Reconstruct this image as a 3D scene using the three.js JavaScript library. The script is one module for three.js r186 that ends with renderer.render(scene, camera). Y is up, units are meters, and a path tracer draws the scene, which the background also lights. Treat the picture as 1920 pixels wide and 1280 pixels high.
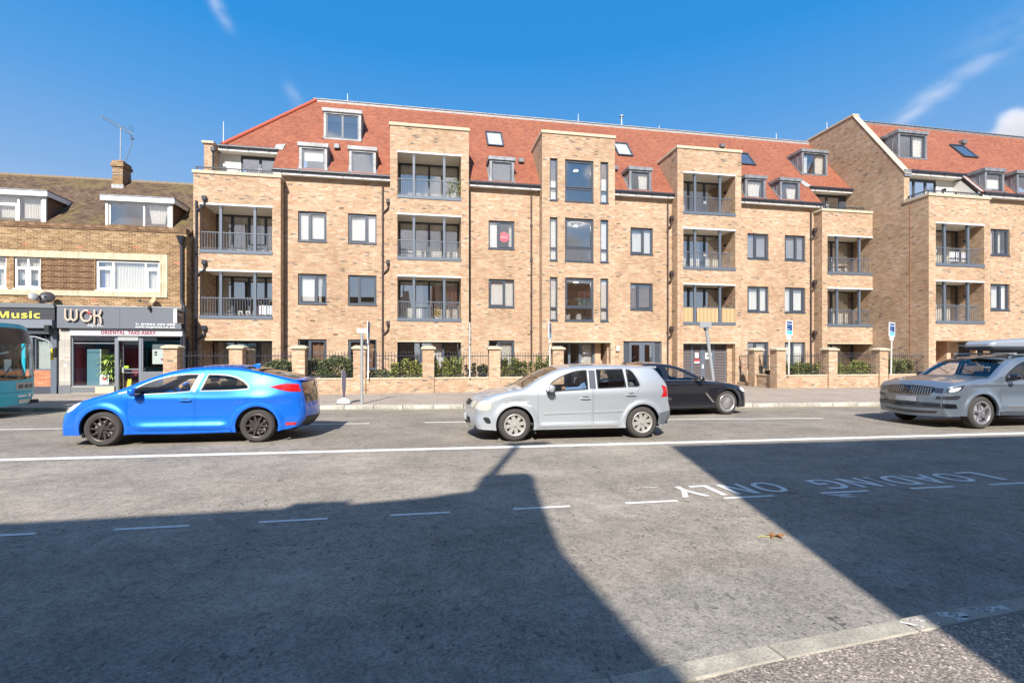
import * as THREE from 'three';
import { mergeGeometries, mergeVertices } from 'three/addons/utils/BufferGeometryUtils.js';
import { TessellateModifier } from 'three/addons/modifiers/TessellateModifier.js';
import { RoundedBoxGeometry } from 'three/addons/geometries/RoundedBoxGeometry.js';
import { ImprovedNoise } from 'three/addons/math/ImprovedNoise.js';
import { FontLoader } from 'three/addons/loaders/FontLoader.js';
import { TextGeometry } from 'three/addons/geometries/TextGeometry.js';
import { MarchingCubes } from 'three/addons/objects/MarchingCubes.js';

// ---------------------------------------------------------------- camera, sky, sun, exposure
const scene = new THREE.Scene();
const camera = new THREE.PerspectiveCamera(68.95, 1024 / 682, 0.1, 1500);
camera.position.set(0, 1.6, 0);
camera.rotation.set(0, -THREE.MathUtils.degToRad(10.3), 0);
camera.setViewOffset(1920, 1280, 0, -30, 1920, 1280);       // the photograph's lens is shifted up a little
const renderer = new THREE.WebGLRenderer({ antialias: true });
renderer.toneMapping = THREE.LinearToneMapping;
renderer.toneMappingExposure = 2.45;
renderer.shadowMap.enabled = true;

const SUN = new THREE.Vector3(-0.2588 * 0.783, 0.622, 0.9659 * 0.783).normalize();   // from behind the camera, a little to its left
const sun = new THREE.DirectionalLight(new THREE.Color(1, 0.955, 0.90), 3.6);
sun.position.copy(SUN).multiplyScalar(90); sun.castShadow = true;
sun.shadow.mapSize.set(4096, 4096);
Object.assign(sun.shadow.camera, { left: -50, right: 50, top: 40, bottom: -40, near: 1, far: 220 });
scene.add(sun, sun.target);

const perlin = new ImprovedNoise();
const n3 = (x, y, z = 0) => perlin.noise(x, y, z);
const fbm = (x, y, z = 0, o = 4) => { let s = 0, a = 0.5; for (let i = 0; i < o; i++) { s += a * n3(x, y, z); x *= 2.03; y *= 2.03; z *= 2.03; a *= 0.5; } return s; };
const clamp = THREE.MathUtils.clamp, lerp = THREE.MathUtils.lerp, sstep = THREE.MathUtils.smoothstep;
let seedState = 12345;
const rnd = () => { seedState = (seedState * 1664525 + 1013904223) >>> 0; return seedState / 4294967296; };
const rr = (a, b) => a + (b - a) * rnd();

{ // a clear summer sky with heaps of fair weather cloud low down and a few wisps; unseen high cloud and a whitened horizon added as fill
  const W = 2048, H = 1024, d = new Float32Array(W * H * 4);
  const dir = new THREE.Vector3();
  // clouds, the high ones out of view and added to lift the shade: azimuth (degrees right of the street's normal), elevation, half width, height
  const puffs = [[63.5, 15.8, 12, 5.8], [78, 11, 13, 9], [104, 12, 12, 8], [131, 14, 15, 10], [152, 17, 10, 7], [172, 13, 13, 9], [-165, 14, 14, 8], [-142, 11, 10, 7], [-122, 16, 12, 9], [-98, 12, 14, 8], [-72, 11, 9, 6], [160, 36, 12, 6], [-150, 34, 13, 6], [120, 40, 11, 6], [-110, 38, 12, 6], [140, 52, 16, 8], [-165, 50, 18, 8], [-125, 58, 18, 8], [95, 50, 16, 7], [178, 30, 14, 6], [-85, 28, 12, 6]];
  const wisps = [[-20.6, 31.6, 0.42, 1.5, 58, 0.8], [-13, 25.0, 0.5, 1.6, 62, 0.35], [51.5, 22.2, 3.6, 0.7, 26, 0.5], [48.8, 20.7, 1.8, 0.45, 24, 0.45], [58, 25.5, 6, 1.6, 20, 0.16]];
  const stops = [[0, 0.36, 0.385, 0.405], [0.13, 0.215, 0.275, 0.36], [0.28, 0.10, 0.188, 0.330], [0.40, 0.045, 0.150, 0.322], [0.52, 0.014, 0.122, 0.312], [1, 0.010, 0.088, 0.255]];
  for (let j = 0; j < H; j++) {
    const up = ((j + 0.5) / H - 0.5) * Math.PI;
    for (let i = 0; i < W; i++) {
      const a = ((i + 0.5) / W - 0.5) * 2 * Math.PI;
      dir.set(Math.cos(a) * Math.cos(up), Math.sin(up), Math.sin(a) * Math.cos(up));
      const e = Math.max(0, Math.sin(up)), cs = dir.dot(SUN);
      let q = 0; while (q < 4 && e > stops[q + 1][0]) q++; const A = stops[q], B = stops[q + 1], t = clamp((e - A[0]) / (B[0] - A[0]), 0, 1);
      let r = lerp(A[1], B[1], t), g = lerp(A[2], B[2], t), b = lerp(A[3], B[3], t);
      const gl = 0.10 * Math.pow(Math.max(0, cs), 24) + 0.05 * Math.pow(Math.max(0, cs), 5); r += gl; g += gl * 0.95; b += gl * 0.85;
      const az = Math.atan2(dir.x, -dir.z) * 180 / Math.PI, el = up * 180 / Math.PI;
      if (el > 0) {
        let cov = 0, lit = 0;
        for (const [ca, ce, w, h] of puffs) {
          let da = az - ca; if (da > 180) da -= 360; if (da < -180) da += 360;
          if (Math.abs(da) > w * 1.7 || Math.abs(el - ce) > h * 1.6) continue;
          const yy = (el - ce) / h, q = Math.hypot(da / w, yy > 0 ? yy : yy * 1.6);
          const nz = fbm(dir.x * 7 + ca, dir.y * 9, dir.z * 7, 5) * 1.5 + n3(dir.x * 3.1, dir.y * 4, dir.z * 3 + ca) * 0.55;
          const c = sstep(1.0 - q + nz * 0.62, 0.0, 0.17);
          if (c > cov) { cov = c; lit = clamp(0.62 + 0.5 * yy + nz * 0.35 + (1 - c) * 0.25, 0.42, 1.1); }
        }
        for (const [ca, ce, w, h, rot, str] of wisps) {
          const da = (az - ca) * Math.cos(up), de = el - ce; if (Math.abs(da) > 16 || Math.abs(de) > 12) continue;
          const R = rot * Math.PI / 180, u = Math.abs(rot) > 45 ? da * Math.sin(R) + de * Math.cos(R) : da * Math.cos(R) + de * Math.sin(R), v = Math.abs(rot) > 45 ? -da * Math.cos(R) + de * Math.sin(R) : -da * Math.sin(R) + de * Math.cos(R);
          const q = Math.exp(-(u * u) / (w * w) - (v * v) / (h * h)), f = clamp(0.55 + 1.5 * fbm(az * 0.35, el * 0.9, ca, 5), 0, 1);
          const c = str * q * f; if (c > cov) { cov = c; lit = 1; }
        }
        cov *= sstep(el, 0, 4);
        r = lerp(r, 0.40 * lit, cov); g = lerp(g, 0.41 * lit, cov); b = lerp(b, 0.43 * lit + 0.02, cov);
      } else { const k = clamp(1 + el / 6, 0, 1); r = lerp(0.05, r, k); g = lerp(0.05, g, k); b = lerp(0.05, b, k); }
      const o = (j * W + i) * 4; d[o] = r; d[o + 1] = g; d[o + 2] = b; d[o + 3] = 1;
    }
  }
  const sky = new THREE.DataTexture(d, W, H, THREE.RGBAFormat, THREE.FloatType);
  sky.mapping = THREE.EquirectangularReflectionMapping; sky.magFilter = sky.minFilter = THREE.LinearFilter; sky.wrapS = THREE.RepeatWrapping; sky.needsUpdate = true;
  scene.background = sky; scene.environment = sky;
}

// ---------------------------------------------------------------- helpers
const baseOf = new Map();                                     // a top-level group -> where it stands
const taken = new Map();
const numbered = (n) => { const k = taken.get(n) ?? 0; taken.set(n, k + 1); return k ? n + '_' + String(k).padStart(3, '0') : n; };
function thing(name, label, category, [x, y, z] = [0, 0, 0], group) {
  const o = new THREE.Group(); o.name = numbered(name); o.position.set(x, y, z); o.userData.label = label; o.userData.category = category;
  if (group) o.userData.group = group;
  scene.add(o); baseOf.set(o, o.position); return o;
}
function structure(name, geo, mat) { const m = new THREE.Mesh(geo, mat); m.name = numbered(name); m.castShadow = m.receiveShadow = true; m.userData.kind = 'structure'; scene.add(m); return m; }
function baseOfAny(p) { while (p && !baseOf.has(p)) p = p.parent; return p ? baseOf.get(p) : null; }
// a part from geometry given in world coordinates (moved into its thing's own space)
function part(name, geo, mat, parent, label) {
  if (Array.isArray(geo)) geo = join(geo);
  const b = baseOfAny(parent); if (b) geo.translate(-b.x, -b.y, -b.z);
  return own(name, geo, mat, parent, label);
}
// a part from geometry already in its thing's own space
function own(name, geo, mat, parent, label) {
  if (Array.isArray(geo)) geo = join(geo);
  const m = new THREE.Mesh(geo, mat); m.name = name; m.castShadow = m.receiveShadow = true; if (label) m.userData.label = label;
  parent.add(m); return m;
}
function single(name, label, category, geo, mat, pos = [0, 0, 0], group) {
  const m = new THREE.Mesh(Array.isArray(geo) ? join(geo) : geo, mat); m.name = numbered(name); m.position.set(...pos); m.castShadow = m.receiveShadow = true;
  m.userData.label = label; m.userData.category = category; if (group) m.userData.group = group; scene.add(m); return m;
}
const stuff = (m) => { m.userData.kind = 'stuff'; return m; };
function join(list) {
  list = list.map((g) => { g = g.index ? g.toNonIndexed() : g; for (const k of Object.keys(g.attributes)) if (!['position', 'normal', 'uv'].includes(k)) g.deleteAttribute(k); if (!g.attributes.uv) g.setAttribute('uv', new THREE.BufferAttribute(new Float32Array(g.attributes.position.count * 2), 2)); return g; });
  return list.length === 1 ? list[0] : mergeGeometries(list);
}
// texture coordinates in metres from the side a face looks to
function metreUV(g) {
  g = g.index ? g.toNonIndexed() : g; if (!g.attributes.normal) g.computeVertexNormals();
  const p = g.attributes.position, n = g.attributes.normal, uv = new Float32Array(p.count * 2);
  for (let i = 0; i < p.count; i++) {
    const ax = Math.abs(n.getX(i)), ay = Math.abs(n.getY(i)), az = Math.abs(n.getZ(i));
    if (ay > 0.9) { uv[2 * i] = p.getX(i); uv[2 * i + 1] = p.getZ(i); }
    else if (ax > az) { uv[2 * i] = p.getZ(i) + 0.07; uv[2 * i + 1] = p.getY(i); }
    else { uv[2 * i] = p.getX(i); uv[2 * i + 1] = p.getY(i); }
  }
  g.setAttribute('uv', new THREE.BufferAttribute(uv, 2)); return g;
}
const BOX = (x0, x1, y0, y1, z0, z1) => metreUV(new THREE.BoxGeometry(Math.abs(x1 - x0), Math.abs(y1 - y0), Math.abs(z1 - z0)).translate((x0 + x1) / 2, (y0 + y1) / 2, (z0 + z1) / 2));
const RBOX = (x0, x1, y0, y1, z0, z1, r = 0.02, s = 2) => metreUV(new RoundedBoxGeometry(Math.abs(x1 - x0), Math.abs(y1 - y0), Math.abs(z1 - z0), s, r).translate((x0 + x1) / 2, (y0 + y1) / 2, (z0 + z1) / 2));
const V = (x, y, z) => new THREE.Vector3(x, y, z);
function ROD(a, b, r, n = 8, r2 = r) {
  const A = V(...a), B = V(...b), d = B.clone().sub(A), g = new THREE.CylinderGeometry(r2, r, d.length(), n, 1);
  g.applyQuaternion(new THREE.Quaternion().setFromUnitVectors(V(0, 1, 0), d.clone().normalize())); return g.translate((A.x + B.x) / 2, (A.y + B.y) / 2, (A.z + B.z) / 2);
}
function TUBE(pts, r, n = 8, seg = 6) { return new THREE.TubeGeometry(new THREE.CatmullRomCurve3(pts.map((p) => V(...p)), false, 'catmullrom', 0.1), pts.length * seg, r, n, false); }
// an upright slab in the x-y plane with openings; z0 is its back and z1 its front
function SLAB(outline, holes, z0, z1) {
  const s = new THREE.Shape(outline.map(([x, y]) => new THREE.Vector2(x, y)));
  for (const [x0, x1, y0, y1] of holes) s.holes.push(new THREE.Path([[x0, y0], [x1, y0], [x1, y1], [x0, y1]].map(([x, y]) => new THREE.Vector2(x, y))));
  return metreUV(new THREE.ExtrudeGeometry(s, { depth: z1 - z0, bevelEnabled: false }).translate(0, 0, z0));
}
const rect = (x0, x1, y0, y1) => [[x0, y0], [x1, y0], [x1, y1], [x0, y1]];
// a slab seen from the side: the outline is given in (z, y), pushed along x
function SIDESLAB(outline, x0, x1) {
  const s = new THREE.Shape(outline.map(([z, y]) => new THREE.Vector2(-z, y)));
  const g = new THREE.ExtrudeGeometry(s, { depth: x1 - x0, bevelEnabled: false });
  g.rotateY(Math.PI / 2).translate(x0, 0, 0); return metreUV(g);
}
// a flat polygon in space with thickness behind it
function POLY(pts, thick, uvFn, holes = []) {
  const P = pts.map((p) => V(...p)), n = P[1].clone().sub(P[0]).cross(P[2].clone().sub(P[0])).normalize();
  const u = P[1].clone().sub(P[0]).normalize(), v = n.clone().cross(u);
  const flat = P.map((p) => { const q = p.clone().sub(P[0]); return new THREE.Vector2(q.dot(u), q.dot(v)); });
  const shape = new THREE.Shape(flat); for (const h of holes) shape.holes.push(new THREE.Path(h.map((p) => { const q = V(...p).sub(P[0]); return new THREE.Vector2(q.dot(u), q.dot(v)); })));
  const g = new THREE.ExtrudeGeometry(shape, { depth: thick, bevelEnabled: false });
  g.applyMatrix4(new THREE.Matrix4().makeBasis(u, v, n).setPosition(P[0].clone().addScaledVector(n, -thick)));
  const q = g.index ? g.toNonIndexed() : g; q.computeVertexNormals();
  if (uvFn) { const p = q.attributes.position, uv = new Float32Array(p.count * 2); for (let i = 0; i < p.count; i++) { const [a, b] = uvFn(p.getX(i), p.getY(i), p.getZ(i)); uv[2 * i] = a; uv[2 * i + 1] = b; } q.setAttribute('uv', new THREE.BufferAttribute(uv, 2)); } else metreUV(q);
  return q;
}
// ---------------------------------------------------------------- materials
function tex(W, H, fn, metresX, metresY, srgb = true) {
  const d = new Uint8Array(W * H * 4);
  for (let j = 0; j < H; j++) for (let i = 0; i < W; i++) { const c = fn(i / W, j / H, i, j), o = (j * W + i) * 4; d[o] = clamp(c[0], 0, 255); d[o + 1] = clamp(c[1], 0, 255); d[o + 2] = clamp(c[2], 0, 255); d[o + 3] = 255; }
  const t = new THREE.DataTexture(d, W, H); t.wrapS = t.wrapT = THREE.RepeatWrapping; t.magFilter = THREE.LinearFilter; t.minFilter = THREE.LinearMipmapLinearFilter;
  if (srgb) t.colorSpace = THREE.SRGBColorSpace; t.repeat.set(1 / metresX, 1 / metresY); t.needsUpdate = true; return t;
}
const hash = (a, b = 0, c = 0) => { let h = (a * 374761393 + b * 668265263 + c * 2147483647) | 0; h = Math.imul(h ^ (h >>> 13), 1274126177); h ^= h >>> 16; return (h >>> 0) / 4294967296; };
// wrapping value noise, so that a tile repeats without a seam
function vnoise(u, v, nx, ny, s) {
  const x = u * nx, y = v * ny, ix = Math.floor(x), iy = Math.floor(y), fx = x - ix, fy = y - iy, sx = fx * fx * (3 - 2 * fx), sy = fy * fy * (3 - 2 * fy);
  const h = (a, b) => hash(((a % nx) + nx) % nx, ((b % ny) + ny) % ny, s);
  return lerp(lerp(h(ix, iy), h(ix + 1, iy), sx), lerp(h(ix, iy + 1), h(ix + 1, iy + 1), sx), sy);
}
function brickMaps(size, cols, rows, palette, mortar, seed, jitter) {
  const bump = new Uint8Array(size * size * 4), MX = cols * 0.225, MY = rows * 0.075;
  let total = 0; for (const p of palette) total += p[3];
  const map = tex(size, size, (u, v, i, j) => {
    const row = Math.floor(v * rows), shift = row % 2 ? 0.5 : 0, cx = u * cols + shift, col = ((Math.floor(cx)) % cols + cols) % cols;
    const fx = (cx - Math.floor(cx)) * 0.225, fy = (v * rows - row) * 0.075, wob = (vnoise(u, v, cols * 4, rows * 2, seed) - 0.5) * 0.004;
    const ed = Math.min(Math.min(fx, 0.225 - fx) + wob, Math.min(fy, 0.075 - fy) + wob), k = sstep(ed, 0.0035, 0.0075);
    let pick = hash(col, row, seed) * total, c = palette[0]; for (const p of palette) { if ((pick -= p[3]) < 0) { c = p; break; } }
    const tone = (hash(col, row, seed + 7) - 0.5) * jitter + (vnoise(u, v, size / 8, size / 8, seed + 3) - 0.5) * 26 + (vnoise(u, v, 14, 14, seed + 5) - 0.5) * 16;
    const big = (vnoise(u, v, 6, 6, seed + 9) - 0.5) * 14, gr = (hash(i, j, seed) - 0.5) * 14;
    bump[(j * size + i) * 4] = 255 * k * (0.8 + 0.2 * hash(col, row, seed + 1)) + gr; bump[(j * size + i) * 4 + 3] = 255;
    return [0, 1, 2].map((q) => lerp(mortar[q] + big + gr, c[q] + tone + big + gr, k));
  }, MX, MY);
  const b = new THREE.DataTexture(bump, size, size); b.wrapS = b.wrapT = THREE.RepeatWrapping; b.magFilter = THREE.LinearFilter; b.repeat.copy(map.repeat); b.needsUpdate = true;
  return { map, bumpMap: b, bumpScale: 0.006 };
}
const std = (o) => new THREE.MeshStandardMaterial(o);
const phys = (o) => new THREE.MeshPhysicalMaterial(o);
const lin = (r, g, b) => new THREE.Color().setRGB(r, g, b);

const M = {};
M.brick = std({ name: 'buff brick', roughness: 0.92, ...brickMaps(2048, 36, 108, [[168, 140, 112, 34], [174, 147, 119, 28], [165, 134, 104, 26], [178, 155, 131, 16], [163, 127, 99, 14], [168, 132, 109, 8], [152, 126, 102, 7], [132, 113, 96, 4], [112, 99, 88, 1.6]], [172, 155, 134], 11, 12) });
M.oldBrick = std({ name: 'brown brick', roughness: 0.95, ...brickMaps(1024, 18, 54, [[136, 106, 72, 30], [122, 92, 60, 30], [146, 118, 84, 20], [110, 82, 56, 18], [164, 96, 66, 2]], [176, 158, 130], 23, 20) });
M.redBrick = std({ name: 'red brick', roughness: 0.95, ...brickMaps(512, 9, 27, [[170, 104, 72, 30], [158, 92, 62, 30], [178, 116, 84, 20]], [176, 140, 112], 31, 18) });
M.darkBrick = std({ name: 'dark brown brick', roughness: 0.95, ...brickMaps(512, 9, 27, [[112, 84, 60, 30], [98, 70, 50, 30], [124, 96, 70, 20]], [120, 104, 84], 37, 20) });
function tileMaps(size, cols, rows, pal, seed, moss) {
  const MX = cols * 0.165, MY = rows * 0.1, bump = new Uint8Array(size * size * 4);
  const map = tex(size, size, (u, v, i, j) => {
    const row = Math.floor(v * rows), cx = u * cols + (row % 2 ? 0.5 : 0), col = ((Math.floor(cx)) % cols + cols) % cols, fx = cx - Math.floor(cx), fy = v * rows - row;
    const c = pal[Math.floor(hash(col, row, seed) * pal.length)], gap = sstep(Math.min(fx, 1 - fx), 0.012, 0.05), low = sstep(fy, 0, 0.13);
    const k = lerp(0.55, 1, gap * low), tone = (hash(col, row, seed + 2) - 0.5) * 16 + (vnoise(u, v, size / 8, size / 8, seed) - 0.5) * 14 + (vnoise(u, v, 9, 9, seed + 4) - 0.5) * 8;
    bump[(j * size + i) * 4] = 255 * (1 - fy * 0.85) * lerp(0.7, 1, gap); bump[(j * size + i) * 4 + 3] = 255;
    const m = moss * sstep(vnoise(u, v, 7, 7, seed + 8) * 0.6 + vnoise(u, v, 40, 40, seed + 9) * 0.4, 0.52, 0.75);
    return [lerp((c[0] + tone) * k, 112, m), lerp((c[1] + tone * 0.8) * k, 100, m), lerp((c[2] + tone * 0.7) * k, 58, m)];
  }, MX, MY);
  const b = new THREE.DataTexture(bump, size, size); b.wrapS = b.wrapT = THREE.RepeatWrapping; b.magFilter = THREE.LinearFilter; b.repeat.copy(map.repeat); b.needsUpdate = true;
  return { map, bumpMap: b, bumpScale: 0.035 };
}
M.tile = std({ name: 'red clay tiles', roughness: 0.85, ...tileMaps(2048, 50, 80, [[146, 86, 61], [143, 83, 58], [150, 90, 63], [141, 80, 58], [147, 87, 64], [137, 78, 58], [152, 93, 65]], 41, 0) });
M.oldTile = std({ name: 'weathered brown tiles', roughness: 0.95, ...tileMaps(1024, 28, 46, [[92, 72, 54], [84, 66, 48], [98, 78, 58], [80, 60, 46], [104, 84, 64]], 47, 0.6) });
M.ridgeTile = std({ name: 'ridge tiles', color: 0xa65038, roughness: 0.85 });
M.coping = std({ name: 'cast stone', color: lin(0.50, 0.41, 0.29), roughness: 0.85 });
M.capStone = std({ name: 'pale stone', color: lin(0.44, 0.38, 0.28), roughness: 0.9 });
M.render = std({ name: 'white render', color: lin(0.62, 0.60, 0.56), roughness: 0.9 });
M.soffit = std({ name: 'soffit board', color: lin(0.74, 0.70, 0.62), roughness: 0.7 });
M.whiteTrim = std({ name: 'white trim', color: lin(0.62, 0.61, 0.6), roughness: 0.5 });
M.concrete = std({ name: 'weathered stone band', roughness: 0.95, map: tex(512, 128, (u, v) => { const s = vnoise(u, v, 24, 4, 3) * 0.6 + vnoise(u, v, 90, 14, 4) * 0.4, st = Math.pow(vnoise(u, 0, 60, 1, 5), 3) * 60 * v; return [168 + s * 34 - st, 156 + s * 32 - st, 132 + s * 28 - st]; }, 3.1, 0.8) });
M.dark = std({ name: 'anthracite frame', color: lin(0.055, 0.066, 0.085), roughness: 0.42, metalness: 0.1 });
M.darkMatte = std({ name: 'dark grey paint', color: lin(0.045, 0.052, 0.066), roughness: 0.55 });
M.post = std({ name: 'grey painted post', color: lin(0.105, 0.125, 0.155), roughness: 0.45, metalness: 0.1 });
M.midGrey = std({ name: 'mid grey metal', color: lin(0.16, 0.17, 0.18), roughness: 0.5, metalness: 0.3 });
M.gutter = std({ name: 'black gutter', color: lin(0.03, 0.033, 0.045), roughness: 0.35 });
M.brownPipe = std({ name: 'brown downpipe', color: lin(0.05, 0.035, 0.033), roughness: 0.4 });
M.lead = std({ name: 'zinc cladding', roughness: 0.55, metalness: 0.35, map: tex(256, 256, (u, v) => { const n = vnoise(u, v, 8, 3, 1) * 0.5 + vnoise(u, v, 30, 12, 2) * 0.5; return [104 + n * 46, 106 + n * 46, 110 + n * 46]; }, 1.5, 1.5) });
M.leadPale = std({ name: 'weathered pale lead', roughness: 0.7, metalness: 0.1, map: tex(256, 256, (u, v) => { const n = vnoise(u, v, 6, 8, 6) * 0.5 + vnoise(u, v, 34, 30, 7) * 0.5; return [128 + n * 62, 128 + n * 62, 128 + n * 60]; }, 1.2, 1.2) });
M.glass = phys({ name: 'window glass', color: 0xffffff, roughness: 0.0, transmission: 1, thickness: 0, ior: 3.0, specularIntensity: 1 });
M.shopGlass = phys({ name: 'shop glass', color: 0xf4f8f8, roughness: 0.0, transmission: 1, thickness: 0, ior: 1.55 });
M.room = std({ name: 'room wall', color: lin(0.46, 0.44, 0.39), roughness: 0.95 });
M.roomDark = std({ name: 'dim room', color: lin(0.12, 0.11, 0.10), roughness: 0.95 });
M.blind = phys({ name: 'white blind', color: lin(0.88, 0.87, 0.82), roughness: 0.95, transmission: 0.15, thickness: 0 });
M.curtain = phys({ name: 'pale curtain', color: lin(0.84, 0.81, 0.72), roughness: 1, transmission: 0.2, thickness: 0 });
M.brownCurtain = std({ name: 'brown curtain', color: lin(0.36, 0.21, 0.13), roughness: 1 });
M.greyBlind = std({ name: 'grey slatted blind', color: lin(0.42, 0.46, 0.52), roughness: 0.7 });
M.white = std({ name: 'white plastic', color: lin(0.74, 0.74, 0.73), roughness: 0.35 });
M.whiteAged = std({ name: 'aged white paint', color: lin(0.58, 0.57, 0.53), roughness: 0.6 });
M.steel = std({ name: 'bright steel', color: lin(0.62, 0.62, 0.62), roughness: 0.3, metalness: 0.9 });
M.galv = std({ name: 'galvanised steel', color: lin(0.36, 0.37, 0.37), roughness: 0.5, metalness: 0.4 });
M.black = std({ name: 'black plastic', color: lin(0.012, 0.012, 0.014), roughness: 0.5 });
M.rubber = std({ name: 'tyre rubber', color: lin(0.042, 0.038, 0.034), roughness: 0.9 });
M.well = std({ name: 'wheel well', color: lin(0.008, 0.008, 0.009), roughness: 0.95 });
M.trimRubber = std({ name: 'black trim', color: lin(0.014, 0.014, 0.016), roughness: 0.45 });
M.cabin = std({ name: 'car interior', color: lin(0.035, 0.035, 0.038), roughness: 0.9 });
M.cabinPale = std({ name: 'pale car interior', color: lin(0.25, 0.24, 0.21), roughness: 0.9 });
M.plank = std({ name: 'bamboo screen', color: lin(0.56, 0.38, 0.16), roughness: 0.8 });
M.soil = std({ name: 'soil', color: lin(0.10, 0.075, 0.05), roughness: 1 });
M.paintWhite = std({ name: 'road paint', roughness: 0.8, map: tex(256, 256, (u, v) => { const n = vnoise(u, v, 20, 20, 3) * 0.5 + vnoise(u, v, 90, 90, 4) * 0.5, w = sstep(n, 0.72, 0.84); return [lerp(214, 150, w), lerp(211, 146, w), lerp(203, 138, w)]; }, 0.9, 0.9) });
M.paintWorn = std({ name: 'worn road paint', roughness: 0.85, map: tex(256, 256, (u, v) => { const n = vnoise(u, v, 20, 20, 13) * 0.5 + vnoise(u, v, 80, 80, 14) * 0.5, w = sstep(n, 0.5, 0.7); return [lerp(196, 128, w), lerp(193, 124, w), lerp(186, 118, w)]; }, 0.9, 0.9) });
M.paintYellow = std({ name: 'faded yellow paint', color: lin(0.44, 0.36, 0.19), roughness: 0.85 });
{ // asphalt: pale worn stone in grey binder
  const S = 2048, bump = new Uint8Array(S * S * 4);
  const map = tex(S, S, (u, v, i, j) => {
    const a = vnoise(u, v, 420, 420, 1), b = vnoise(u, v, 210, 210, 2), c = vnoise(u, v, 760, 760, 3), big = vnoise(u, v, 5, 5, 5) * 0.6 + vnoise(u, v, 17, 17, 6) * 0.4;
    const pit = sstep(a * 0.55 + b * 0.45, 0.68, 0.8), fleck = sstep(c, 0.86, 0.97);
    const pock = sstep(vnoise(u, v, 150, 110, 9), 0.84, 0.92) * sstep(vnoise(u, v, 9, 9, 10), 0.38, 0.66);
    let t = 122 + (b - 0.5) * 34 + (a - 0.5) * 30 + (big - 0.5) * 26 - pit * 36 + fleck * 52 - pock * 34 + (vnoise(u, v, 60, 60, 12) - 0.5) * 16; const h = 140 + (a - 0.5) * 70 + (b - 0.5) * 50 - pit * 60 - pock * 110;
    bump[(j * S + i) * 4] = clamp(h, 0, 255); bump[(j * S + i) * 4 + 3] = 255;
    return [t * 1.03, t, t * 0.945];
  }, 4.3, 4.3);
  const bt = new THREE.DataTexture(bump, S, S); bt.wrapS = bt.wrapT = THREE.RepeatWrapping; bt.magFilter = THREE.LinearFilter; bt.repeat.copy(map.repeat); bt.needsUpdate = true;
  M.asphalt = std({ name: 'asphalt', vertexColors: true, roughness: 0.9, map, bumpMap: bt, bumpScale: 0.009 });
}
M.pavement = std({ name: 'tarmac pavement', roughness: 0.95, vertexColors: true, map: tex(1024, 1024, (u, v) => { const a = vnoise(u, v, 300, 300, 31), b = vnoise(u, v, 150, 150, 32), c = vnoise(u, v, 6, 6, 33); const t = 118 + (a - 0.5) * 62 + (b - 0.5) * 36 + (c - 0.5) * 14 + sstep(a, 0.8, 0.95) * 40; return [t * 1.06, t * 0.98, t * 0.9]; }, 2.4, 2.4), bumpMap: tex(512, 512, (u, v) => { const a = vnoise(u, v, 150, 150, 31); return [a * 255, a * 255, a * 255]; }, 1.2, 1.2, false), bumpScale: 0.005 });
M.kerb = std({ name: 'granite kerb', roughness: 0.9, map: tex(512, 512, (u, v) => { const a = vnoise(u, v, 120, 120, 41), c = vnoise(u, v, 12, 12, 42), d = vnoise(u, v, 250, 250, 43); const t = 146 + (a - 0.5) * 30 + (c - 0.5) * 26 + (d - 0.5) * 24; return [t * 1.05, t, t * 0.9]; }, 1, 1) });
M.kerbFar = std({ name: 'pale far kerb', roughness: 0.9, map: tex(256, 256, (u, v) => { const a = vnoise(u, v, 40, 40, 51), c = vnoise(u, v, 6, 6, 52); const t = 168 + (a - 0.5) * 30 + (c - 0.5) * 40; return [t, t * 0.975, t * 0.9]; }, 1.5, 1.5) });
M.leaf = (h) => phys({ name: 'leaves', vertexColors: true, roughness: 0.55, transmission: 0.3, thickness: 0 });
const canvasMat = (w, h, draw, extra = {}) => { const c = document.createElement('canvas'); c.width = w; c.height = h; const x = c.getContext('2d'); draw(x, w, h); const t = new THREE.CanvasTexture(c); t.colorSpace = THREE.SRGBColorSpace; return std({ map: t, roughness: 0.5, ...extra }); };
// a flat printed panel facing +z (uv 0..1)
const PANEL = (x0, x1, y0, y1, z) => new THREE.PlaneGeometry(x1 - x0, y1 - y0).translate((x0 + x1) / 2, (y0 + y1) / 2, z);
// ---------------------------------------------------------------- ground, road, pavements, kerbs, markings
const farKerb = [[-60, -22.6], [-14, -17.35], [-10.8, -16.98], [-3.4, -16.16], [1.14, -15.6], [10.3, -14.42], [15.1, -14.0], [30, -12.9], [70, -10.5]];
const nearKerb = [[-60, -1.9], [-12, -2.0], [-4, -2.1], [0.43, -2.18], [1.2, -2.24], [1.65, -2.31], [2.71, -2.41], [3.72, -2.5], [6, -2.62], [12, -2.7], [70, -2.9]];
const along = (line, x) => { for (let i = 1; i < line.length; i++) if (x <= line[i][0]) { const [a, b] = [line[i - 1], line[i]]; return lerp(a[1], b[1], clamp((x - a[0]) / (b[0] - a[0]), 0, 1)); } return line[line.length - 1][1]; };

const ground = structure('ground', metreUV(new THREE.PlaneGeometry(1600, 1600).rotateX(-Math.PI / 2).translate(0, -0.06, 0)), std({ name: 'bare ground', color: lin(0.12, 0.115, 0.1), roughness: 1 }));

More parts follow.
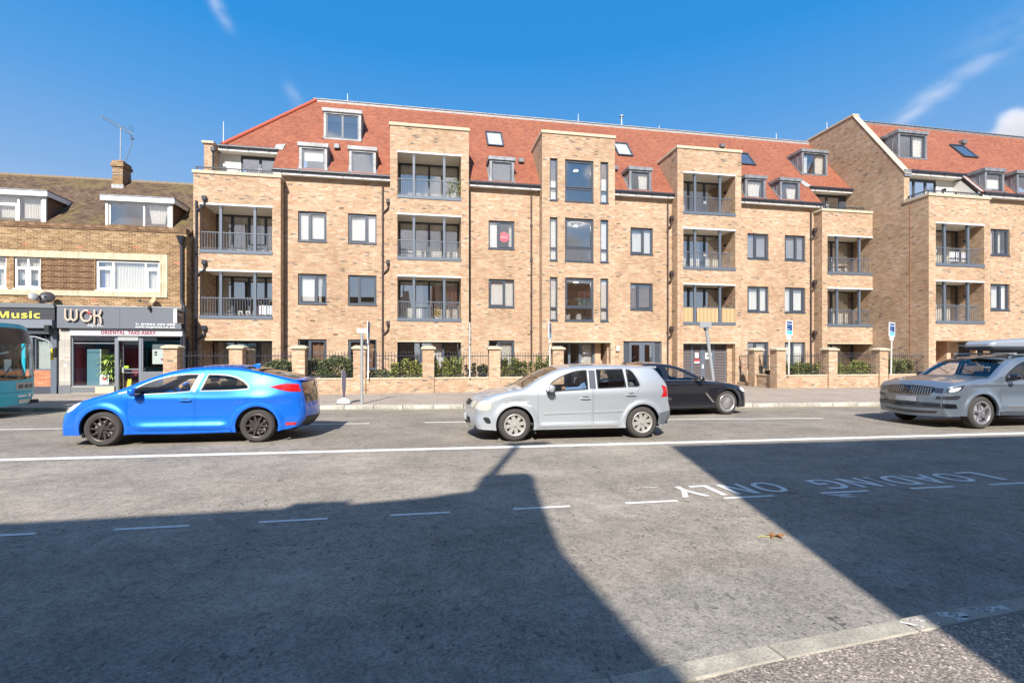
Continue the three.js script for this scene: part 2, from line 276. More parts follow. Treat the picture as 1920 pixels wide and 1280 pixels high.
const strip = (xs, zs, zFn, y, color) => {
  const pos = [], col = [], uv = [], idx = [];
  for (const x of xs) for (const t of zs) { const z = zFn(x, t), c = color(x, z, t); pos.push(x, typeof y === 'function' ? y(x, z) : y, z); col.push(...c); uv.push(x, -z); }
  const n = zs.length; for (let i = 0; i + 1 < xs.length; i++) for (let j = 0; j + 1 < n; j++) { const a = i * n + j, b = a + n; idx.push(a, b, a + 1, b, b + 1, a + 1); }
  const g = new THREE.BufferGeometry(); g.setAttribute('position', new THREE.Float32BufferAttribute(pos, 3)); g.setAttribute('color', new THREE.Float32BufferAttribute(col, 3)); g.setAttribute('uv', new THREE.Float32BufferAttribute(uv, 2)); g.setIndex(idx); g.computeVertexNormals(); return g;
};
const graded = (parts) => { const a = []; for (const [x0, x1, st] of parts) for (let x = x0; x < x1 - 1e-6; x += st) a.push(x); a.push(parts[parts.length - 1][1]); return a; };
const roadColor = (x, z) => {
  const kz = along(nearKerb, x), d = kz - z;                                // metres from the near kerb
  let v = 1.02 + 0.16 * fbm(x * 0.22, z * 0.3, 3) + 0.17 * fbm(x * 1.3, z * 1.9, 9, 3) + 0.10 * fbm(x * 4.2, z * 5.3, 15, 3);
  let warm = 0.02 + 0.03 * fbm(x * 0.5, z * 0.5, 21);
  v *= 1 + 0.10 * sstep(d, 1.2, 0.25);                                       // sandy silt in the channel
  warm += 0.05 * sstep(d, 1.0, 0.2);
  for (const zc of [-9.9, -8.35]) if (x > -90) v *= 1 - 0.05 * Math.exp(-((z - zc - 0.8) ** 2) / 0.2);
  for (const zc of [-9.35, -10.85, -13.0, -14.3]) v *= 1 - 0.07 * Math.exp(-((z - zc + (x - 2) * 0.04) ** 2) / 0.16);
  v *= 1 - 0.10 * sstep(-z, 8.7, 9.2);                                       // the running lanes are a darker newer surface
  const oil = sstep(fbm(x * 0.9 + 7, z * 1.7, 33, 4), 0.22, 0.42) * sstep(d, 0.4, 1.4); v *= 1 - 0.20 * oil;
  const blot = sstep(n3(x * 2.4, z * 3.6, 71) + 0.6 * n3(x * 7, z * 10, 72), 0.62, 0.84) * sstep(n3(x * 0.35, z * 0.4, 73), -0.1, 0.25); v *= 1 - 0.42 * blot;
  const arc1 = Math.abs(Math.hypot(x - 3, z + 15) - 8.4 - 0.1 * n3(x, z, 5)), arc2 = Math.abs(Math.hypot(x + 9, z + 2) - 9.3), arc3 = Math.abs((x - 1) * 0.5 + z + 7.2);
  if (z < -3.2 && z > -8.6) v *= 1 + 0.09 * Math.exp(-(arc1 * arc1) / 0.03) + 0.07 * Math.exp(-(arc2 * arc2) / 0.05) + 0.05 * Math.exp(-(arc3 * arc3) / 0.02);
  return [v * (1.02 + warm), v * 1.0, v * (0.965 - warm)];
};
const roadXs = graded([[-60, -16, 2], [-16, -9, 0.35], [-9, 10, 0.09], [10, 24, 0.35], [24, 70, 2]]);
const roadZs = graded([[0, 0.12, 0.01], [0.12, 0.45, 0.006], [0.45, 1, 0.012]]);
const road = structure('road', strip(roadXs, roadZs, (x, t) => lerp(along(nearKerb, x) + 0.02, along(farKerb, x) - 0.02, t), 0, roadColor), M.asphalt);

const paveColor = (x, z) => { const v = 1.12 + 0.2 * fbm(x * 0.3, z * 0.4, 41) + 0.2 * fbm(x * 1.9, z * 2.3, 42, 3); return [v, v * 0.98, v * 0.96]; };
structure('pavement_near', strip(graded([[-60, -8, 2], [-8, 8, 0.2], [8, 70, 2]]), graded([[0, 0.4, 0.03], [0.4, 1, 0.1]]), (x, t) => lerp(along(nearKerb, x) + 0.135, 4.2, t), 0.1, paveColor), M.pavement);
const farPaveColor = (x, z) => { const v = 1.42 + 0.16 * fbm(x * 0.3, z * 0.5, 51) + 0.12 * fbm(x * 1.7, z * 2.4, 52, 3) - 0.16 * sstep(-z, 19.9, 21); return [v * 1.0, v * 0.985, v * 0.96]; };
structure('pavement_far', strip(graded([[-60, -20, 3], [-20, 32, 0.5], [32, 70, 3]]), graded([[0, 1, 0.06]]), (x, t) => lerp(along(farKerb, x) - 0.125, -25.2, t), 0.12, farPaveColor), M.pavement);

// kerb stones, each a piece of its own
function kerbRun(name, line, side, height, x0, x1, stoneLen, mat, width) {
  const k = new THREE.Group(); k.name = name; k.userData.kind = 'structure'; scene.add(k);
  for (let x = x0; x < x1;) {
    const L = stoneLen * rr(0.94, 1.04), a = [x, along(line, x)], b = [x + L, along(line, x + L)], len = Math.hypot(b[0] - a[0], b[1] - a[1]);
    const h = height + rr(-0.004, 0.004), o = rnd() * 3;
    const g = metreUV(new RoundedBoxGeometry(len - 0.012, h + 0.1, width, 2, 0.014).translate(o, 0, o * 0.7)).translate(-o, 0, -o * 0.7);
    const m = new THREE.Mesh(g, mat); m.name = 'kerb_stone'; m.castShadow = m.receiveShadow = true;
    m.position.set((a[0] + b[0]) / 2, (h - 0.1) / 2, (a[1] + b[1]) / 2 + side * width / 2); m.rotation.y = -Math.atan2(b[1] - a[1], b[0] - a[0]) + rr(-0.004, 0.004);
    k.add(m); x += L;
  }
  return k;
}
kerbRun('kerb_near', nearKerb, 1, 0.103, -11, 16, 0.92, M.kerb, 0.135);
kerbRun('kerb_far', farKerb, -1, 0.122, -24, 40, 0.92, M.kerbFar, 0.125);

// painted markings
const quadStrip = (pts, w, y = 0.004) => { // pts along the middle of a line
  const pos = [], uv = [], idx = [];
  pts.forEach(([x, z], i) => { const p = pts[Math.max(0, i - 1)], q = pts[Math.min(pts.length - 1, i + 1)], L = Math.hypot(q[0] - p[0], q[1] - p[1]), nx = -(q[1] - p[1]) / L, nz = (q[0] - p[0]) / L; for (const s of [-1, 1]) { pos.push(x + nx * w / 2 * s, y, z + nz * w / 2 * s); uv.push(x, z + s * w / 2); } });
  for (let i = 0; i + 1 < pts.length; i++) idx.push(2 * i, 2 * i + 1, 2 * i + 2, 2 * i + 1, 2 * i + 3, 2 * i + 2);
  const g = new THREE.BufferGeometry(); g.setAttribute('position', new THREE.Float32BufferAttribute(pos, 3)); g.setAttribute('uv', new THREE.Float32BufferAttribute(uv, 2));
  g.setIndex(idx.map((_, i) => idx[i - (i % 3) + [0, 2, 1][i % 3]])); g.computeVertexNormals();
  if (g.attributes.normal.getY(0) < 0) { g.setIndex(idx); g.computeVertexNormals(); } return g;
};
own('lane_edge_line', quadStrip([[-40, -10.3], [-14, -9.4], [-6.5, -9.06], [1.59, -8.74], [6, -8.58], [12.4, -8.4], [40, -7.6]], 0.2), M.paintWhite, road);
for (const [a, b] of [[[-14, -13.2], [-10, -12.96]], [[-9.8, -12.9], [-7.3, -12.74]], [[-3.6, -12.62], [-1.25, -12.46]], [[0.06, -12.4], [4.2, -12.12]], [[6.0, -11.92], [10.4, -11.4]], [[14, -11.1], [18, -10.8]]]) own('centre_line', quadStrip([a, b], 0.11), M.paintWhite, road);
for (const [a, b] of [[-3.9, -3.45], [-2.81, -2.17], [-1.56, -0.92], [-0.31, 0.29], [0.95, 1.57], [2.2, 2.81], [3.38, 4.0], [4.63, 5.27], [5.86, 6.49], [7.03, 7.66], [8.25, 8.9], [-5.1, -4.5], [-6.3, -5.7]]) own('bay_dash', quadStrip([[a, -5.165 + a * 0.013], [(a + b) / 2, -5.165 + (a + b) * 0.0065], [b, -5.165 + b * 0.013]], 0.058), M.paintWhite, road);
own('bay_dash', quadStrip([[2.5, -5.72], [2.86, -5.7]], 0.03), M.paintWorn, road);
for (const off of [0.22, 0.42]) own('yellow_line', quadStrip([[-14, -17.35], [-10.8, -16.98], [-3.4, -16.16], [1.14, -15.6], [10.3, -14.42], [15.1, -14.0], [30, -12.9]].map(([x, z]) => [x, z + off]), 0.075), M.paintYellow, road);

const fontBold = await new FontLoader().loadAsync('fonts/droid/droid_sans_bold.typeface.json');
const fontPlain = await new FontLoader().loadAsync('fonts/droid/droid_sans_regular.typeface.json');
// LOADING ONLY, painted to be read from the road, so upside down from here
function paintedLetter(ch, x0, x1, z0, z1) { // x0 is the letter's own left (larger x), z0 its foot
  const g = new TextGeometry(ch, { font: fontPlain, size: 1, depth: 0.001, curveSegments: 8, bevelEnabled: true, bevelThickness: 0.0005, bevelSize: 0.018, bevelSegments: 1 }); g.computeBoundingBox(); const b = g.boundingBox;
  g.translate(-b.min.x, -b.min.y, -b.min.z); g.scale(Math.abs(x1 - x0) / (b.max.x - b.min.x), Math.abs(z1 - z0) / (b.max.y - b.min.y), 1);
  g.rotateX(-Math.PI / 2).rotateY(Math.PI).translate(x0, 0.0045, z0); own('painted_letter', metreUV(g), M.paintWhite, road);
}
{
  const word = (w, xs) => w.split('').forEach((c, i) => paintedLetter(c, xs[i][0], xs[i][1], -5.68, -5.23));
  word('LOADING', [[7.55, 7.24], [7.14, 6.78], [6.72, 6.34], [6.26, 5.94], [5.84, 5.77], [5.66, 5.34], [5.24, 4.88]]);
  word('ONLY', [[4.38, 4.03], [3.93, 3.62], [3.5, 3.25], [3.28, 2.93]]);
}
// yellow hatching stub and paint on the kerb, splashes of dropped paint
own('paint_splash', quadStrip([[4.62, -5.02], [4.76, -4.99], [4.92, -5.0]], 0.07, 0.0045), M.paintWorn, road);
own('paint_splash', quadStrip([[4.72, -4.93], [4.92, -4.9]], 0.05, 0.0045), M.paintWorn, road);
{ // smeared white paint across two kerb stones
  const mk = (pts, w) => quadStrip(pts, w, 0.1075);
  const t = own('kerb_paint', join([mk([[2.66, -2.375], [2.74, -2.30]], 0.022), mk([[2.72, -2.38], [2.8, -2.36], [2.88, -2.31]], 0.022), mk([[2.96, -2.40], [3.12, -2.36]], 0.06), mk([[3.2, -2.41], [3.34, -2.39], [3.44, -2.40]], 0.05), mk([[3.0, -2.33], [3.1, -2.345]], 0.03)]), M.paintWorn, scene.getObjectByName('kerb_near'));
}
// ---------------------------------------------------------------- parts that both blocks of flats are made of
const ROOFM = 1.235;
function frameBoxes(x0, x1, y0, y1, z0, z1, w) { return [BOX(x0, x1, y0, y0 + w, z0, z1), BOX(x0, x1, y1 - w, y1, z0, z1), BOX(x0, x0 + w, y0 + w, y1 - w, z0, z1), BOX(x1 - w, x1, y0 + w, y1 - w, z0, z1)]; }
const pleats = (x0, x1, y0, y1, z, n, amp, gather = 0) => { // a hanging curtain with folds
  const N = Math.max(6, n * 6), g = new THREE.PlaneGeometry(x1 - x0, y1 - y0, N, 6), p = g.attributes.position, ph = rnd() * 6;
  for (let i = 0; i < p.count; i++) { const u = (p.getX(i) / (x1 - x0)) + 0.5, v = (p.getY(i) / (y1 - y0)) + 0.5; p.setZ(i, amp * Math.sin(u * n * 6.283 + ph + 0.6 * Math.sin(u * 9 + ph)) * (0.7 + 0.3 * v)); if (gather) p.setX(i, p.getX(i) * (1 - gather * (1 - v) * (0.6 + 0.4 * Math.sin(v * 3)))); }
  g.computeVertexNormals(); return g.translate((x0 + x1) / 2, (y0 + y1) / 2, z);
};
const slats = (x0, x1, y0, y1, z, pitch = 0.05) => { const a = []; for (let y = y0 + pitch / 2; y < y1; y += pitch) { const g = new THREE.BoxGeometry(x1 - x0, 0.004, 0.045); g.rotateX(0.9).translate((x0 + x1) / 2, y, z); a.push(g); } return join(a); };
// a casement window: outer frame, mullion at m (0..1), one opening sash, panes, and what hangs behind it
function casement(b, x0, x1, y0, y1, zf, o = {}) {
  const z1 = zf - 0.075, z0 = zf - 0.145, w = 0.065, geos = frameBoxes(x0, x1, y0 + 0.05, y1, z0, z1, w), ya = y0 + 0.05 + w, yb = y1 - w;
  const xm = o.m ? lerp(x0, x1, o.m) : null; const cells = [];
  if (xm) { geos.push(BOX(xm - 0.035, xm + 0.035, ya, yb, z0 + 0.003, z1 + 0.002)); cells.push([x0 + w, xm - 0.035], [xm + 0.035, x1 - w]); } else cells.push([x0 + w, x1 - w]);
  if (o.t) { const yt = lerp(y0, y1, o.t); geos.push(BOX(x0 + w, x1 - w, yt - 0.035, yt + 0.035, z0 + 0.004, z1 + 0.001)); }
  if (o.sash !== undefined) { const [a, c] = cells[o.sash]; geos.push(...frameBoxes(a + 0.002, c - 0.002, ya + 0.002, yb - 0.002, z0 + 0.01, z1 + 0.016, 0.055)); cells[o.sash] = [a + 0.055, c - 0.055]; }
  const f = part('window', geos, o.mat ?? M.dark, b);
  for (const [a, c] of cells) part('pane', BOX(a - 0.01, c + 0.01, ya - 0.01, yb + 0.01, z0 + 0.03, z0 + 0.032), M.glass, f);
  part('sill', RBOX(x0 - 0.02, x1 + 0.02, y0 - 0.01, y0 + 0.055, zf - 0.12, zf + 0.035, 0.012, 1), o.mat ?? M.dark, f);
  for (const [kind, a, c, lo = 0, hi = 1] of o.hang ?? []) {
    const xa = lerp(x0 + 0.05, x1 - 0.05, a), xc = lerp(x0 + 0.05, x1 - 0.05, c), yl = lerp(y0, y1, lo), yh = lerp(y0, y1, hi), zb = zf - 0.21;
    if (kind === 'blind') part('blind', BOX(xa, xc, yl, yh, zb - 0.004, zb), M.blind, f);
    if (kind === 'grey') part('blind', slats(xa, xc, yl, yh, zb), M.greyBlind, f);
    if (kind === 'curtain') part('curtain', pleats(xa, xc, yl, yh, zb - 0.03, Math.round((xc - xa) * 9) + 2, 0.022), M.curtain, f);
    if (kind === 'tied') part('curtain', pleats(xa, xc, yl, yh, zb - 0.03, 4, 0.03, 0.55), M.curtain, f);
    if (kind === 'brown') part('curtain', pleats(xa, xc, yl, yh, zb - 0.03, 3, 0.03, 0.28), M.brownCurtain, f);
  }
  return f;
}
// glazed doors at the back of a balcony
function patioDoor(b, x0, x1, y0, y1, z, cells, drapes = [], lower = 0) {
  const geos = frameBoxes(x0, x1, y0, y1, z - 0.07, z, 0.07), xs = [x0 + 0.05]; for (const c of cells) xs.push(lerp(x0, x1, c)); xs.push(x1 - 0.05);
  for (let i = 1; i + 1 < xs.length; i++) geos.push(BOX(xs[i] - 0.055, xs[i] + 0.055, y0 + 0.07, y1 - 0.07, z - 0.06, z + 0.012));
  if (lower) for (let i = 0; i + 1 < xs.length; i++) if (lower === 1 || i === lower - 2) geos.push(BOX(xs[i], xs[i + 1], y0 + 0.62, y0 + 0.68, z - 0.05, z - 0.01));
  const d = part('patio_door', geos, M.dark, b);
  for (let i = 0; i + 1 < xs.length; i++) part('pane', BOX(xs[i] + 0.04, xs[i + 1] - 0.04, y0 + 0.06, y1 - 0.06, z - 0.036, z - 0.034), M.glass, d);
  for (const [a, c, kind = 'curtain', lo = 0] of drapes) part(kind === 'blind' ? 'blind' : 'curtain', kind === 'blind' ? BOX(lerp(x0, x1, a), lerp(x0, x1, c), lerp(y0, y1, lo), y1 - 0.08, z - 0.2, z - 0.196) : pleats(lerp(x0, x1, a), lerp(x0, x1, c), y0 + 0.06, y1 - 0.08, z - 0.22, Math.max(3, Math.round((c - a) * (x1 - x0) * 8)), 0.03), kind === 'blind' ? M.blind : M.curtain, d);
  const xm = xs[Math.floor(xs.length / 2)];
  for (const s of [-1, 1]) part('handle', RBOX(xm + s * 0.05 - 0.014, xm + s * 0.05 + 0.014, y0 + 0.86, y0 + 1.08, z + 0.014, z + 0.05, 0.01, 1), M.white, d);
  return d;
}
// a recessed balcony: yb is the underside of its edge, yt the top of the opening
function balcony(b, x0, x1, yb, yt, zf, depth, posts, o = {}) {
  const edge = part('balcony', BOX(x0 - 0.015, x1 + (o.openRight ? 0 : 0.015), yb, yb + 0.15, zf - 0.1, zf + 0.03), M.post, b);
  part('balcony_floor', BOX(x0, x1, yb + 0.01, yb + 0.13, zf - depth, zf - 0.103), M.capStone, edge);
  part('lintel', BOX(x0 - 0.02, x1 + (o.openRight ? 0 : 0.02), yt - 0.075, yt, zf - 0.12, zf + 0.02), M.whiteTrim, edge);
  part('ceiling', BOX(x0, x1, yt - 0.03, yt + 0.02, zf - depth, zf - 0.122), M.soffit, edge);
  for (const p of posts) { part('post', RBOX(p - 0.062, p + 0.062, yb + 0.14, yt - 0.075, zf - 0.115, zf - 0.005, 0.012, 1), M.post, edge); part('post_collar', BOX(p - 0.066, p + 0.066, yt - 0.22, yt - 0.073, zf - 0.118, zf - 0.001), M.darkMatte, edge); }
  const ry = yb + 0.955, rx1 = x1 - (o.gapRight ?? 0.04), zr = zf - 0.06;
  part('handrail', RBOX(x0 + 0.03, rx1, ry - 0.045, ry, zr - 0.03, zr + 0.03, 0.01, 1), M.post, edge);
  const bars = [BOX(x0 + 0.04, rx1, yb + 0.215, yb + 0.235, zr - 0.012, zr + 0.012)]; for (let x = x0 + 0.07; x < rx1 - 0.02; x += 0.112) bars.push(BOX(x - 0.008, x + 0.008, yb + 0.15, ry - 0.045, zr - 0.008, zr + 0.008));
  stuff(part('balusters', bars, M.post, edge));
  if (o.bamboo) { for (let x = x0 + 0.02, i = 0; x < x1 - 0.02; x += 0.056, i++) { if (posts.some((p) => Math.abs(x + 0.025 - p) < 0.09)) continue; const g = BOX(x, x + 0.049, yb + 0.16, ry - 0.05 + rr(-0.012, 0.012), zr + 0.014, zr + 0.026 + rr(0, 0.006)); part('bamboo_slat', g, M.bamboos[i % 4], edge); } }
  if (!o.openRight) part('side_wall', BOX(x1, x1 + 0.25, yb - 0.3, yt + 0.2, zf - depth - 0.1, zf - 0.302), M.brick, edge);
  part('side_wall', BOX(x0 - 0.25, x0, yb - 0.3, yt + 0.2, zf - depth - 0.1, zf - 0.302), M.brick, edge);
  if (o.light) part('wall_light', [new THREE.SphereGeometry(0.07, 10, 8).translate(x1 - 0.1, yb + 1.55, zf - depth * 0.62), BOX(x1 - 0.07, x1 - 0.003, yb + 1.5, yb + 1.6, zf - depth * 0.62 - 0.05, zf - depth * 0.62 + 0.05)], M.black, edge);
  if (o.door) patioDoor(b, x0 + 0.005, x1 - (o.doorGap ?? 0.005), yb + 0.135, yt - 0.04, zf - depth + 0.08, o.door, o.drapes ?? [], o.lower ?? 0);
  return edge;
}
// a drain pipe with a hopper and a swan neck beside each balcony
function downpipe(b, x, zf, y0, y1, hops, mat, neck = 1) {
  const p = part('downpipe', ROD([x, y0, zf + 0.06], [x, y1, zf + 0.06], 0.042, 10), mat, b);
  for (let y = y0 + 1; y < y1; y += 1.8) part('pipe_bracket', BOX(x - 0.06, x + 0.06, y, y + 0.05, zf, zf + 0.09), mat, p);
  for (const [hx, hy, hz] of hops) {
    part('hopper', [RBOX(hx - 0.09, hx + 0.09, hy - 0.02, hy + 0.17, hz - 0.02, hz + 0.15, 0.015, 1), ROD([hx, hy - 0.1, hz + 0.065], [hx, hy - 0.015, hz + 0.065], 0.045, 10, 0.08)], mat, p);
    part('swan_neck', TUBE([[hx, hy - 0.06, hz + 0.065], [hx, hy - 0.24, hz + 0.065], [lerp(hx, x, 0.35), hy - 0.36, lerp(hz, zf, 0.5) + 0.065], [x, hy - 0.5, zf + 0.06]], 0.042, 8), mat, p);
  }
  return p;
}
// a flat topped dormer that grows out of the roof
function dormer(b, x0, x1, y0, y1, zf, eaveZ, o = {}) {
  const zr = (y) => -((y - 10.33) / ROOFM + eaveZ), capZ = zr(y1) - 0.25, mat = o.mat ?? M.lead, w = 0.115, ch = [];
  const outline = (x) => SIDESLAB([[zf, y0], [zf, y1 - 0.18], [zr(y1 - 0.18) - 0.2, y1 - 0.18], [zr(y0) - 0.1, y0]], x, x + 0.09);
  ch.push(outline(x0), outline(x1 - 0.09)); ch.push(BOX(x0 + 0.09, x0 + w, y0, y1 - 0.18, zf - 0.3, zf), BOX(x1 - w, x1 - 0.09, y0, y1 - 0.18, zf - 0.3, zf), BOX(x0 + w, x1 - w, y1 - 0.26, y1 - 0.18, zf - 0.3, zf), BOX(x0 + w, x1 - w, y0, y0 + 0.06, zf - 0.3, zf));
  const d = part('dormer', ch, mat, b);
  part('dormer_roof', RBOX(x0 - 0.07, x1 + 0.07, y1 - 0.18, y1, capZ, zf + 0.07, 0.012, 1), mat, d);
  part('cheek_seam', [0.33, 0.66].flatMap((t) => { const z = lerp(zf, zr(y1 - 0.2), t), yb = Math.max(y0, 10.33 + ROOFM * (-z - eaveZ)); return [BOX(x0 - 0.02, x0, yb, y1 - 0.18, z - 0.012, z + 0.012), BOX(x1, x1 + 0.02, yb, y1 - 0.18, z - 0.012, z + 0.012)]; }), mat, d);
  const wx0 = x0 + w, wx1 = x1 - w, wy0 = y0 + 0.06, wy1 = y1 - 0.26, z1 = zf - 0.05, fr = [...frameBoxes(wx0, wx1, wy0, wy1, z1 - 0.07, z1, 0.06)];
  if (o.m) fr.push(BOX(lerp(wx0, wx1, 0.5) - 0.05, lerp(wx0, wx1, 0.5) + 0.05, wy0 + 0.06, wy1 - 0.06, z1 - 0.065, z1 + 0.004));
  part('window_frame', fr, M.dark, d);
  for (const [a, c] of o.m ? [[wx0 + 0.05, (wx0 + wx1) / 2 - 0.04], [(wx0 + wx1) / 2 + 0.04, wx1 - 0.05]] : [[wx0 + 0.05, wx1 - 0.05]]) part('pane', BOX(a, c, wy0 + 0.05, wy1 - 0.05, z1 - 0.036, z1 - 0.034), M.glass, d);
  for (const [kind, a, c, lo, hi] of o.hang ?? []) { const xa = lerp(wx0, wx1, a), xc = lerp(wx0, wx1, c), ya = lerp(wy0, wy1, lo), yc = lerp(wy0, wy1, hi); part(kind, kind === 'blind' ? BOX(xa, xc, ya, yc, z1 - 0.12, z1 - 0.116) : pleats(xa, xc, ya, yc, z1 - 0.14, 3, 0.02, 0.3), kind === 'blind' ? M.blind : M.curtain, d); }
  part('flashing', [0, 1].map((s) => { const x = s ? x1 - 0.01 : x0 - 0.05; return POLY([[x, y0 - 0.02, zr(y0 - 0.05) + 0.03], [x + 0.06, y0 - 0.02, zr(y0 - 0.05) + 0.03], [x + 0.06, y1 - 0.15, zr(y1 - 0.15) + 0.03], [x, y1 - 0.15, zr(y1 - 0.15) + 0.03]], 0.02); }), M.lead, d);
  part('dormer_lining', [BOX(x0 + 0.09, x1 - 0.09, y0, y0 + 0.03, zf - 1.2, zf - 0.3), BOX(x0 + 0.09, x1 - 0.09, y0, y1 - 0.18, zf - 1.25, zf - 1.2)], M.room, d);
  return d;
}
// a window lying in the roof slope
function skylight(b, x0, x1, ya, yb, eaveZ, coverCol) {
  const at = (x, y, k) => { const s = (y - 10.33) / ROOFM; return [x, y + 0.629 * k, -(eaveZ + s) + 0.777 * k]; }, q = (x0, x1, ya, yb, k) => [at(x0, ya, k), at(x1, ya, k), at(x1, yb, k), at(x0, yb, k)];
  const w = 0.075, wy = 0.06, fr = [POLY(q(x0, x1, ya, ya + wy, 0.1), 0.14), POLY(q(x0, x1, yb - wy, yb, 0.12), 0.16), POLY(q(x0, x0 + w, ya + wy, yb - wy, 0.1), 0.14), POLY(q(x1 - w, x1, ya + wy, yb - wy, 0.1), 0.14)];
  const s = part('skylight', fr, M.dark, b);
  part('pane', POLY(q(x0 + w, x1 - w, ya + wy, yb - wy, 0.075), 0.003), M.glass, s);
  part('blind', POLY(q(x0 + w, x1 - w, ya + wy, yb - wy, 0.045), 0.004), coverCol, s);
  return s;
}
function roofVent(b, x, y, eaveZ) { const s = (y - 10.33) / ROOFM, z = -(eaveZ + s); part('roof_vent', [RBOX(x - 0.13, x + 0.13, y - 0.02, y + 0.2, z - 0.1, z + 0.2, 0.02, 1)], M.midGrey, b); }
const coveUV = (eaveZ) => (x, y, z) => [x, (-z - eaveZ) * 1.589];
M.bamboos = [0, 1, 2, 3].map((i) => std({ color: lin(0.36 + 0.05 * i, 0.25 + 0.035 * i, 0.125 + 0.02 * i), roughness: 0.8 }));
function coping(b, x0, x1, z0, z1, y, t, name = 'coping', step = 0.9) { // a run of coping stones on top of a wall, along x
  for (let x = x0, n = Math.max(1, Math.round((x1 - x0) / step)), i = 0; i < n; i++) part(name, RBOX(lerp(x0, x1, i / n) + 0.003, lerp(x0, x1, (i + 1) / n) - 0.003, y - t, y, z0, z1, 0.012, 1), M.coping, b);
}
function copingZ(b, x0, x1, z0, z1, y, t, step = 0.9) { for (let n = Math.max(1, Math.round(Math.abs(z1 - z0) / step)), i = 0; i < n; i++) part('coping', RBOX(x0, x1, y - t, y, lerp(z0, z1, (i + 1) / n) + 0.003, lerp(z0, z1, i / n) - 0.003, 0.012, 1), M.coping, b); }
function eaves(b, x0, x1, wallZ, eaveZ, y = 10.33) {
  const e = part('eaves', BOX(x0, x1, y - 0.25, y - 0.12, -eaveZ - 0.02, -eaveZ + 0.02), M.whiteTrim, b);
  part('soffit', BOX(x0, x1, y - 0.245, y - 0.225, wallZ - 0.1, -eaveZ - 0.02), M.soffit, e);
  part('gutter', [ROD([x0, y - 0.07, -eaveZ + 0.075], [x1, y - 0.07, -eaveZ + 0.075], 0.065, 10), BOX(x0, x1, y - 0.07, y - 0.01, -eaveZ + 0.02, -eaveZ + 0.135)], M.gutter, e);
  const br = []; for (let x = x0 + 0.4; x < x1; x += 0.9) br.push(BOX(x - 0.02, x + 0.02, y - 0.15, y - 0.005, -eaveZ + 0.018, -eaveZ + 0.145)); if (br.length) stuff(part('gutter_brackets', br, M.gutter, e));
  return e;
}
const L2 = [4.1, 5.55], L3 = [7.05, 8.5], L1 = [1.0, 2.46];

